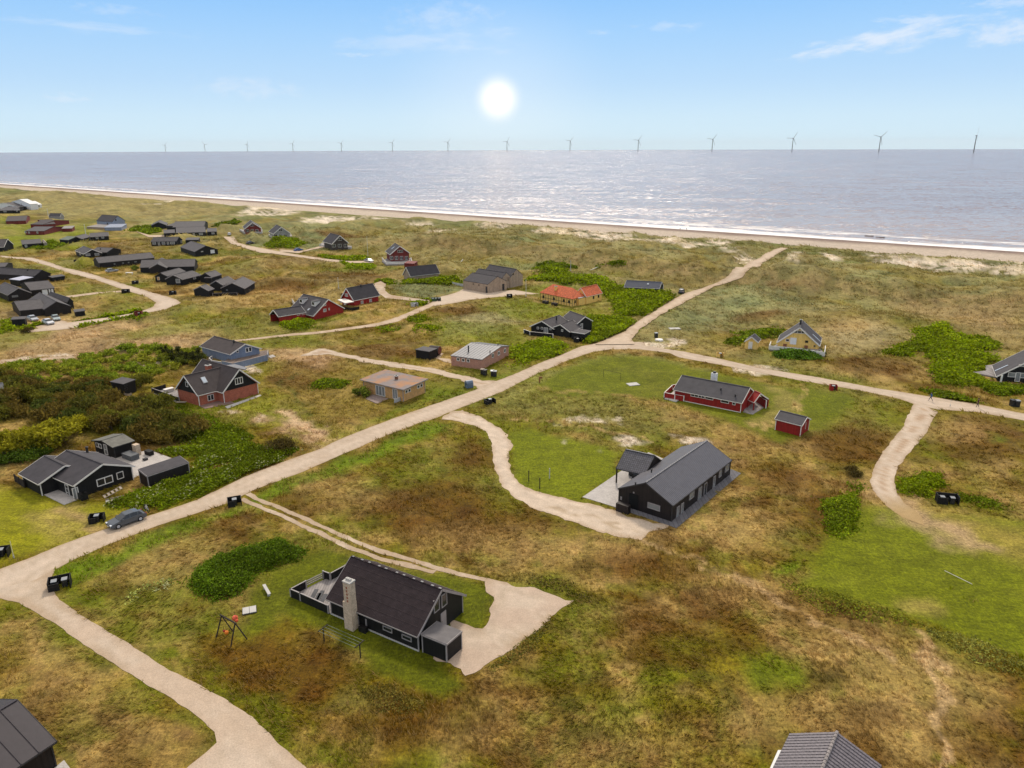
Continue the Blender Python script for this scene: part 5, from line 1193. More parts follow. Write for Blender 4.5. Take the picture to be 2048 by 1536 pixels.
hh = simple('long white rendered house with several gables on the dune slope', (60, 416), [(((84, 409), (68, 410), (82, 404.5)), dict(wall=WHW, roof=WHW, zr=5.0, ze=2.8)), (((76, 407.5), (60, 408.5), (72, 401)), dict(wall=WHW, roof=WHW, zr=7.5, ze=4.6)), (((68, 411), (34, 413.5), (64, 404)), dict(wall=WHW, roof=FELTL, zr=4.6, ze=2.4, trim=WHT)), (((52, 411.5), (48, 406), (39, 413), (44, 406)), dict(wall=WHW, roof=FELTL, ze=2.4, trim=WHT)), (((36, 413.5), (14, 413.5), (34, 408)), dict(wall=WHW, roof=FELTL, zr=4.2, trim=WHT))],
       wins=[(0, 'a', 72, 412.5, 1, 1, DKT, GLS), (0, 'a', 78, 412, 1, 1, DKT, GLS), (2, 'a', 58, 413.5, 1.2, 1, DKT, GLS), (2, 'a', 51, 414, .8, 1, DKT, GLS)])
simple('grey hipped roof corner showing above the scrub at the left edge', (2, 790), [(((8, 782), (-30, 786), (2, 774), ), dict(zr=3.2, roof=METL, wall=WHW))])
simple('dark grey roof corner at the left edge above the long black house', (-5, 540), [(((10, 534), (-30, 535), (4, 527)), dict(zr=3.0))])

# ------------------------------------------------------------------ spots that small things stand on
SPOTS = [(121, 1165), (468, 1005), (194, 1036), (6, 1106), (980, 804), (938, 772), (968, 747), (987, 750), (1155, 682), (1312, 672), (1318, 681), (1440, 710), (1666, 778), (1893, 1000), (2029, 812), (872, 598), (829, 611), (278, 630), (252, 584),
         (346, 588), (271, 568), (155, 524), (1018, 594), (250, 1038), (1363, 585), (597, 502), (501, 489), (460, 469), (738, 522), (222, 545), (66, 643), (96, 648), (112, 640), (259, 548), (462, 1270), (684, 1290), (534, 1185), (499, 1222), (1862, 800), (1955, 812), (1266, 769), (1080, 765), (1085, 970), (222, 990)]
for u_, v_ in SPOTS:
    p = P(u_, v_); splat(p.x, p.y, 6)

# ------------------------------------------------------------------ ground sheet
angs = np.concatenate([np.linspace(-180, -44, 30)[:-1], np.linspace(-44, 44, 520), np.linspace(44, 180, 30)[1:-1]])
rads = np.concatenate([[0.5, 8, 16, 24], 30 * np.exp(np.linspace(0, math.log(4500 / 30), 560))])
TA, TR = np.meshgrid(np.radians(angs), rads, indexing='ij')
X = (TR * np.sin(TA)).ravel(); Y = (TR * np.cos(TA)).ravel()
Z = height(X, Y)
na, nr = len(angs), len(rads)
ii, jj = np.meshgrid(np.arange(na), np.arange(nr - 1), indexing='ij'); ii2 = (ii + 1) % na
quads = np.stack([ii * nr + jj, ii2 * nr + jj, ii2 * nr + jj + 1, ii * nr + jj + 1], -1).reshape(-1, 4)[:, ::-1]
gc, gl = ground(X, Y)

def ground_material(name, fine=1.0, rough=0.95):
    m, n, l, b = newmat(name, rough, 0.12)
    at = n.new('ShaderNodeAttribute'); at.attribute_name = 'Col'
    geo = n.new('ShaderNodeNewGeometry').outputs['Position']
    n1 = noise(n, l, geo, 2.6 * fine, 6, 0.7); n2 = noise(n, l, geo, 0.45 * fine, 5, 0.65, 0.5); n3 = noise(n, l, geo, 9 * fine, 3, 0.7)
    mp = n.new('ShaderNodeMapping'); mp.inputs['Scale'].default_value = (0.35, 0.9, 0.9); mp.inputs['Rotation'].default_value = (0, 0, 0.7); l.new(geo, mp.inputs[0])
    n4 = noise(n, l, mp.outputs[0], 1.1 * fine, 6, 0.75, 1.0)
    mp2 = n.new('ShaderNodeMapping'); mp2.inputs['Scale'].default_value = (2.6, 0.8, 1.0); mp2.inputs['Rotation'].default_value = (0, 0, -0.5); l.new(geo, mp2.inputs[0])
    n5 = noise(n, l, mp2.outputs[0], 1.7 * fine, 8, 0.85, 1.6)
    c = mixrgb(n, l, 1.0, at.outputs[0], mrange(n, l, n1, 0.32, 0.68, 0.6, 1.4), 'MULTIPLY')
    c = mixrgb(n, l, 1.0, c, mrange(n, l, n5, 0.34, 0.66, 0.5, 1.5), 'MULTIPLY')
    c = mixrgb(n, l, 1.0, c, mrange(n, l, n2, 0.3, 0.7, 0.84, 1.16), 'MULTIPLY')
    c = mixrgb(n, l, 1.0, c, mrange(n, l, n4, 0.3, 0.7, 0.72, 1.28), 'MULTIPLY')
    # dry stems and green shoots mixed into the cover
    al = n.new('ShaderNodeMath'); al.operation = 'MULTIPLY'
    l.new(mrange(n, l, n3, 0.5, 0.72), al.inputs[0]); l.new(at.outputs['Alpha'], al.inputs[1])
    c = mixrgb(n, l, al.outputs[0], c, mixrgb(n, l, 1.0, c, (1.35, 1.22, 1.05), 'MULTIPLY'))
    l.new(c, b.inputs['Base Color'])
    ad = n.new('ShaderNodeMath'); ad.operation = 'ADD'; l.new(n1, ad.inputs[0]); l.new(n4, ad.inputs[1])
    bump(n, l, b, ad.outputs[0], 0.6, 0.3)
    return m
GM = ground_material('heath_ground')
gcol = np.concatenate([gc, (1 - gl)[:, None]], 1)
me = np_mesh('ground', np.stack([X, Y, Z], -1), quads, GM, gcol, smooth=True)
tag(mk_obj('ground', me), kind='structure')

def gravel_mat(name, amp):
    m, n, l, b = newmat(name, 0.95, 0.15)
    at = n.new('ShaderNodeAttribute'); at.attribute_name = 'Col'; geo = n.new('ShaderNodeNewGeometry').outputs['Position']
    n1 = noise(n, l, geo, 7, 6, 0.75); n2 = noise(n, l, geo, 0.8, 5, 0.6)
    c = mixrgb(n, l, 1.0, at.outputs[0], mrange(n, l, n1, 0.3, 0.7, 1 - amp, 1 + amp), 'MULTIPLY'); c = mixrgb(n, l, 1.0, c, mrange(n, l, n2, 0.3, 0.7, 0.9, 1.08), 'MULTIPLY')
    l.new(c, b.inputs['Base Color']); bump(n, l, b, n1, 0.5, 0.06); return m
GRV = gravel_mat('pale_gravel', 0.22); GRV2 = gravel_mat('loose_pale_stones', 0.3)
def area_mesh(name, w, jit, kd, off, seedn):
    r0 = np.hypot(*w.mean(0))
    near = r0 < 190
    bd = resample(w, 0.5 if near else 1.4)
    cx = (fbm(bd[:, 0], bd[:, 1], 1.6, 3, seedn) - .5) * 2.4 * jit + (fbm(bd[:, 0], bd[:, 1], 7, 2, seedn + 3) - .5) * 1.6 * jit
    cy = (fbm(bd[:, 0], bd[:, 1], 1.6, 3, seedn + 5) - .5) * 2.4 * jit + (fbm(bd[:, 0], bd[:, 1], 7, 2, seedn + 9) - .5) * 1.6 * jit
    bd = bd + np.stack([cx, cy], -1)
    st = 0.75 if near else 2.2
    lo, hi2 = bd.min(0), bd.max(0)
    gx, gy = np.meshgrid(np.arange(lo[0], hi2[0], st), np.arange(lo[1], hi2[1], st)); gx = gx.ravel(); gy = gy.ravel()
    sd = poly_sd(w, gx, gy); k_ = sd < -st * 0.4
    gx, gy = gx[k_], gy[k_]
    vs = [Vector((a, b_)) for a, b_ in bd] + [Vector((a, b_)) for a, b_ in zip(gx, gy)]
    n = len(bd)
    r_ = mgeo.delaunay_2d_cdt(vs, [(i, (i + 1) % n) for i in range(n)], [], 1, 1e-4)
    V = np.array([[p.x, p.y] for p in r_[0]]); Fc = np.array([f for f in r_[2] if len(f) == 3])
    z = height(V[:, 0], V[:, 1]) + off
    a, b_, c_ = V[Fc[:, 0]], V[Fc[:, 1]], V[Fc[:, 2]]
    ar = (b_[:, 0] - a[:, 0]) * (c_[:, 1] - a[:, 1]) - (b_[:, 1] - a[:, 1]) * (c_[:, 0] - a[:, 0])
    Fc[ar < 0] = Fc[ar < 0][:, ::-1]
    d = -poly_sd(w, V[:, 0], V[:, 1]); dall = d.copy()
    for n_o, w_o, _, _ in AREAS_W:
        if n_o != name and abs(w_o.mean(0) - w.mean(0)).max() < 400: dall = np.maximum(dall, -poly_sd(w_o, V[:, 0], V[:, 1]))
    n2 = fbm(V[:, 0], V[:, 1], 3, 3, 5 + seedn); n1 = fbm(V[:, 0], V[:, 1], 0.9, 2, 15 + seedn)
    col = np.tile(C_GRAV if kd != 'sand' else C_GRAV * np.array([1.0, .97, .93]), (len(V), 1)) * (0.9 + 0.2 * n2)[:, None]
    if kd == 'gravel2': col = np.tile(C_GRAV * 1.06, (len(V), 1)) * (0.8 + 0.4 * n1)[:, None]
    def blend(c, t): return col * (1 - t[:, None]) + c * t[:, None]
    edge = (1 - sst(0.0, 0.9, dall + (n2 - .5) * 1.8)) * 0.55
    col = blend(S(168, 142, 112, .75), edge)
    if kd == 'track':
        col = blend(S(160, 128, 96), sst(0.9, 1.7, d) * sst(.3, .6, n2) * .7)
    if kd == 'gravel' and near:
        col = blend(S(212, 190, 168, .80, 1.0), (sst(1.9, 2.3, d) * (1 - sst(2.6, 3.0, d))) * .5)
        col = blend(S(190, 168, 142, .70, 1.0), (sst(1.0, 1.5, d) * (1 - sst(1.7, 2.0, d))) * .45)
        col = blend(S(184, 162, 138, .74, 1.0), sst(.45, .75, n2) * 0.5)
    if name == 'curved_track':
        e_ = P(1850, 1050); col = blend(S(172, 146, 104), (1 - sst(5, 13, np.hypot(V[:, 0] - e_.x, V[:, 1] - e_.y) + n2 * 4)) * .9)
    if kd == 'gravel2': col = blend(S(150, 128, 98), (sst(1.2, 2.0, d) * sst(.5, .7, n1)) * .6)
    if name == 'gravel_yard': col = blend(S(204, 180, 158, .72, 1.0), sst(.3, .7, n2) * .9)
    if name == 'lower_road': col = blend(S(206, 182, 158, .74, 1.0), sst(.3, .7, n2) * .7)
    me = np_mesh(name, np.concatenate([V, z[:, None]], 1), Fc, GRV2 if kd == 'gravel2' else GRV, col, smooth=True)
    return tag(mk_obj(name, me), kind='structure')
for i, (n_, w_, j_, kd_) in enumerate(AREAS_W):
    area_mesh(n_, w_, j_, kd_, 0.02 + 0.0025 * i + (0.15 if n_ in ('beach_path', 'dune_road', 'dune_track', 'cabin_path') else 0), i)
for i, (n_, p_, wd) in enumerate(RUTS):
    c_ = resample(W2(p_), 1.0, False); t_ = np.gradient(c_, axis=0); t_ /= np.hypot(t_[:, 0], t_[:, 1])[:, None]; nn = np.stack([-t_[:, 1], t_[:, 0]], -1)
    wv = wd / 2 * (0.8 + 0.5 * fbm(c_[:, 0], c_[:, 1], 3, 2, i))[:, None]
    w_ = np.concatenate([c_ + nn * wv, (c_ - nn * wv)[::-1]])
    area_mesh(n_, w_, 0.25, 'track0', 0.03, 40 + i)

# ------------------------------------------------------------------ sea
RE = 6371000.0
sa_ = np.radians(np.linspace(-75, 75, 260)); sr_ = 150 * np.exp(np.linspace(0, math.log(30000 / 150), 300))
TA, TR = np.meshgrid(sa_, sr_, indexing='ij'); sx_ = (TR * np.sin(TA)).ravel(); sy_ = (TR * np.cos(TA)).ravel(); sz_ = SEA - TR.ravel() ** 2 / (2 * RE)
ii, jj = np.meshgrid(np.arange(259), np.arange(299), indexing='ij')
sq = np.stack([ii * 300 + jj, (ii + 1) * 300 + jj, (ii + 1) * 300 + jj + 1, ii * 300 + jj + 1], -1).reshape(-1, 4)[:, ::-1]
def sea_mat():
    m, n, l, b = newmat('sea_water', 0.3, 0.5)
    geo = n.new('ShaderNodeNewGeometry').outputs['Position']
    sx = n.new('ShaderNodeSeparateXYZ'); l.new(geo, sx.inputs[0])
    dt = n.new('ShaderNodeVectorMath'); dt.operation = 'DOT_PRODUCT'; l.new(geo, dt.inputs[0]); dt.inputs[1].default_value = (-K1 / KN, 1 / KN, 0)
    s_ = n.new('ShaderNodeMath'); s_.operation = 'SUBTRACT'; l.new(dt.outputs['Value'], s_.inputs[0]); s_.inputs[1].default_value = K0 / KN
    dt2 = n.new('ShaderNodeVectorMath'); dt2.operation = 'DOT_PRODUCT'; l.new(geo, dt2.inputs[0]); dt2.inputs[1].default_value = (1 / KN, K1 / KN, 0)
    cm = n.new('ShaderNodeCombineXYZ')
    def mm(a, v): 
        q = n.new('ShaderNodeMath'); q.operation = 'MULTIPLY'; l.new(a, q.inputs[0]); q.inputs[1].default_value = v; return q.outputs[0]
    l.new(mm(dt2.outputs['Value'], 0.012), cm.inputs[0]); l.new(mm(s_.outputs[0], 0.05), cm.inputs[1])
    nf = noise(n, l, cm.outputs[0], 1.0, 7, 0.65)
    cm2 = n.new('ShaderNodeCombineXYZ'); l.new(mm(dt2.outputs['Value'], 0.05), cm2.inputs[0]); l.new(mm(s_.outputs[0], 0.22), cm2.inputs[1])
    nf2 = noise(n, l, cm2.outputs[0], 1.0, 8, 0.7)
    # shore distance with ragged offset
    so = n.new('ShaderNodeMath'); so.operation = 'MULTIPLY_ADD'; l.new(nf, so.inputs[0]); so.inputs[1].default_value = 46.0; l.new(s_.outputs[0], so.inputs[2])
    so2 = n.new('ShaderNodeMath'); so2.operation = 'MULTIPLY_ADD'; l.new(nf2, so2.inputs[0]); so2.inputs[1].default_value = 12.0; l.new(so.outputs[0], so2.inputs[2])
    def band(v, a, b_, c_, d_):
        r1 = mrange(n, l, v, a, b_); r2 = mrange(n, l, v, c_, d_, 1, 0)
        q = n.new('ShaderNodeMath'); q.operation = 'MULTIPLY'; l.new(r1, q.inputs[0]); l.new(r2, q.inputs[1]); return q.outputs[0]
    b1 = band(so2.outputs[0], 20, 26, 40, 50)
    b2 = band(so2.outputs[0], 60, 66, 70, 84)
    br = mrange(n, l, nf2, 0.44, 0.6)
    q2 = n.new('ShaderNodeMath'); q2.operation = 'MULTIPLY'; l.new(b2, q2.inputs[0]); l.new(br, q2.inputs[1])
    fo = n.new('ShaderNodeMath'); fo.operation = 'MAXIMUM'; l.new(b1, fo.inputs[0]); l.new(q2.outputs[0], fo.inputs[1])
    # water colour: silty near the shore
    wn1 = noise(n, l, geo, 0.004, 4, 0.6)
    c = mixrgb(n, l, mrange(n, l, s_.outputs[0], 20, 330), (0.34, 0.265, 0.24), (0.23, 0.175, 0.175))
    c = mixrgb(n, l, 1.0, c, mrange(n, l, wn1, 0.3, 0.7, 0.9, 1.1), 'MULTIPLY')
    c = mixrgb(n, l, fo.outputs[0], c, (0.82, 0.80, 0.78))
    l.new(c, b.inputs['Base Color'])
    rg = mrange(n, l, fo.outputs[0], 0, 1, 0.17, 0.9); l.new(rg, b.inputs['Roughness'])
    # waves: facets turned by the slope of two wave trains
    mp = n.new('ShaderNodeMapping'); mp.inputs['Rotation'].default_value = (0, 0, math.atan(-K1)); mp.inputs['Scale'].default_value = (0.35, 1.0, 1.0); l.new(geo, mp.inputs[0])
    def slopes(scale, amp, detail):
        t = n.new('ShaderNodeTexNoise'); t.inputs['Scale'].default_value = scale; t.inputs['Detail'].default_value = detail; t.inputs['Roughness'].default_value = 0.7; l.new(mp.outputs[0], t.inputs['Vector'])
        a = n.new('ShaderNodeVectorMath'); a.operation = 'SUBTRACT'; l.new(t.outputs['Color'], a.inputs[0]); a.inputs[1].default_value = (0.5, 0.5, 0.5)
        q = n.new('ShaderNodeVectorMath'); q.operation = 'MULTIPLY'; l.new(a.outputs[0], q.inputs[0]); q.inputs[1].default_value = (amp, amp, 0.0); return q.outputs[0]
    v1 = n.new('ShaderNodeVectorMath'); v1.operation = 'ADD'; l.new(slopes(0.5, 3.1, 7), v1.inputs[0]); l.new(slopes(0.03, 0.9, 4), v1.inputs[1])
    v2 = n.new('ShaderNodeVectorMath'); v2.operation = 'ADD'; l.new(v1.outputs[0], v2.inputs[0]); v2.inputs[1].default_value = (0, 0, 1)
    v3 = n.new('ShaderNodeVectorMath'); v3.operation = 'NORMALIZE'; l.new(v2.outputs[0], v3.inputs[0]); l.new(v3.outputs[0], b.inputs['Normal'])
    b.inputs['IOR'].default_value = 1.33
    return m
tag(mk_obj('sea', np_mesh('sea', np.stack([sx_, sy_, sz_], -1), sq, sea_mat(), smooth=True)), kind='structure')

# ------------------------------------------------------------------ offshore wind turbines
TW = surf('turbine_grey_paint', (.11, .12, .13), .05, .5)
def make_turbine():
    r_ = empty('wind_turbine', (0, 0, 0))
    MB().tube((0, 0, -12), (0, 0, 18), 4.2, 4.0, 10).build('foundation', surf('turbine_foundation', (.10, .10, .09)), r_)
    MB().tube((0, 0, 18.1), (0, 0, 138), 4.2, 3.0, 10).build('tower', TW, r_)
    MB().box((0, 2, 140.5), (1, 0, 0), (0, 1, 0), (0, 0, 1), 2.6, 7, 2.4).build('nacelle', TW, r_)
    hb = MB().tube((0, -5.2, 140.5), (0, -8, 140.5), 2.2, 1.2, 10).build('hub', TW, r_)
    for q in range(3):
        a = math.radians(q * 120); d = Vector((math.sin(a), 0, math.cos(a))); p = Vector((0, -6.8, 140.5)); x = Vector((d.z, 0, -d.x))
        MB().prism([p - x * 2.4, p + x * 2.4, p + x * 2.4 + Vector((0, .9, 0)), p - x * 2.4 + Vector((0, .9, 0))], [p + d * 76 - x * 1.0, p + d * 76 + x * 1.0, p + d * 76 + x * 1.0 + Vector((0, .4, 0)), p + d * 76 - x * 1.0 + Vector((0, .4, 0))]).build('blade', TW, hb)
    return r_
tpx = [331, 410, 495, 586, 683, 785, 896, 1014, 1140, 1276, 1424, 1584, 1758, 1948]
tl = ['leftmost and faintest wind turbine on the horizon', 'second wind turbine from the left on the horizon', 'third wind turbine from the left, pale against the sky', 'fourth wind turbine from the left on the horizon', 'fifth wind turbine from the left on the horizon', 'sixth wind turbine from the left on the horizon', 'wind turbine on the horizon just left of the white sun', 'wind turbine on the horizon right under the white sun',
      'first wind turbine right of the white sun', 'second wind turbine right of the white sun', 'fifth wind turbine from the right end of the row', 'third wind turbine from the right end' , 'next to last wind turbine at the right end of the row', 'rightmost wind turbine, its rotor seen edge on']
tl[10] = 'fourth wind turbine from the right end'
T0 = make_turbine()
for i, (u_, lb) in enumerate(zip(tpx, tl)):
    o = T0 if i == 0 else copy_tree(T0)
    pxh = 8.5 + 0.0092 * u_; D = 140 * F / pxh
    d = ray(u_, 300); d = d / math.hypot(d[0], d[1])
    o.location = (d[0] * D, d[1] * D, SEA - D * D / (2 * RE))
    az = math.atan2(d[0], d[1])
    o.rotation_euler = (0, 0, -az + math.radians(25 if i < 13 else 88))
    hub = [c for c in o.children if c.name.startswith('hub')][0]
    hub.matrix_local = Matrix.Translation((0, 0, 140.5)) @ Matrix.Rotation(math.radians([35, 80, 20, 150, 40, 35, 38, 30, 40, 35, 38, 32, 45, 0][i]), 4, 'Y') @ Matrix.Translation((0, 0, -140.5))
    tag(o, lb, 'wind turbine', 'wind turbines in a row out at sea')

# ------------------------------------------------------------------ vegetation materials
def leaf_mat(name, rough=0.7, trans=0.30, var=0.30, spec=0.04):
    m, n, l, b = newmat(name, rough, spec)
    at = n.new('ShaderNodeAttribute'); at.attribute_name = 'Col'; geo = n.new('ShaderNodeNewGeometry').outputs['Position']
    c = mixrgb(n, l, 1.0, at.outputs[0], mrange(n, l, noise(n, l, geo, 1.3, 4), 0.3, 0.7, 1 - var, 1 + var), 'MULTIPLY')
    l.new(c, b.inputs['Base Color'])
    tr = n.new('ShaderNodeBsdfTranslucent'); l.new(c, tr.inputs[0]); ms = n.new('ShaderNodeMixShader'); ms.inputs[0].default_value = trans
    o = [q for q in n if q.type == 'OUTPUT_MATERIAL'][0]
    l.new(b.outputs[0], ms.inputs[1]); l.new(tr.outputs[0], ms.inputs[2]); l.new(ms.outputs[0], o.inputs[0])
    return m
LEAF = leaf_mat('leaf_surface'); GRS = leaf_mat('grass_blades', 0.9, 0.45, 0.15, 0.02)
BARK = surf('grey_brown_bark', (.09, .07, .05), .3, .9)

def blocked(x, y, margin=0.35):
    bad = np.zeros(len(x), bool)
    polys = [w for _, w, _, _ in AREAS_W] + FOOT
    for w in polys:
        lo, hi2 = w.min(0) - 1, w.max(0) + 1
        m = np.where((x > lo[0]) & (x < hi2[0]) & (y > lo[1]) & (y < hi2[1]) & ~bad)[0]
        if len(m): bad[m] = poly_sd(w, x[m], y[m]) < margin
    return bad

# ---- dune grass: one stuff mesh of bent blades in tufts
NT = 125000
rr_ = 40 * np.exp(NP.rand(NT) ** 1.0 * math.log(460 / 40)); aa_ = np.radians(NP.uniform(-41, 41, NT))
tx, ty = rr_ * np.sin(aa_), rr_ * np.cos(aa_)
tc_, tl_ = ground(tx, ty)
dens = fbm(tx, ty, 4.5, 3, 91)
keep = (tl_ < 0.35 + 0.2 * NP.rand(NT)) & (coast(tx, ty) < -118) & (dens + 0.35 * (NP.rand(NT) - .5) > 0.40)
tx, ty, tc_, rr_ = tx[keep], ty[keep], tc_[keep], rr_[keep]
bad = blocked(tx, ty, 0.05); tx, ty, tc_, rr_ = tx[~bad], ty[~bad], tc_[~bad], rr_[~bad]
for _, p_, w_ in RUTS:
    c_ = resample(W2(p_), 0.7, False)
    d = np.min(np.hypot(tx[:, None] - c_[None, :, 0], ty[:, None] - c_[None, :, 1]), 1) if len(c_) < 300 else np.full(len(tx), 9)
    kk = d > 0.55; tx, ty, tc_, rr_ = tx[kk], ty[kk], tc_[kk], rr_[kk]
nt = len(tx); NB = 5
tz = height(tx, ty)
bx = np.repeat(tx, NB) + NP.normal(0, .10, nt * NB) * np.repeat(rr_ / 70, NB); by = np.repeat(ty, NB) + NP.normal(0, .10, nt * NB) * np.repeat(rr_ / 70, NB); bz = np.repeat(tz, NB) - .03
sz = np.repeat((0.26 + 0.34 * NP.rand(nt)) * (0.55 + rr_ / 140), NB) * NP.uniform(.6, 1.2, nt * NB)
ba = NP.uniform(0, 2 * np.pi, nt * NB); wd = sz * 0.13
cw = fbm(bx, by, 14, 2, 47) * 5.0; lx = np.cos(ba) * sz * .45 + np.cos(cw) * .75 * sz; ly = np.sin(ba) * sz * .45 + np.sin(cw) * .75 * sz
pa = NP.uniform(0, 2 * np.pi, nt * NB); wx_, wy_ = np.cos(pa) * wd, np.sin(pa) * wd
V = np.stack([np.stack([bx - wx_, by - wy_, bz], -1), np.stack([bx + wx_, by + wy_, bz], -1), np.stack([bx + lx, by + ly, bz + sz * .5], -1)], 1).reshape(-1, 3)
Fc = np.arange(len(V)).reshape(-1, 3)
cb_ = np.repeat(tc_, NB, 0) * NP.uniform(1.0, 1.75, (nt * NB, 1)); straw = (NP.rand(nt * NB) < 0.3)[:, None]
cb_ = np.where(straw, cb_ * .5 + C_STRAW * .6, cb_)
tag(mk_obj('dune_grass', np_mesh('dune_grass', V, Fc, GRS, np.repeat(cb_, 3, 0))), 'tufts of dry and green dune grass all over the heath', 'grass', kind='stuff')

# ---- generic leaf cloud
def quads_at(Pn, size, col, up=0.5):
    n = len(Pn); a = NP.normal(0, 1, (n, 3)); a[:, 2] *= (1 - up * .6); a /= np.linalg.norm(a, axis=1)[:, None]
    nrm = NP.normal(0, .6, (n, 3)); nrm[:, 2] += up * 1.6; b_ = np.cross(nrm, a); b_ /= np.linalg.norm(b_, axis=1)[:, None] + 1e-9
    s = size[:, None]
    V = np.stack([Pn - a * s, Pn - b_ * s * .6, Pn + a * s, Pn + b_ * s * .6], 1).reshape(-1, 3)
    return V, np.arange(4 * n).reshape(-1, 4), np.repeat(col, 4, 0)

def thicket(poly, hmax, label, col=(58, 78, 18), name='rose_thicket', group='green thickets among the houses', col2=None, flowers=0.0, fac=1.0):
    w = W2(poly); cx, cy = w.mean(0); cz = float(height(cx, cy))
    r0 = math.hypot(cx, cy); leaf = min(1.1, max(0.10, r0 * 0.0017)); area = abs(sum(w[i][0] * w[(i + 1) % len(w)][1] - w[(i + 1) % len(w)][0] * w[i][1] for i in range(len(w)))) / 2
    n = int(min(16000, max(200, area / leaf ** 2 * (1.7 if hmax > .75 else .8))))
    lo, hi2 = w.min(0) - 1, w.max(0) + 1
    x = NP.uniform(lo[0], hi2[0], n * 6); y = NP.uniform(lo[1], hi2[1], n * 6)
    ww = max(.5, min(2.5, r0 * .012))
    d = -poly_sd(w, x, y) + (fbm(x, y, 3.0 + r0 * .01, 3, 5) - .45) * ww * 3.0 + NP.exponential(.25, len(x)) * ww * .8 - .1
    k_ = np.where((d > 0) & ~blocked(x, y, .1))[0][:n]; x, y, d = x[k_], y[k_], d[k_]
    if len(x) < 10: return
    bumpn = fbm(x, y, 2.4 + r0 * .006, 3, 8)
    hh_ = hmax * sst(-.3, 2.2, d) * (0.25 + 1.25 * bumpn)
    zz = height(x, y) + hh_ * np.sqrt(NP.uniform(.25, 1, len(x)))
    c0 = np.array(srgb(*col)) * 1.35
    tone = (0.45 + 0.95 * bumpn)[:, None] * NP.uniform(.55, 1.6, (len(x), 1)) * (0.7 + 0.6 * fbm(x, y, 7 + r0 * .02, 2, 18))[:, None]
    colr = np.tile(c0, (len(x), 1)) * tone
    yl = (NP.rand(len(x)) < .25)[:, None]; colr = np.where(yl, colr * np.array([1.35, 1.2, .9]), colr)
    if flowers:
        fl = (NP.rand(len(x)) < flowers * sst(.45, .65, fbm(x, y, 2.5, 2, 77)))[:, None]; colr = np.where(fl, np.array([.46, .46, .22]), colr)
    V, Fq, Cq = quads_at(np.stack([x - cx, y - cy, zz - cz], -1), leaf * NP.uniform(.6, 1.3, len(x)), colr)
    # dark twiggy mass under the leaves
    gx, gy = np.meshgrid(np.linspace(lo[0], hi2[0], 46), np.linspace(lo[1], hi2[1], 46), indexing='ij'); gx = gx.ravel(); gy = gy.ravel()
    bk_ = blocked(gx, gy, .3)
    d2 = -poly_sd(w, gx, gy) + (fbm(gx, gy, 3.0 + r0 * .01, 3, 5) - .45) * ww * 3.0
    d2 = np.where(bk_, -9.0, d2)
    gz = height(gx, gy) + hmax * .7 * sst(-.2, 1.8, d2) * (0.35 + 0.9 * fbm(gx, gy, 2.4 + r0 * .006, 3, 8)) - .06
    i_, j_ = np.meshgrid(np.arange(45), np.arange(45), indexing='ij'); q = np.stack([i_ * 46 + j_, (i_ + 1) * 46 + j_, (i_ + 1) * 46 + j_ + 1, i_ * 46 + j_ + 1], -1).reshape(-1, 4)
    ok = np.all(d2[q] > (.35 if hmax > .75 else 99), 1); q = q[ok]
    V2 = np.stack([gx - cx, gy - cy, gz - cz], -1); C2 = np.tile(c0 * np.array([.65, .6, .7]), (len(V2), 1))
    Va = np.concatenate([V, V2]); Fa = np.concatenate([Fq, q + len(V)]); Ca = np.concatenate([Cq, C2])
    o = mk_obj(name, np_mesh(name, Va, Fa, LEAF, Ca), loc=(cx, cy, cz))
    return tag(o, label, 'shrubs', group)
G1 = (90, 104, 12)
G2 = (106, 120, 10)
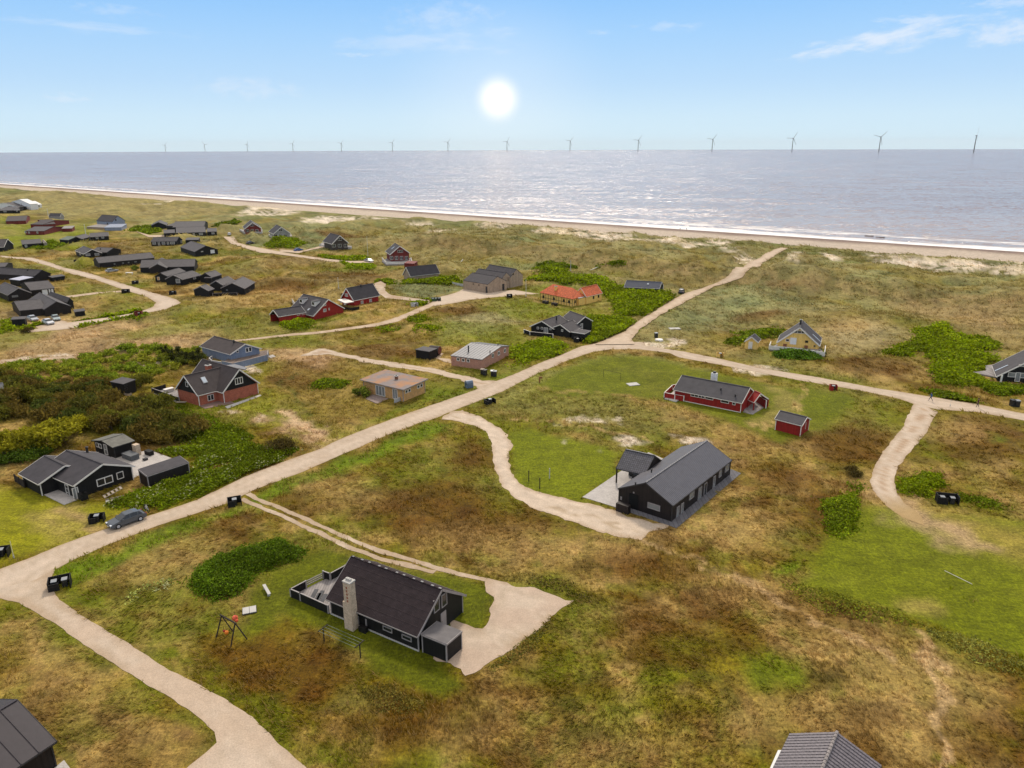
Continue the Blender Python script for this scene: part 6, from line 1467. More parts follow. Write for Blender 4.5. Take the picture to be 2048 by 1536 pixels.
TH = [
 ([(378, 1160), (420, 1122), (480, 1100), (560, 1088), (625, 1098), (600, 1122), (520, 1150), (470, 1188), (430, 1200), (385, 1190)], 1.5, 'dense dark green thicket curved like a boomerang left of the stone chimney house', (72, 92, 14), 0),
 ([(225, 1008), (300, 982), (420, 940), (560, 886), (610, 900), (520, 945), (420, 988), (330, 1014), (260, 1018)], 1.1, 'bright green thicket with cream flowers between the long black shed and the gravel road', G1, .12),
 ([(290, 905), (380, 888), (470, 882), (560, 900), (460, 930), (392, 945), (385, 920)], 1.0, 'green thicket climbing behind the patio of the left black house', G1, .12),
 ([(280, 795), (330, 810), (400, 830), (500, 872), (480, 892), (400, 902), (340, 882), (290, 845)], .8, 'green slope of low shrubs below the red brick house', G1, .05),
 ([(1700, 985), (1725, 968), (1727, 1000), (1707, 1050), (1680, 1075), (1645, 1070), (1638, 1030), (1655, 1005)], 1.2, 'upright green thicket left of the curved track', G1, 0),
 ([(1790, 955), (1830, 946), (1876, 955), (1880, 978), (1860, 996), (1815, 985), (1792, 972)], 1.2, 'round light green thicket inside the bend of the curved track', G2, 0),
 ([(1905, 985), (1960, 990), (2010, 1008), (2000, 1020), (1950, 1008), (1908, 1000)], .8, 'thin green strip of shrubs right of the black bin shelter on the lawn', G1, 0),
 ([(1755, 708), (1822, 684), (1850, 650), (1880, 645), (1912, 668), (1975, 672), (1990, 688), (1930, 700), (1995, 715), (2002, 722), (1950, 735), (1880, 735), (1850, 702), (1800, 714)], 1.3, 'largest green thicket on the right, shaped like a wedge up the dune', G2, 0),
 ([(1860, 738), (1900, 722), (1960, 724), (1985, 734), (1942, 746), (1978, 765), (1930, 774), (1880, 764)], 1.2, 'green thicket left of the deck of the black A shaped house', G2, 0),
 ([(1965, 772), (1990, 768), (2050, 766), (2100, 775), (2100, 796), (2050, 792), (1990, 787)], 1.1, 'green thicket in front of the black house at the right edge', G1, 0),
 ([(1850, 782), (1900, 784), (1945, 797), (1940, 806), (1890, 802)], .9, 'low green thicket beside the walker in blue', G1, 0),
 ([(1450, 688), (1480, 668), (1540, 655), (1562, 660), (1552, 676), (1500, 682), (1470, 693)], 1.1, 'green thicket behind the tiny yellow shed', G1, 0),
 ([(1552, 702), (1600, 698), (1650, 703), (1640, 716), (1590, 722), (1555, 714)], 1.2, 'rounded green bushes in front of the white railed deck of the yellow house', (66, 92, 18), 0),
 ([(1050, 562), (1100, 550), (1180, 556), (1230, 572), (1300, 582), (1352, 592), (1345, 606), (1300, 630), (1240, 632), (1232, 612), (1205, 584), (1120, 568)], 1.5, 'broad green thicket wrapping behind and right of the orange roofed house', G2, 0),
 ([(1180, 634), (1262, 640), (1278, 650), (1225, 680), (1180, 692), (1170, 680), (1178, 655)], 1.1, 'green thicket between the split roof black house and the road junction', G2, 0),
 ([(1025, 692), (1100, 682), (1130, 692), (1100, 715), (1030, 732), (1020, 712)], 1.1, 'green thicket right of the pink brick house', G2, 0),
 ([(805, 562), (880, 553), (925, 561), (915, 569), (850, 571), (810, 569)], 1.1, 'strip of green thicket in front of the tan boarded house', G2, 0),
 ([(560, 650), (600, 641), (632, 643), (620, 656), (578, 659)], 1.0, 'green thicket in front of the red garage wing', G2, 0),
 ([(630, 768), (650, 759), (690, 760), (700, 768), (685, 777), (645, 777)], .9, 'lone green shrub patch on the heath left of the ochre bungalow', G1, 0),
 ([(820, 604), (850, 599), (878, 606), (865, 613), (835, 612)], .8, 'green shrubs in the fork of the sandy path below the forecourt', G2, 0),
 ([(530, 490), (560, 481), (600, 484), (612, 490), (590, 497), (542, 497)], 1.0, 'green shrubs below the dune chalet with grey gable', G2, 0),
 ([(640, 512), (690, 507), (735, 512), (730, 521), (655, 521)], 1.0, 'green shrubs below the brown dune chalet', G2, 0),
 ([(685, 534), (720, 529), (752, 535), (745, 542), (700, 541)], .9, 'green shrubs left of the tan boarded house', G2, 0),
 ([(755, 562), (790, 560), (792, 568), (765, 571)], .8, 'small green shrub patch above the looping north path', G2, 0),
 ([(120, 652), (170, 640), (230, 630), (285, 622), (290, 628), (220, 640), (150, 655)], 1.0, 'long green hedge beside the cul-de-sac road below the parked cars', G2, 0),
 ([(50, 654), (78, 648), (92, 653), (80, 661), (52, 662)], .9, 'green hedge in front of the black box shed by the cars', G2, 0),
 ([(0, 645), (22, 640), (30, 660), (0, 668)], .9, 'green shrubs at the left edge beside the box shed', G2, 0),
 ([(250, 632), (280, 628), (300, 635), (280, 643), (255, 642)], .7, 'small green shrub patch below the red bin box', G1, 0),
 ([(815, 634), (850, 630), (868, 640), (845, 647), (820, 643)], .8, 'green shrub patch on the heath below the forecourt fork', G2, 0),
 ([(835, 655), (870, 652), (880, 662), (850, 668)], .8, 'green shrub patch above the barrel sauna', G2, 0),
 ([(755, 655), (785, 650), (795, 657), (770, 663)], .8, 'small green shrub patch under the sandy path', G2, 0),
 ([(430, 452), (470, 447), (482, 452), (450, 459)], 1.2, 'green shrubs right of the longest black house', G1, 0),
 ([(262, 455), (300, 452), (325, 462), (300, 468), (265, 462)], 1.2, 'green shrubs around the small gabled house path', G1, 0),
 ([(60, 492), (100, 484), (125, 492), (100, 500), (60, 500)], 1.1, 'green shrubs below the house with timber porch', G1, 0),
 ([(1060, 545), (1090, 528), (1130, 530), (1150, 543), (1100, 550)], 1.2, 'dark green shrubs on the ridge left of the white pole', G1, 0),
 ([(1195, 538), (1230, 529), (1248, 534), (1225, 543)], 1.1, 'green shrubs on the ridge top above the thicket', G1, 0),
 ([(575, 657), (640, 655), (590, 662)], .7, 'thin green fringe under the red garage', G1, 0),
 ([(1575, 1168), (1640, 1176), (1720, 1206), (1790, 1226), (1850, 1250), (1840, 1262), (1770, 1244), (1700, 1232), (1650, 1220), (1590, 1192)], .7, 'dark green shrubs along the left border of the big lawn', (112, 116, 34), 0),
 ([(1845, 1248), (1900, 1262), (1960, 1286), (2030, 1312), (2080, 1335), (2080, 1365), (2000, 1345), (1930, 1310), (1850, 1270)], .6, 'green grey shrubs along the lower border of the big lawn', (112, 112, 50), 0),
 ([(100, 625), (118, 622), (116, 632)], .5, 'tiny shrub', G1, 0),
 ([(940, 1290), (990, 1320), (1020, 1290), (1080, 1250), (1110, 1235), (1100, 1260), (1040, 1310), (985, 1350)], .5, 'low dark shrubs along the lower edge of the gravel yard', (92, 90, 38), 0),
 ([(980, 1165), (1040, 1150), (1120, 1165), (1170, 1195), (1110, 1180), (1040, 1165)], .5, 'low dark shrubs along the upper edge of the gravel yard', (96, 86, 42), 0),
 ([(700, 1385), (760, 1370), (860, 1400), (850, 1430), (760, 1430)], .5, 'dark low heath shrubs below the chimney house lawn', (92, 84, 36), 0),
 ([(237, 1198), (262, 1182), (300, 1168), (338, 1163), (330, 1176), (290, 1182), (262, 1202)], .6, 'cream flowering shrub patch on the heath left of the dark thicket', (130, 136, 70), .9),
 ([(1270, 515), (1340, 508), (1400, 520), (1330, 530)], 1, 'x', G1, 0),
]
for i, (pl, hm_, lb, cc, fl) in enumerate(TH):
    if lb in ('tiny shrub', 'x'): continue
    thicket(pl, hm_, lb, cc, flowers=fl)

# ---- trees: crown and trunk, variants shared by many
def make_tree(name, h_, w_, nblob, nleaf, col, leaf, spike, seed, conifer=False):
    r = np.random.RandomState(seed)
    root = empty(name, (0, 0, 0))
    bl_ = []
    for q in range(nblob):
        a = r.uniform(0, 2 * np.pi); rad = w_ * .5 * math.sqrt(r.uniform(0, .8)); zt_ = h_ * (r.uniform(.35, .85) if not conifer else r.uniform(.25, .9)) * (1 - .35 * rad / (w_ * .5))
        bl_.append((rad * math.cos(a), rad * math.sin(a), zt_, r.uniform(.16, .30) * w_))
    pts = []; tones = []
    for (x, y, z_, rd) in bl_:
        m = nleaf // nblob; d = r.normal(0, 1, (m, 3)); d /= np.linalg.norm(d, axis=1)[:, None]; rr2 = rd * r.uniform(.55, 1.0, (m, 1)) * (1 + .25 * r.normal(0, 1, (m, 1)))
        p = d * rr2 * np.array([1, 1, .62]) + np.array([x, y, z_]); pts.append(p); tones.append(np.full(m, r.uniform(.7, 1.3)))
    Pn = np.concatenate(pts); tn = np.concatenate(tones); Pn[:, 2] = np.maximum(Pn[:, 2], .15)
    c0 = np.array(srgb(*col)) * 1.6; cl = np.tile(c0, (len(Pn), 1)) * tn[:, None] * r.uniform(.55, 1.5, (len(Pn), 1))
    n = len(Pn); a = r.normal(0, 1, (n, 3)); a[:, 2] += spike; a /= np.linalg.norm(a, axis=1)[:, None]; q = np.cross(r.normal(0, 1, (n, 3)), a); q /= np.linalg.norm(q, axis=1)[:, None]
    s = leaf * r.uniform(.6, 1.4, (n, 1)); asp = .32 if conifer else .6
    V = np.stack([Pn - a * s, Pn - q * s * asp, Pn + a * s, Pn + q * s * asp], 1).reshape(-1, 3)
    mk_obj('crown', np_mesh('crown', V, np.arange(4 * n).reshape(-1, 4), LEAF, np.repeat(cl, 4, 0)), root)
    m = MB(); m.tube((0, 0, -.4), (0.1, 0, h_ * .45), w_ * .035, w_ * .02, 7)
    for (x, y, z_, rd) in bl_[:7]: m.tube((0.05, 0, h_ * .18), (x * .8, y * .8, z_), w_ * .018, w_ * .006, 5)
    m.build('trunk', BARK, root)
    return root
def place(proto, used, u, v, sc, label, cat, group):
    p = P(u, v); z = float(height(p.x, p.y))
    o = proto if not used else copy_tree(proto)
    o.location = (p.x, p.y, z - .05); o.scale = (sc * rnd.uniform(.85, 1.2), sc * rnd.uniform(.85, 1.2), sc * rnd.uniform(.8, 1.15)); o.rotation_euler = (0, 0, rnd.uniform(0, 6.28))
    return tag(o, label, cat, group)
PINES = [make_tree('pine_shrub', 3.3, 4.6, 13, 1500, [(72, 70, 24), (84, 82, 26), (64, 70, 26), (92, 78, 32)][i], .30, .8, 100 + i, True) for i in range(4)] + [make_tree('pine_shrub', 2.4, 4.2, 12, 1300, [(86, 90, 26), (78, 84, 28), (104, 100, 32)][i], .26, .7, 120 + i, True) for i in range(3)]
SHR = [make_tree('willow_shrub', 1.5, 3.4, 10, 800, [(112, 120, 30), (124, 124, 36), (98, 110, 26)][i], .20, .2, 140 + i) for i in range(3)]
used = set()
region = W2([(-40, 752), (60, 722), (180, 712), (300, 702), (395, 700), (400, 735), (330, 742), (300, 752), (285, 770), (285, 800), (330, 830), (385, 870), (360, 888), (300, 885), (262, 872), (190, 862), (150, 850), (60, 838), (-40, 840)])
hole = [W2(ell(60, 815, 44, 9)), W2(ell(247, 788, 42, 22)), W2(ell(300, 760, 40, 10)), W2(ell(245, 885, 60, 22))]
placed = []
lo, hi2 = region.min(0), region.max(0); tries = 0
while len(placed) < 215 and tries < 20000:
    tries += 1
    x, y = rnd.uniform(lo[0], hi2[0]), rnd.uniform(lo[1], hi2[1])
    if poly_sd(region, np.array([x]), np.array([y]))[0] > 0: continue
    if any(poly_sd(hq, np.array([x]), np.array([y]))[0] < 0 for hq in hole): continue
    if any((x - a) ** 2 + (y - b_) ** 2 < 2.55 ** 2 for a, b_ in placed): continue
    if blocked(np.array([x]), np.array([y]), 2.0)[0]: continue
    placed.append((x, y))
for x, y in placed:
    u_, v_ = Q((x, y, 0))
    dark = fbm(np.array([x]), np.array([y]), 22, 2, 33)[0] > (.33 if v_ > 770 else .50)
    L_ = PINES[:4] if (dark and v_ > 740) else (PINES[4:] if dark else SHR)
    q = rnd.choice(L_)
    z = float(height(x, y))
    o = q if q.name not in used else copy_tree(q); used.add(q.name)
    sc = rnd.uniform(.7, 1.2) * (1.12 if v_ > 780 else .9)
    o.location = (x, y, z - .05); o.scale = (sc, sc, sc * rnd.uniform(.8, 1.1)); o.rotation_euler = (0, 0, rnd.uniform(0, 6.28))
    if L_ is SHR: tag(o, 'low yellowish green willow bush in the scrub behind the left black house', 'bush', 'willow bushes in the scrub')
    else: tag(o, 'brownish green mountain pine in the dense scrub behind the left black house', 'pine tree', 'mountain pines in the scrub')
for q in PINES + SHR:
    if q.name not in used:
        for c_ in list(q.children): bpy.data.objects.remove(c_)
        bpy.data.objects.remove(q)
CON = make_tree('conifer', 5.0, 3.2, 14, 1500, (50, 52, 24), .26, 1.2, 201, True)
for i, (u_, v_, sc, lb) in enumerate([(352, 722, 1.0, 'dark conifer left of the blue grey house, the farther left of the pair'), (394, 728, .95, 'dark conifer touching the corner of the blue grey house'), (372, 726, .7, 'short dark conifer between the two conifers beside the blue grey house'), (330, 712, .6, 'small dark conifer at the upper edge of the scrub')]):
    place(CON, i > 0, u_, v_, sc, lb, 'conifer', 'dark conifers beside the blue grey house')
LB = make_tree('pine_shrub', 2.6, 5.0, 14, 2200, (66, 56, 26), .22, .6, 301, True)
place(LB, False, 560, 902, .9, 'lone dark pine bush beside the gravel road below the brick house', 'pine bush', None)
place(LB, True, 1706, 948, .45, 'small dark bush on the heath left of the curved track', 'bush', None)
place(LB, True, 55, 665, .55, 'dark bush at the end of the road below the box shed', 'bush', None)
BS = make_tree('bush', 2.0, 3.0, 9, 900, (92, 100, 34), .2, .1, 305)
place(BS, False, 725, 792, 1.0, 'pale green bush at the left corner of the ochre bungalow', 'bush', None)
place(BS, True, 270, 540, 1.0, 'green bush in front of the long low black house', 'bush', None)
DEC = [make_tree('broadleaf_tree', 5.6, 6.4, 18, 3400, (122, 116, 26), .26, .1, 400 + i) for i in range(2)]
LOW = [make_tree('broadleaf_bush', 2.8, 5.0, 12, 1500, (62, 78, 20), .22, .1, 420 + i) for i in range(1)]
for i, (u_, v_, sc, lb) in enumerate([(118, 890, 1.0, 'yellow green tree right behind the left black house, nearest its chimney'), (60, 905, .95, 'yellow green tree behind the left black house, middle of the row'), (10, 915, .9, 'yellow green tree behind the left black house, at the picture edge'), (150, 868, .7, 'smaller yellow green tree beside the garden cabin')]):
    place(DEC[i % 2], i > 1, u_, v_, sc, lb, 'tree', 'yellow green trees behind the left house')
for i, (u_, v_, sc, lb) in enumerate([(20, 930, .8, 'nearest the picture edge'), (55, 922, .8, 'in the middle'), (85, 912, .7, 'nearest the black house roof'), (0, 905, .8, 'cut by the left edge')]):
    place(LOW[0], i > 0, u_, v_, sc, 'dark green bush under the yellow green trees, ' + lb, 'bush', 'bushes under the yellow green trees')

# ------------------------------------------------------------------ small things
def put(name, u, v, label, cat, group=None, rot=0.0):
    p = P(u, v); o = empty(name, (p.x, p.y, float(height(p.x, p.y))), label, cat, group); o.rotation_euler = (0, 0, rot); return o
def lbox(par, name, c, hx, hy, hz, mat, sub=None):
    m = MB().box(c, (1, 0, 0), (0, 1, 0), (0, 0, 1), hx, hy, hz)
    me = bpy.data.meshes.new(name); me.from_pydata([tuple(q) for q in m.v], [], m.f); me.uv_layers.new(name='UVMap'); me.materials.append(mat)
    return mk_obj(name, me, sub or par)
def ltube(par, name, a, b, r0, r1, mat, n=10, sub=None):
    m = MB().tube(a, b, r0, r1, n); me = bpy.data.meshes.new(name); me.from_pydata([tuple(q) for q in m.v], [], m.f); me.uv_layers.new(name='UVMap'); me.materials.append(mat)
    return mk_obj(name, me, sub or par)
BINM = surf('black_bin_plastic', (.02, .02, .022), .1, .4, .4); BING = surf('green_bin_plastic', (.03, .07, .03), .1, .4, .4); LIDG = surf('grey_bin_lid', (.25, .26, .27), .1, .4, .4)
def bin_shelter(u, v, label, rot, w=2.0, d=1.0, hh=1.1, mat=DTIM, nb=2, lid=LIDG):
    o = put('bin_shelter', u, v, label, 'bin shelter', 'bin shelters along the roads', rot)
    lbox(o, 'panel', (0, d / 2, hh / 2), w / 2, .04, hh / 2, mat); lbox(o, 'panel', (-w / 2 - .042, 0, hh / 2), .04, d / 2 + .04, hh / 2, mat); lbox(o, 'panel', (w / 2 + .042, 0, hh / 2), .04, d / 2 + .04, hh / 2, mat)
    lbox(o, 'front_panel', (-w / 4 - .0, -d / 2, hh * .4), w / 4, .04, hh * .4, mat)
    for q in range(nb):
        x = -w / 2 + w * (q + .5) / nb
        side = '' if nb == 1 else ('left ', 'right ')[q] if nb == 2 else ('left ', 'middle ', 'right ')[q]
        bb = put('wheelie_bin', u, v, ' '.join((side + 'wheelie bin in the ' + label).split()[:16]), 'wheelie bin', 'wheelie bins in the shelters', rot)
        m = Matrix.Rotation(rot, 3, 'Z') @ Vector((x, 0, 0)); bb.location = bb.location + m
        lbox(bb, 'body', (0, 0, .48), .27, .32, .44, BINM); lbox(bb, 'lid', (0, 0, .96), .30, .36, .035, lid)
    return o
for a in [(121, 1174, 'black two bay bin shelter at the corner of the lower road', .45, 2.1, 1.5, 1.15, BLK, 2), (470, 1010, 'black bin shelter at the start of the rutted house track', .4, 1.7, 1.2, 1.1, BLK, 1), (195, 1043, 'open black bin box beside the parked dark car', .3, 1.7, 1.2, 1.0, BLK, 1), (4, 1112, 'black bin shelter at the left edge below the lawn', .3, 1.6, 1.2, 1.1, BLK, 1),
          (980, 807, 'low black bin shelter on the verge opposite the farm track', .5, 1.9, 1.1, .9, BLK, 1), (1893, 1006, 'wide black bin shelter in front of green shrubs on the right lawn', -.25, 2.6, 1.2, 1.3, BLK, 2), (1155, 684, 'black bin shelter in front of the split roof black house', .5, 1.5, 1.1, 1.3, BLK, 1),
          (1440, 714, 'yellow bin box at the roadside left of the tiny yellow shed', -.2, 1.5, 1.1, 1.1, YEL2, 1), (1666, 780, 'small red bin box at the roadside right of the red house lawn', -.25, 1.3, 1.1, 1.1, RED, 1), (278, 632, 'rusty red bin box beside the cul-de-sac bend', .2, 1.9, 1.4, 1.4, RED2, 1), (252, 586, 'black bin box where the garden path meets the road', .2, 2.2, 1.4, 1.3, BLK, 1),
          (346, 589, 'black bin box on the outer side of the cul-de-sac bend', .2, 2.0, 1.4, 1.2, BLK, 1), (271, 568, 'black bin box on the grass left of the white windowed gable', .2, 1.9, 1.4, 1.2, BLK, 1), (155, 525, 'black bin box left of the longest low house', .2, 2.2, 1.6, 1.2, BLK, 1), (872, 602, 'row of green bins on the edge of the pale forecourt', .2, 3.0, 1.2, 1.1, BING, 3), (829, 613, 'grey bin box in the shrubs left of the forecourt', .4, 1.9, 1.2, 1.2, CONC, 1), (1019, 596, 'dark bin box left of the orange roofed house', .2, 1.6, 1.2, 1.3, BLK, 1)]:
    bin_shelter(*a)
for u_, v_, lb, lid in [(965, 749, 'dark wheelie bins pair at the roadside, left one', TIMB), (970, 750.5, 'dark wheelie bin just right of the leftmost roadside bin', DKT), (985, 752, 'wheelie bin with white sack on its lid by the pink brick house', WHW), (990, 753, 'wheelie bin rightmost of the four by the pink brick house', LIDG), (2024, 812, 'left wheelie bin of the pair at the right edge road', DKT), (2033, 813, 'right wheelie bin of the pair at the right edge road', LIDG), (1312, 675, 'single grey bin on the sandy corner by the junction', LIDG)]:
    o = put('wheelie_bin', u_, v_, lb, 'wheelie bin', None, rnd.uniform(-.4, .6)); s_ = 1.25
    lbox(o, 'body', (0, 0, .5 * s_), .3 * s_, .35 * s_, .46 * s_, BINM); lbox(o, 'lid', (0, 0, 1.0 * s_), .34 * s_, .4 * s_, .05, lid)
o = put('round_cover', 1318, 681, 'round white well cover on the sandy corner', 'well cover'); ltube(o, 'cover', (0, 0, 0), (0, 0, .35), 1.1, 1.0, WHT, 14)
o = put('dumpster', 938, 775, 'blue grey rounded waste container in the verge by the farm track', 'container', None, .5)
lbox(o, 'body', (0, 0, .55), .75, .6, .5, surf('blue_grey_plastic', (.10, .14, .19), .1, .5)); ltube(o, 'lid', (-.75, 0, 1.07), (.75, 0, 1.07), .55, .55, surf('blue_grey_lid', (.14, .18, .24), .1, .5), 12)

# ---- cars
def extr(profile, y0, y1, shrink=0.0, top_in=0.0):
    """side profile (x,z) extruded across the width; points above the belt lean inwards"""
    m = MB(); zb = min(p[1] for p in profile); zt = max(p[1] for p in profile)
    f = lambda z: top_in * (z - zb) / (zt - zb)
    A = [Vector((x, y0 + f(z), z)) for x, z in profile]; B = [Vector((x, y1 - f(z), z)) for x, z in profile]
    return m.prism(A, B)
def from_mb(m, name, mat, parent, smooth=False, bev=0.0):
    me = bpy.data.meshes.new(name); me.from_pydata([tuple(q) for q in m.v], [], m.f); me.uv_layers.new(name='UVMap'); me.materials.append(mat)
    o = mk_obj(name, me, parent)
    if bev:
        b_ = o.modifiers.new('bevel', 'BEVEL'); b_.width = bev; b_.segments = 2; b_.limit_method = 'ANGLE'
    return o
TYRE = surf('tyre_rubber', (.012, .012, .012), .1, .7); RIM = surf('alloy_rim', (.4, .4, .42), .1, .35, .5); LAMP = surf('head_lamp', (.6, .62, .65), .1, .15, .6); TAIL = surf('tail_lamp', (.3, .02, .02), .1, .3, .5)
def make_car(label, col, name='car', van=False, rack=False):
    paint = surf('car_paint_%02x%02x%02x' % tuple(int(min(.99, x) * 255) for x in col), col, .06, .28, .55)
    r = empty(name, (0, 0, 0)); tag(r, label, 'car')
    L = 4.75; zr = 1.45 if not van else 1.65
    body = [(-L / 2, .38), (-L / 2 + .05, .80), (-L / 2 + .25, .93), (-L / 2 + .9, .98), (-.7, 1.0), (.55, .99), (1.15, .95), (L / 2 - .35, .78), (L / 2 - .05, .62), (L / 2, .40), (L / 2 - .3, .26), (-L / 2 + .3, .26)]
    from_mb(extr(body, -.93, .93, 0, .07), 'body', paint, r, bev=.06)
    cab = [(-L / 2 + .45, .97), (-L / 2 + .85, zr - .12), (-.9, zr), (.1, zr - .02), (1.15, .97)]
    from_mb(extr(cab, -.84, .84, 0, .20), 'cabin_glass', GLS, r, bev=.04)
    top = [(-L / 2 + .82, zr - .10), (-.9, zr + .03), (.15, zr + .01), (.30, zr - .06), (-.9, zr - .03)]
    from_mb(extr(top, -.66, .66, 0, .03), 'roof', paint, r)
    for y in (-1, 1):
        for x in (-.25, -1.25):
            m = MB(); m.bar((x, y * .83, .99), (x - .04 if x > -1 else x - .1, y * .66, zr - .02), .07, .03); from_mb(m, 'pillar', paint, r)
    for x in (-1.45, 1.42):
        for y in (-1, 1):
            w = ltube(r, 'wheel', (x, y * .74, .33), (x, y * .95, .33), .34, .34, TYRE, 18)
            ltube(r, 'rim', (x, y * .945, .33), (x, y * .965, .33), .22, .20, RIM, 14, sub=w)
    for y in (-1, 1):
        lbox(r, 'headlight', (L / 2 - .13, y * .66, .66), .1, .18, .06, LAMP); lbox(r, 'tail_light', (-L / 2 + .07, y * .7, .80), .06, .15, .07, TAIL); lbox(r, 'mirror', (.75, y * .98, 1.02), .07, .09, .06, paint)
    lbox(r, 'number_plate', (L / 2 + .0, 0, .45), .015, .26, .06, WHT); lbox(r, 'bumper_grille', (L / 2 - .01, 0, .58), .02, .5, .05, DKT)
    return r
def put_car(o, u, v, u2, v2):
    """centre pixel and a pixel towards the front"""
    p, q = P(u, v), P(u2, v2); o.location = (p.x, p.y, float(height(p.x, p.y)) + .05); o.rotation_euler = (0, 0, math.atan2(q.y - p.y, q.x - p.x)); return o
c1 = put_car(make_car('dark grey estate car with bicycle rack parked on the verge beside the gravel road', (.07, .078, .09)), 254, 1046, 226, 1056)
p = c1.matrix_world
bk = empty('bicycle', (0, 0, 0), 'bicycle with white frame hung on the rear rack of the dark grey car', 'bicycle')
ang = c1.rotation_euler.z; back = Vector((-math.cos(ang), -math.sin(ang), 0)); bk.location = Vector(c1.location) + back * 2.75 + Vector((0, 0, 1.0)); bk.rotation_euler = (0, 0, ang + math.pi / 2)
def ring(par, name, c, R, r, mat, n=16):
    m = MB(); pts = [Vector((c[0] + R * math.cos(t * 2 * math.pi / n), c[1], c[2] + R * math.sin(t * 2 * math.pi / n))) for t in range(n)]
    for t in range(n): m.bar(pts[t], pts[(t + 1) % n], r)
    return from_mb(m, name, mat, par)
for x in (-.52, .52): ring(bk, 'wheel', (x, 0, 0), .34, .05, TYRE)
m = MB(); [m.bar(a, b_, .05) for a, b_ in [((-.52, 0, 0), (-.15, 0, .45)), ((-.15, 0, .45), (.35, 0, .48)), ((.35, 0, .48), (.52, 0, 0)), ((-.05, 0, .02), (.35, 0, .48)), ((-.05, 0, .02), (-.15, 0, .45)), ((-.52, 0, 0), (-.05, 0, .02))]]; from_mb(m, 'frame', WHT, bk)
lbox(bk, 'saddle', (-.17, 0, .55), .12, .06, .04, DKT); m = MB(); m.bar((.33, 0, .48), (.30, 0, .66), .04); m.bar((.30, -.25, .66), (.30, .25, .66), .04); from_mb(m, 'handlebar', DKT, bk)
m = MB(); [m.bar(a, b_, .06) for a, b_ in [((-2.1, -.4, .9), (-2.75, -.4, 1.0)), ((-2.1, .4, .9), (-2.75, .4, 1.0)), ((-2.75, -.5, .7), (-2.75, .5, .7)), ((-2.75, -.4, .5), (-2.75, -.4, 1.2)), ((-2.75, .4, .5), (-2.75, .4, 1.2))]]
from_mb(m, 'bicycle_rack', DKT, c1)
for lb, col, a in [('silver estate car leftmost of the three parked cars', (.42, .43, .45), (66, 641, 76, 645)), ('white car nearest the road among the three parked cars', (.62, .62, .63), (97, 648, 106, 651)), ('pale grey van like car rightmost of the three parked cars', (.32, .38, .38), (112, 640, 119, 646)), ('dark car parked beside the beach path at the thicket', (.03, .03, .04), (1363, 586, 1366, 581)),
                   ('blue covered car on the dune road below the grey gabled chalet', (.05, .10, .30), (597, 502, 604, 501)), ('dark car on the dune road below the red gabled chalet', (.06, .05, .05), (501, 488, 508, 487)), ('white car at the end of the dune road', (.6, .6, .6), (459, 471, 460, 466)), ('silver car parked left of the two storey chalet', (.38, .36, .34), (738, 524, 745, 525)), ('grey car behind the grass at the cul-de-sac road', (.3, .31, .32), (224, 544, 232, 543))]:
    put_car(make_car(lb, col), *a)
o = put('garden_table', 259, 549, 'white garden table set on the grass left of the cross gabled house', 'table'); lbox(o, 'table_top', (0, 0, .75), 1.4, .6, .05, WHT)
for x in (-1.2, 1.2): lbox(o, 'leg', (x, 0, .35), .05, .4, .35, WHT)

# ---- swing frame, clothes lines, bench, slabs, poles
a1, a2 = P(432, 1274), P(509, 1279)
lft, rgt = P(443, 1269), P(478, 1286)
o = empty('swing_frame', P(462, 1275), 'dark timber swing frame with orange buoys on the heath left of the chimney house', 'swing frame')
zt = 2.15; T1 = Vector(P0(443, 1231, zt)); T2 = Vector(P0(470, 1246, zt))
MB().bar(T1 - (T2 - T1).normalized() * .25, T2 + (T2 - T1).normalized() * .2, .12).build('top_beam', DTIM, o)
for nm, t, g in (('leg', T1, (432, 1275)), ('leg', T1, (466, 1262)), ('leg', T2, (461, 1294)), ('leg', T2, (495, 1278))):
    MB().bar(t, Vector(P(*g)) - Vector((0, 0, .1)), .10).build(nm, DTIM, o)
def buoy(c, r, label, mat):
    m = MB(); n, k2 = 10, 6; rings = []
    for i in range(1, k2):
        ph = math.pi * i / k2; rings.append([Vector(c) + Vector((math.sin(ph) * math.cos(t * 2 * math.pi / n), math.sin(ph) * math.sin(t * 2 * math.pi / n), math.cos(ph))) * r for t in range(n)])
    for i in range(len(rings) - 1):
        for t in range(n): m.poly([rings[i][t], rings[i + 1][t], rings[i + 1][(t + 1) % n], rings[i][(t + 1) % n]])
    m.poly(rings[0]); m.poly(rings[-1][::-1])
    bo = empty('fishing_buoy', c, label, 'buoy'); ob = m.build('float', mat, bo, smooth=True)
    MB().tube(Vector(c) + Vector((0, 0, r)), Vector(c) + Vector((0, 0, r + .5)), .02, .02, 6).build('rope', DTIM, bo)
BO = surf('orange_buoy_plastic', (.70, .11, .05), .1, .4)
buoy(Vector(P0(470, 1236, 2.2)), .30, 'large coral red buoy on top of the swing frame', BO); buoy(Vector(P0(473, 1241, 2.05)), .18, 'small coral buoy hanging under the large one', BO)
buoy(Vector(P0(453, 1265, .75)), .22, 'orange buoy hanging low in the middle of the swing frame', surf('bright_orange_plastic', (.75, .2, .02), .1, .4)); buoy(Vector(P0(448, 1262, .9)), .13, 'little dark red buoy beside the low orange one', surf('dark_red_plastic', (.3, .02, .02), .1, .4))
o = empty('clothes_line', P(684, 1290), 'two posted clothes line in front of the chimney house', 'clothes line')
zt = 1.6; q1, q2 = Vector(P0(646, 1256, zt)), Vector(P0(719, 1288, zt)); dd = (q2 - q1).normalized(); nx = Vector((-dd.y, dd.x, 0))
for q in (q1, q2):
    g = Vector((q.x, q.y, float(height(q.x, q.y)) - .2)); MB().bar(g, q, .10).build('post', DTIM, o); MB().bar(q - nx * .7, q + nx * .7, .08).build('cross_arm', DTIM, o)
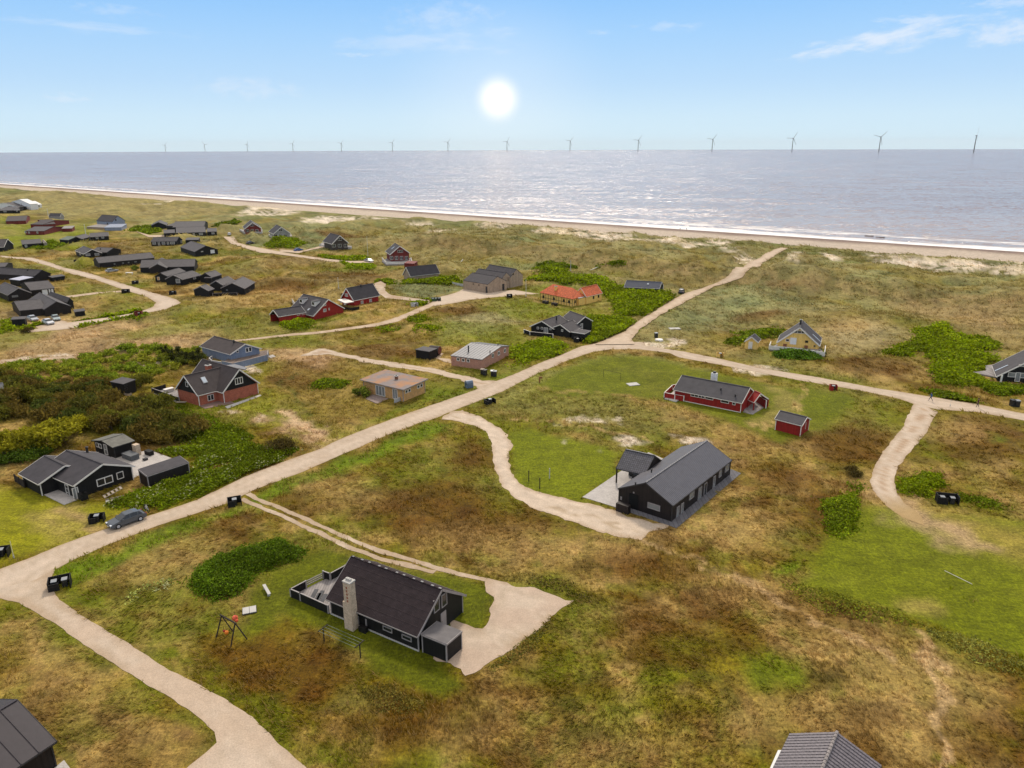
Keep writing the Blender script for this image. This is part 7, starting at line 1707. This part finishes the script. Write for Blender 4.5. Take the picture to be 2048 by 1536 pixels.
for t in (-.6, -.2, .2, .6): MB().bar(q1 + nx * t, q2 + nx * t, .03).build('line', surf('green_washing_line', (.12, .15, .10), .05, .5), o)
o = put('plank_bench', 534, 1185, 'pale weathered plank bench on the lawn above the swing frame', 'bench', None, -1.0)
lbox(o, 'seat', (0, 0, .42), 1.15, .17, .03, CONC); [lbox(o, 'leg', (x, 0, .2), .06, .14, .2, CONC) for x in (-.8, .8)]
o = put('sandbox_lid', 499, 1222, 'square pale wooden lid with dark seam on the grass', 'sandbox', None, .35)
lbox(o, 'lid_panel', (-.36, 0, .14), .34, .6, .04, CONC); lbox(o, 'lid_panel', (.36, 0, .14), .34, .6, .04, CONC); lbox(o, 'frame', (0, 0, .05), .74, .64, .05, DTIM)
o = put('concrete_slab', 1266, 769, 'pale square concrete slab on the lawn left of the red house', 'slab', None, .3); lbox(o, 'slab', (0, 0, .06), 1.2, .9, .07, CONC)
o = put('concrete_slab', 1349, 658, 'small pale slab on the grass above the sandy corner', 'slab', None, .1); lbox(o, 'slab', (0, 0, .1), 1.5, .9, .08, CONC)
o = empty('drying_frame', P(1083, 985), 'four slim posts of a drying frame on the bright green lawn', 'drying frame')
for q, (uu, vv) in enumerate([(1057.5, 962), (1079.5, 977), (1099, 957)]):
    g = P(uu, vv); MB().box(g + Vector((0, 0, .8)), (1, 0, 0), (0, 1, 0), (0, 0, 1), .07, .07, .9).build('post', DTIM if q < 2 else CONC, o)
o = empty('goal_frame', P(1224, 760), 'faint thin goal frame on the mown lawn by the red house', 'goal')
ga, gb = Vector(P(1207, 754)), Vector(P(1241, 762))
for g in (ga, gb): MB().bar(g, g + Vector((0, 0, 1.7)), .05).build('post', DTIM, o)
MB().bar(ga + Vector((0, 0, 1.7)), gb + Vector((0, 0, 1.7)), .05).build('crossbar', DTIM, o)
o = put('wooden_post', 1079, 765, 'short reddish brown double post at the corner of the mown lawn', 'post'); lbox(o, 'post', (0, 0, .6), .14, .14, .6, surf('orange_brown_wood', (.28, .12, .05), .2)); lbox(o, 'sign_board', (.25, 0, 1.1), .35, .05, .2, surf('orange_brown_wood', (.28, .12, .05), .2))
o = put('timber_trestle', 228, 990, 'weathered wooden steps and plank tray beside the black house', 'steps', None, .7)
for y in (-.5, .5): m = MB(); m.bar((-1.4, y, .1), (1.2, y, .9), .07); from_mb(m, 'side_rail', TIMB, o)
for q in range(5): lbox(o, 'step', (-1.2 + q * .55, 0, .18 + q * .16), .16, .5, .02, TIMB)
o = put('wooden_tray', 231, 1001, 'shallow wooden tray on the grass below the steps', 'tray', None, .6); lbox(o, 'bottom', (0, 0, .1), 1.2, .45, .05, CONC); lbox(o, 'side', (0, .47, .22), 1.2, .03, .12, TIMB); lbox(o, 'side', (0, -.47, .22), 1.2, .03, .12, TIMB)
POLE = surf('white_pole_paint', (.62, .60, .56), .05, .4)
def pole(u, v, vt, label, r=.09, name='flagpole', lean=0):
    o = put(name, u, v, label, 'flagpole' if name == 'flagpole' else 'post')
    zt = solve_z(o.location.x, o.location.y, vt) - o.location.z
    ltube(o, 'pole', (0, 0, 0), (lean, 0, zt), r, r * .6, POLE, 8); lbox(o, 'foot', (0, 0, .2), r * 1.8, r * 1.8, .2, CONC); ltube(o, 'finial', (lean, 0, zt), (lean, 0, zt + .25), r * 1.2, r * .3, POLE, 8)
for u_, v_, vt, lb in [(736, 513, 474, 'tall white flagpole left of the two storey chalet'), (678, 587, 556, 'white flagpole behind the steep roofed red house'), (1052, 593, 561, 'white flagpole left of the orange roofed house'), (1141, 550, 522, 'white flagpole on the ridge behind the orange roofed house'), (97, 433, 418, 'flagpole beside the grey roofed house with pale gable edge'), (172, 470, 449, 'flagpole in front of the blue grey house')]:
    pole(u_, v_, vt, lb, .10 if v_ > 500 else .2)
pole(28, 1116, 1085, 'thin pale marker post at the edge of the gravel road, lower left', .03, 'marker_post')
pole(1900, 813, 802, 'thin marker post at the roadside between the two walkers', .03, 'marker_post')
o = empty('rope_fence', P(1100, 560), 'leaning pale pole left on the dune above the tan boarded house', 'pole')
bpy.data.objects.remove(o)
for (ua, va), (ub, vb), lb in [((910, 548), (926, 521), 'long pale leaning pole on the dune slope left of the cedar house'), ((1180, 549), (1196, 541), 'short pale pole lying on the ridge above the green thicket'), ((1889, 1143), (1944, 1170), 'thin white pipe lying on the big right lawn')]:
    a, b_ = P(ua, va), P(ub, vb); a.z = float(height(a.x, a.y)) + .12; b_.z = float(height(b_.x, b_.y)) + .12
    o = MB().tube(a, b_, .03 if va > 1000 else .12, None, 7).build('lying_pole', POLE, None, origin=a); tag(o, lb, 'pole')

# ---- people
def skin_person(label, u, v, top, legs, stride, face_ang, arm=0.25):
    p = P(u, v); z = float(height(p.x, p.y)) + .06
    J = {'pelvis': (0, 0, .95), 'chest': (.02, 0, 1.30), 'neck': (.03, 0, 1.50), 'lh': (0, .10, .92), 'rh': (0, -.10, .92), 'lk': (stride * .5 + .04, .10, .50), 'rk': (-stride * .25 + .06, -.10, .50), 'la': (stride * .75, .10, .09), 'ra': (-stride * .85, -.10, .12), 'lt': (stride * .75 + .16, .11, .04), 'rt': (-stride * .85 + .15, -.11, .05),
         'ls': (.02, .19, 1.42), 'rs': (.02, -.19, 1.42), 'le': (-arm * .6, .25, 1.15), 're': (arm * .7, -.25, 1.15), 'lw': (-arm * .5 + .1, .26, .90), 'rw': (arm * 1.4 + .05, -.24, .95), 'hd': (.05, 0, 1.60), 'ht': (.05, 0, 1.74)}
    E_ = [('pelvis', 'chest'), ('chest', 'neck'), ('pelvis', 'lh'), ('pelvis', 'rh'), ('lh', 'lk'), ('rh', 'rk'), ('lk', 'la'), ('rk', 'ra'), ('la', 'lt'), ('ra', 'rt'), ('chest', 'ls'), ('chest', 'rs'), ('ls', 'le'), ('rs', 're'), ('le', 'lw'), ('re', 'rw'), ('neck', 'hd'), ('hd', 'ht')]
    Rr = dict(pelvis=.15, chest=.16, neck=.06, lh=.11, rh=.11, lk=.065, rk=.065, la=.045, ra=.045, lt=.04, rt=.04, ls=.075, rs=.075, le=.05, re=.05, lw=.038, rw=.038, hd=.10, ht=.09)
    ks = list(J); me = bpy.data.meshes.new('body'); me.from_pydata([J[k_] for k_ in ks], [(ks.index(a), ks.index(b_)) for a, b_ in E_], [])
    r = empty('person', (p.x, p.y, z), label, 'person'); r.rotation_euler = (0, 0, face_ang); r.scale = (1.02, 1.02, 1.02)
    o = mk_obj('body', me, r); sk = o.modifiers.new('skin', 'SKIN'); me.skin_vertices or me.attributes
    if not me.skin_vertices: 
        bm_ = __import__('bmesh').new(); bm_.from_mesh(me); bm_.verts.layers.skin.verify(); bm_.to_mesh(me); bm_.free()
    for i, k_ in enumerate(ks):
        me.skin_vertices[0].data[i].radius = (Rr[k_], Rr[k_]); me.skin_vertices[0].data[i].use_root = (k_ == 'pelvis')
    ss = o.modifiers.new('sub', 'SUBSURF'); ss.levels = 1; ss.render_levels = 1
    m = bpy.data.materials.new('person_clothes'); m.use_nodes = True; n, l = m.node_tree.nodes, m.node_tree.links; b_ = n['Principled BSDF']; b_.inputs['Roughness'].default_value = .85
    tcn = n.new('ShaderNodeTexCoord'); sx = n.new('ShaderNodeSeparateXYZ'); l.new(tcn.outputs['Object'], sx.inputs[0])
    rp = n.new('ShaderNodeValToRGB'); rp.color_ramp.interpolation = 'CONSTANT'; dv_ = n.new('ShaderNodeMath'); dv_.operation = 'DIVIDE'; dv_.inputs[1].default_value = 1.8; l.new(sx.outputs[2], dv_.inputs[0]); l.new(dv_.outputs[0], rp.inputs[0])
    e = rp.color_ramp.elements; e[0].color = (.03, .03, .03, 1); e[1].position = .06; e[1].color = (*legs, 1); x = e.new(.50); x.color = (*top, 1); x = e.new(.84); x.color = (.45, .27, .2, 1)
    l.new(rp.outputs[0], b_.inputs['Base Color']); me.materials.append(m)
    hm_ = MB(); n_, kk = 10, 5
    for i in range(kk):
        p0, p1 = math.pi * .55 * i / kk, math.pi * .55 * (i + 1) / kk
        for t in range(n_):
            f = lambda ph, tt: Vector((.035 + math.sin(ph) * math.cos(tt * 2 * math.pi / n_) * .125, math.sin(ph) * math.sin(tt * 2 * math.pi / n_) * .115, 1.69 + math.cos(ph) * .13))
            hm_.poly([f(p0, t), f(p1, t), f(p1, t + 1), f(p0, t + 1)] if i else [f(p0, t), f(p1, t), f(p1, t + 1)])
    from_mb(hm_, 'hair', surf('dark_hair', (.03, .02, .015), .2), r)
    for y in (-.035, .035): lbox(r, 'eye', (.145, y, 1.665), .012, .012, .008, DKT)
    lbox(r, 'nose', (.155, 0, 1.635), .02, .014, .02, surf('skin_tone', (.45, .27, .2), .05))
    for q in range(5):
        for sd_, w_ in ((1, J['lw']), (-1, J['rw'])):
            ltube(r, 'finger', (w_[0] - .03 + q * .016, w_[1], w_[2] - .03), (w_[0] - .02 + q * .018, w_[1] - sd_ * .015, w_[2] - (.12 if q else .08)), .010, .007, surf('skin_tone', (.45, .27, .2), .05), 6)
    return r
dirr = P(1990, 822) - P(1862, 802); fa = math.atan2(dirr.y, dirr.x)
skin_person('walker in a blue jacket striding along the road at the track mouth', 1861, 802.5, (.04, .10, .22), (.03, .05, .10), .42, fa + math.pi, .35)
skin_person('walker in a dark red jacket on the road near the right edge', 1955, 815, (.07, .02, .025), (.03, .025, .03), .22, fa + math.pi, .15)
for i, (u_, v_) in enumerate([(1360, 459), (1373, 459)]):
    o = skin_person(['left of the two distant walkers at the water edge', 'right of the two distant walkers at the water edge'][i], u_, v_, (.03, .03, .04), (.03, .03, .04), .3, 0.5)
    pp = P0(u_, v_, SEA + .7); o.location = (pp[0], pp[1], float(height(pp[0], pp[1])))
for (u_, v_, lb) in [(1738, 472, 'dark longest wreck timber lying in the surf on the right'), (1760, 474.5, 'second dark timber in the surf right of the long one')]:
    pp = Vector(P0(u_, v_, SEA + .05)); dd = Vector((1, K1, 0)).normalized(); o = empty('wreck_timber', pp, lb, 'timber')
    MB().bar(pp - dd * 2.6, pp + dd * 2.6, .5, .4).build('beam', DTIM, o); MB().bar(pp + dd * 1 + Vector((0, 0, .1)), pp + dd * 3.4 + Vector((0, .6, .2)), .3, .25).build('beam', DTIM, o)

# ------------------------------------------------------------------ thin sea air
hz = MB().box((0, 7000, 40), (1, 0, 0), (0, 1, 0), (0, 0, 1), 31000, 24000, 200).build('haze', bpy.data.materials.new('haze_air'))
hm_ = hz.data.materials[0]; hm_.use_nodes = True; hm_.node_tree.nodes.clear()
ho = hm_.node_tree.nodes.new('ShaderNodeOutputMaterial'); pv = hm_.node_tree.nodes.new('ShaderNodeVolumePrincipled')
pv.inputs['Density'].default_value = 1.3e-5; pv.inputs['Color'].default_value = (.99, .99, 1.0, 1); hm_.node_tree.links.new(pv.outputs[0], ho.inputs['Volume'])
tag(hz, kind='stuff')
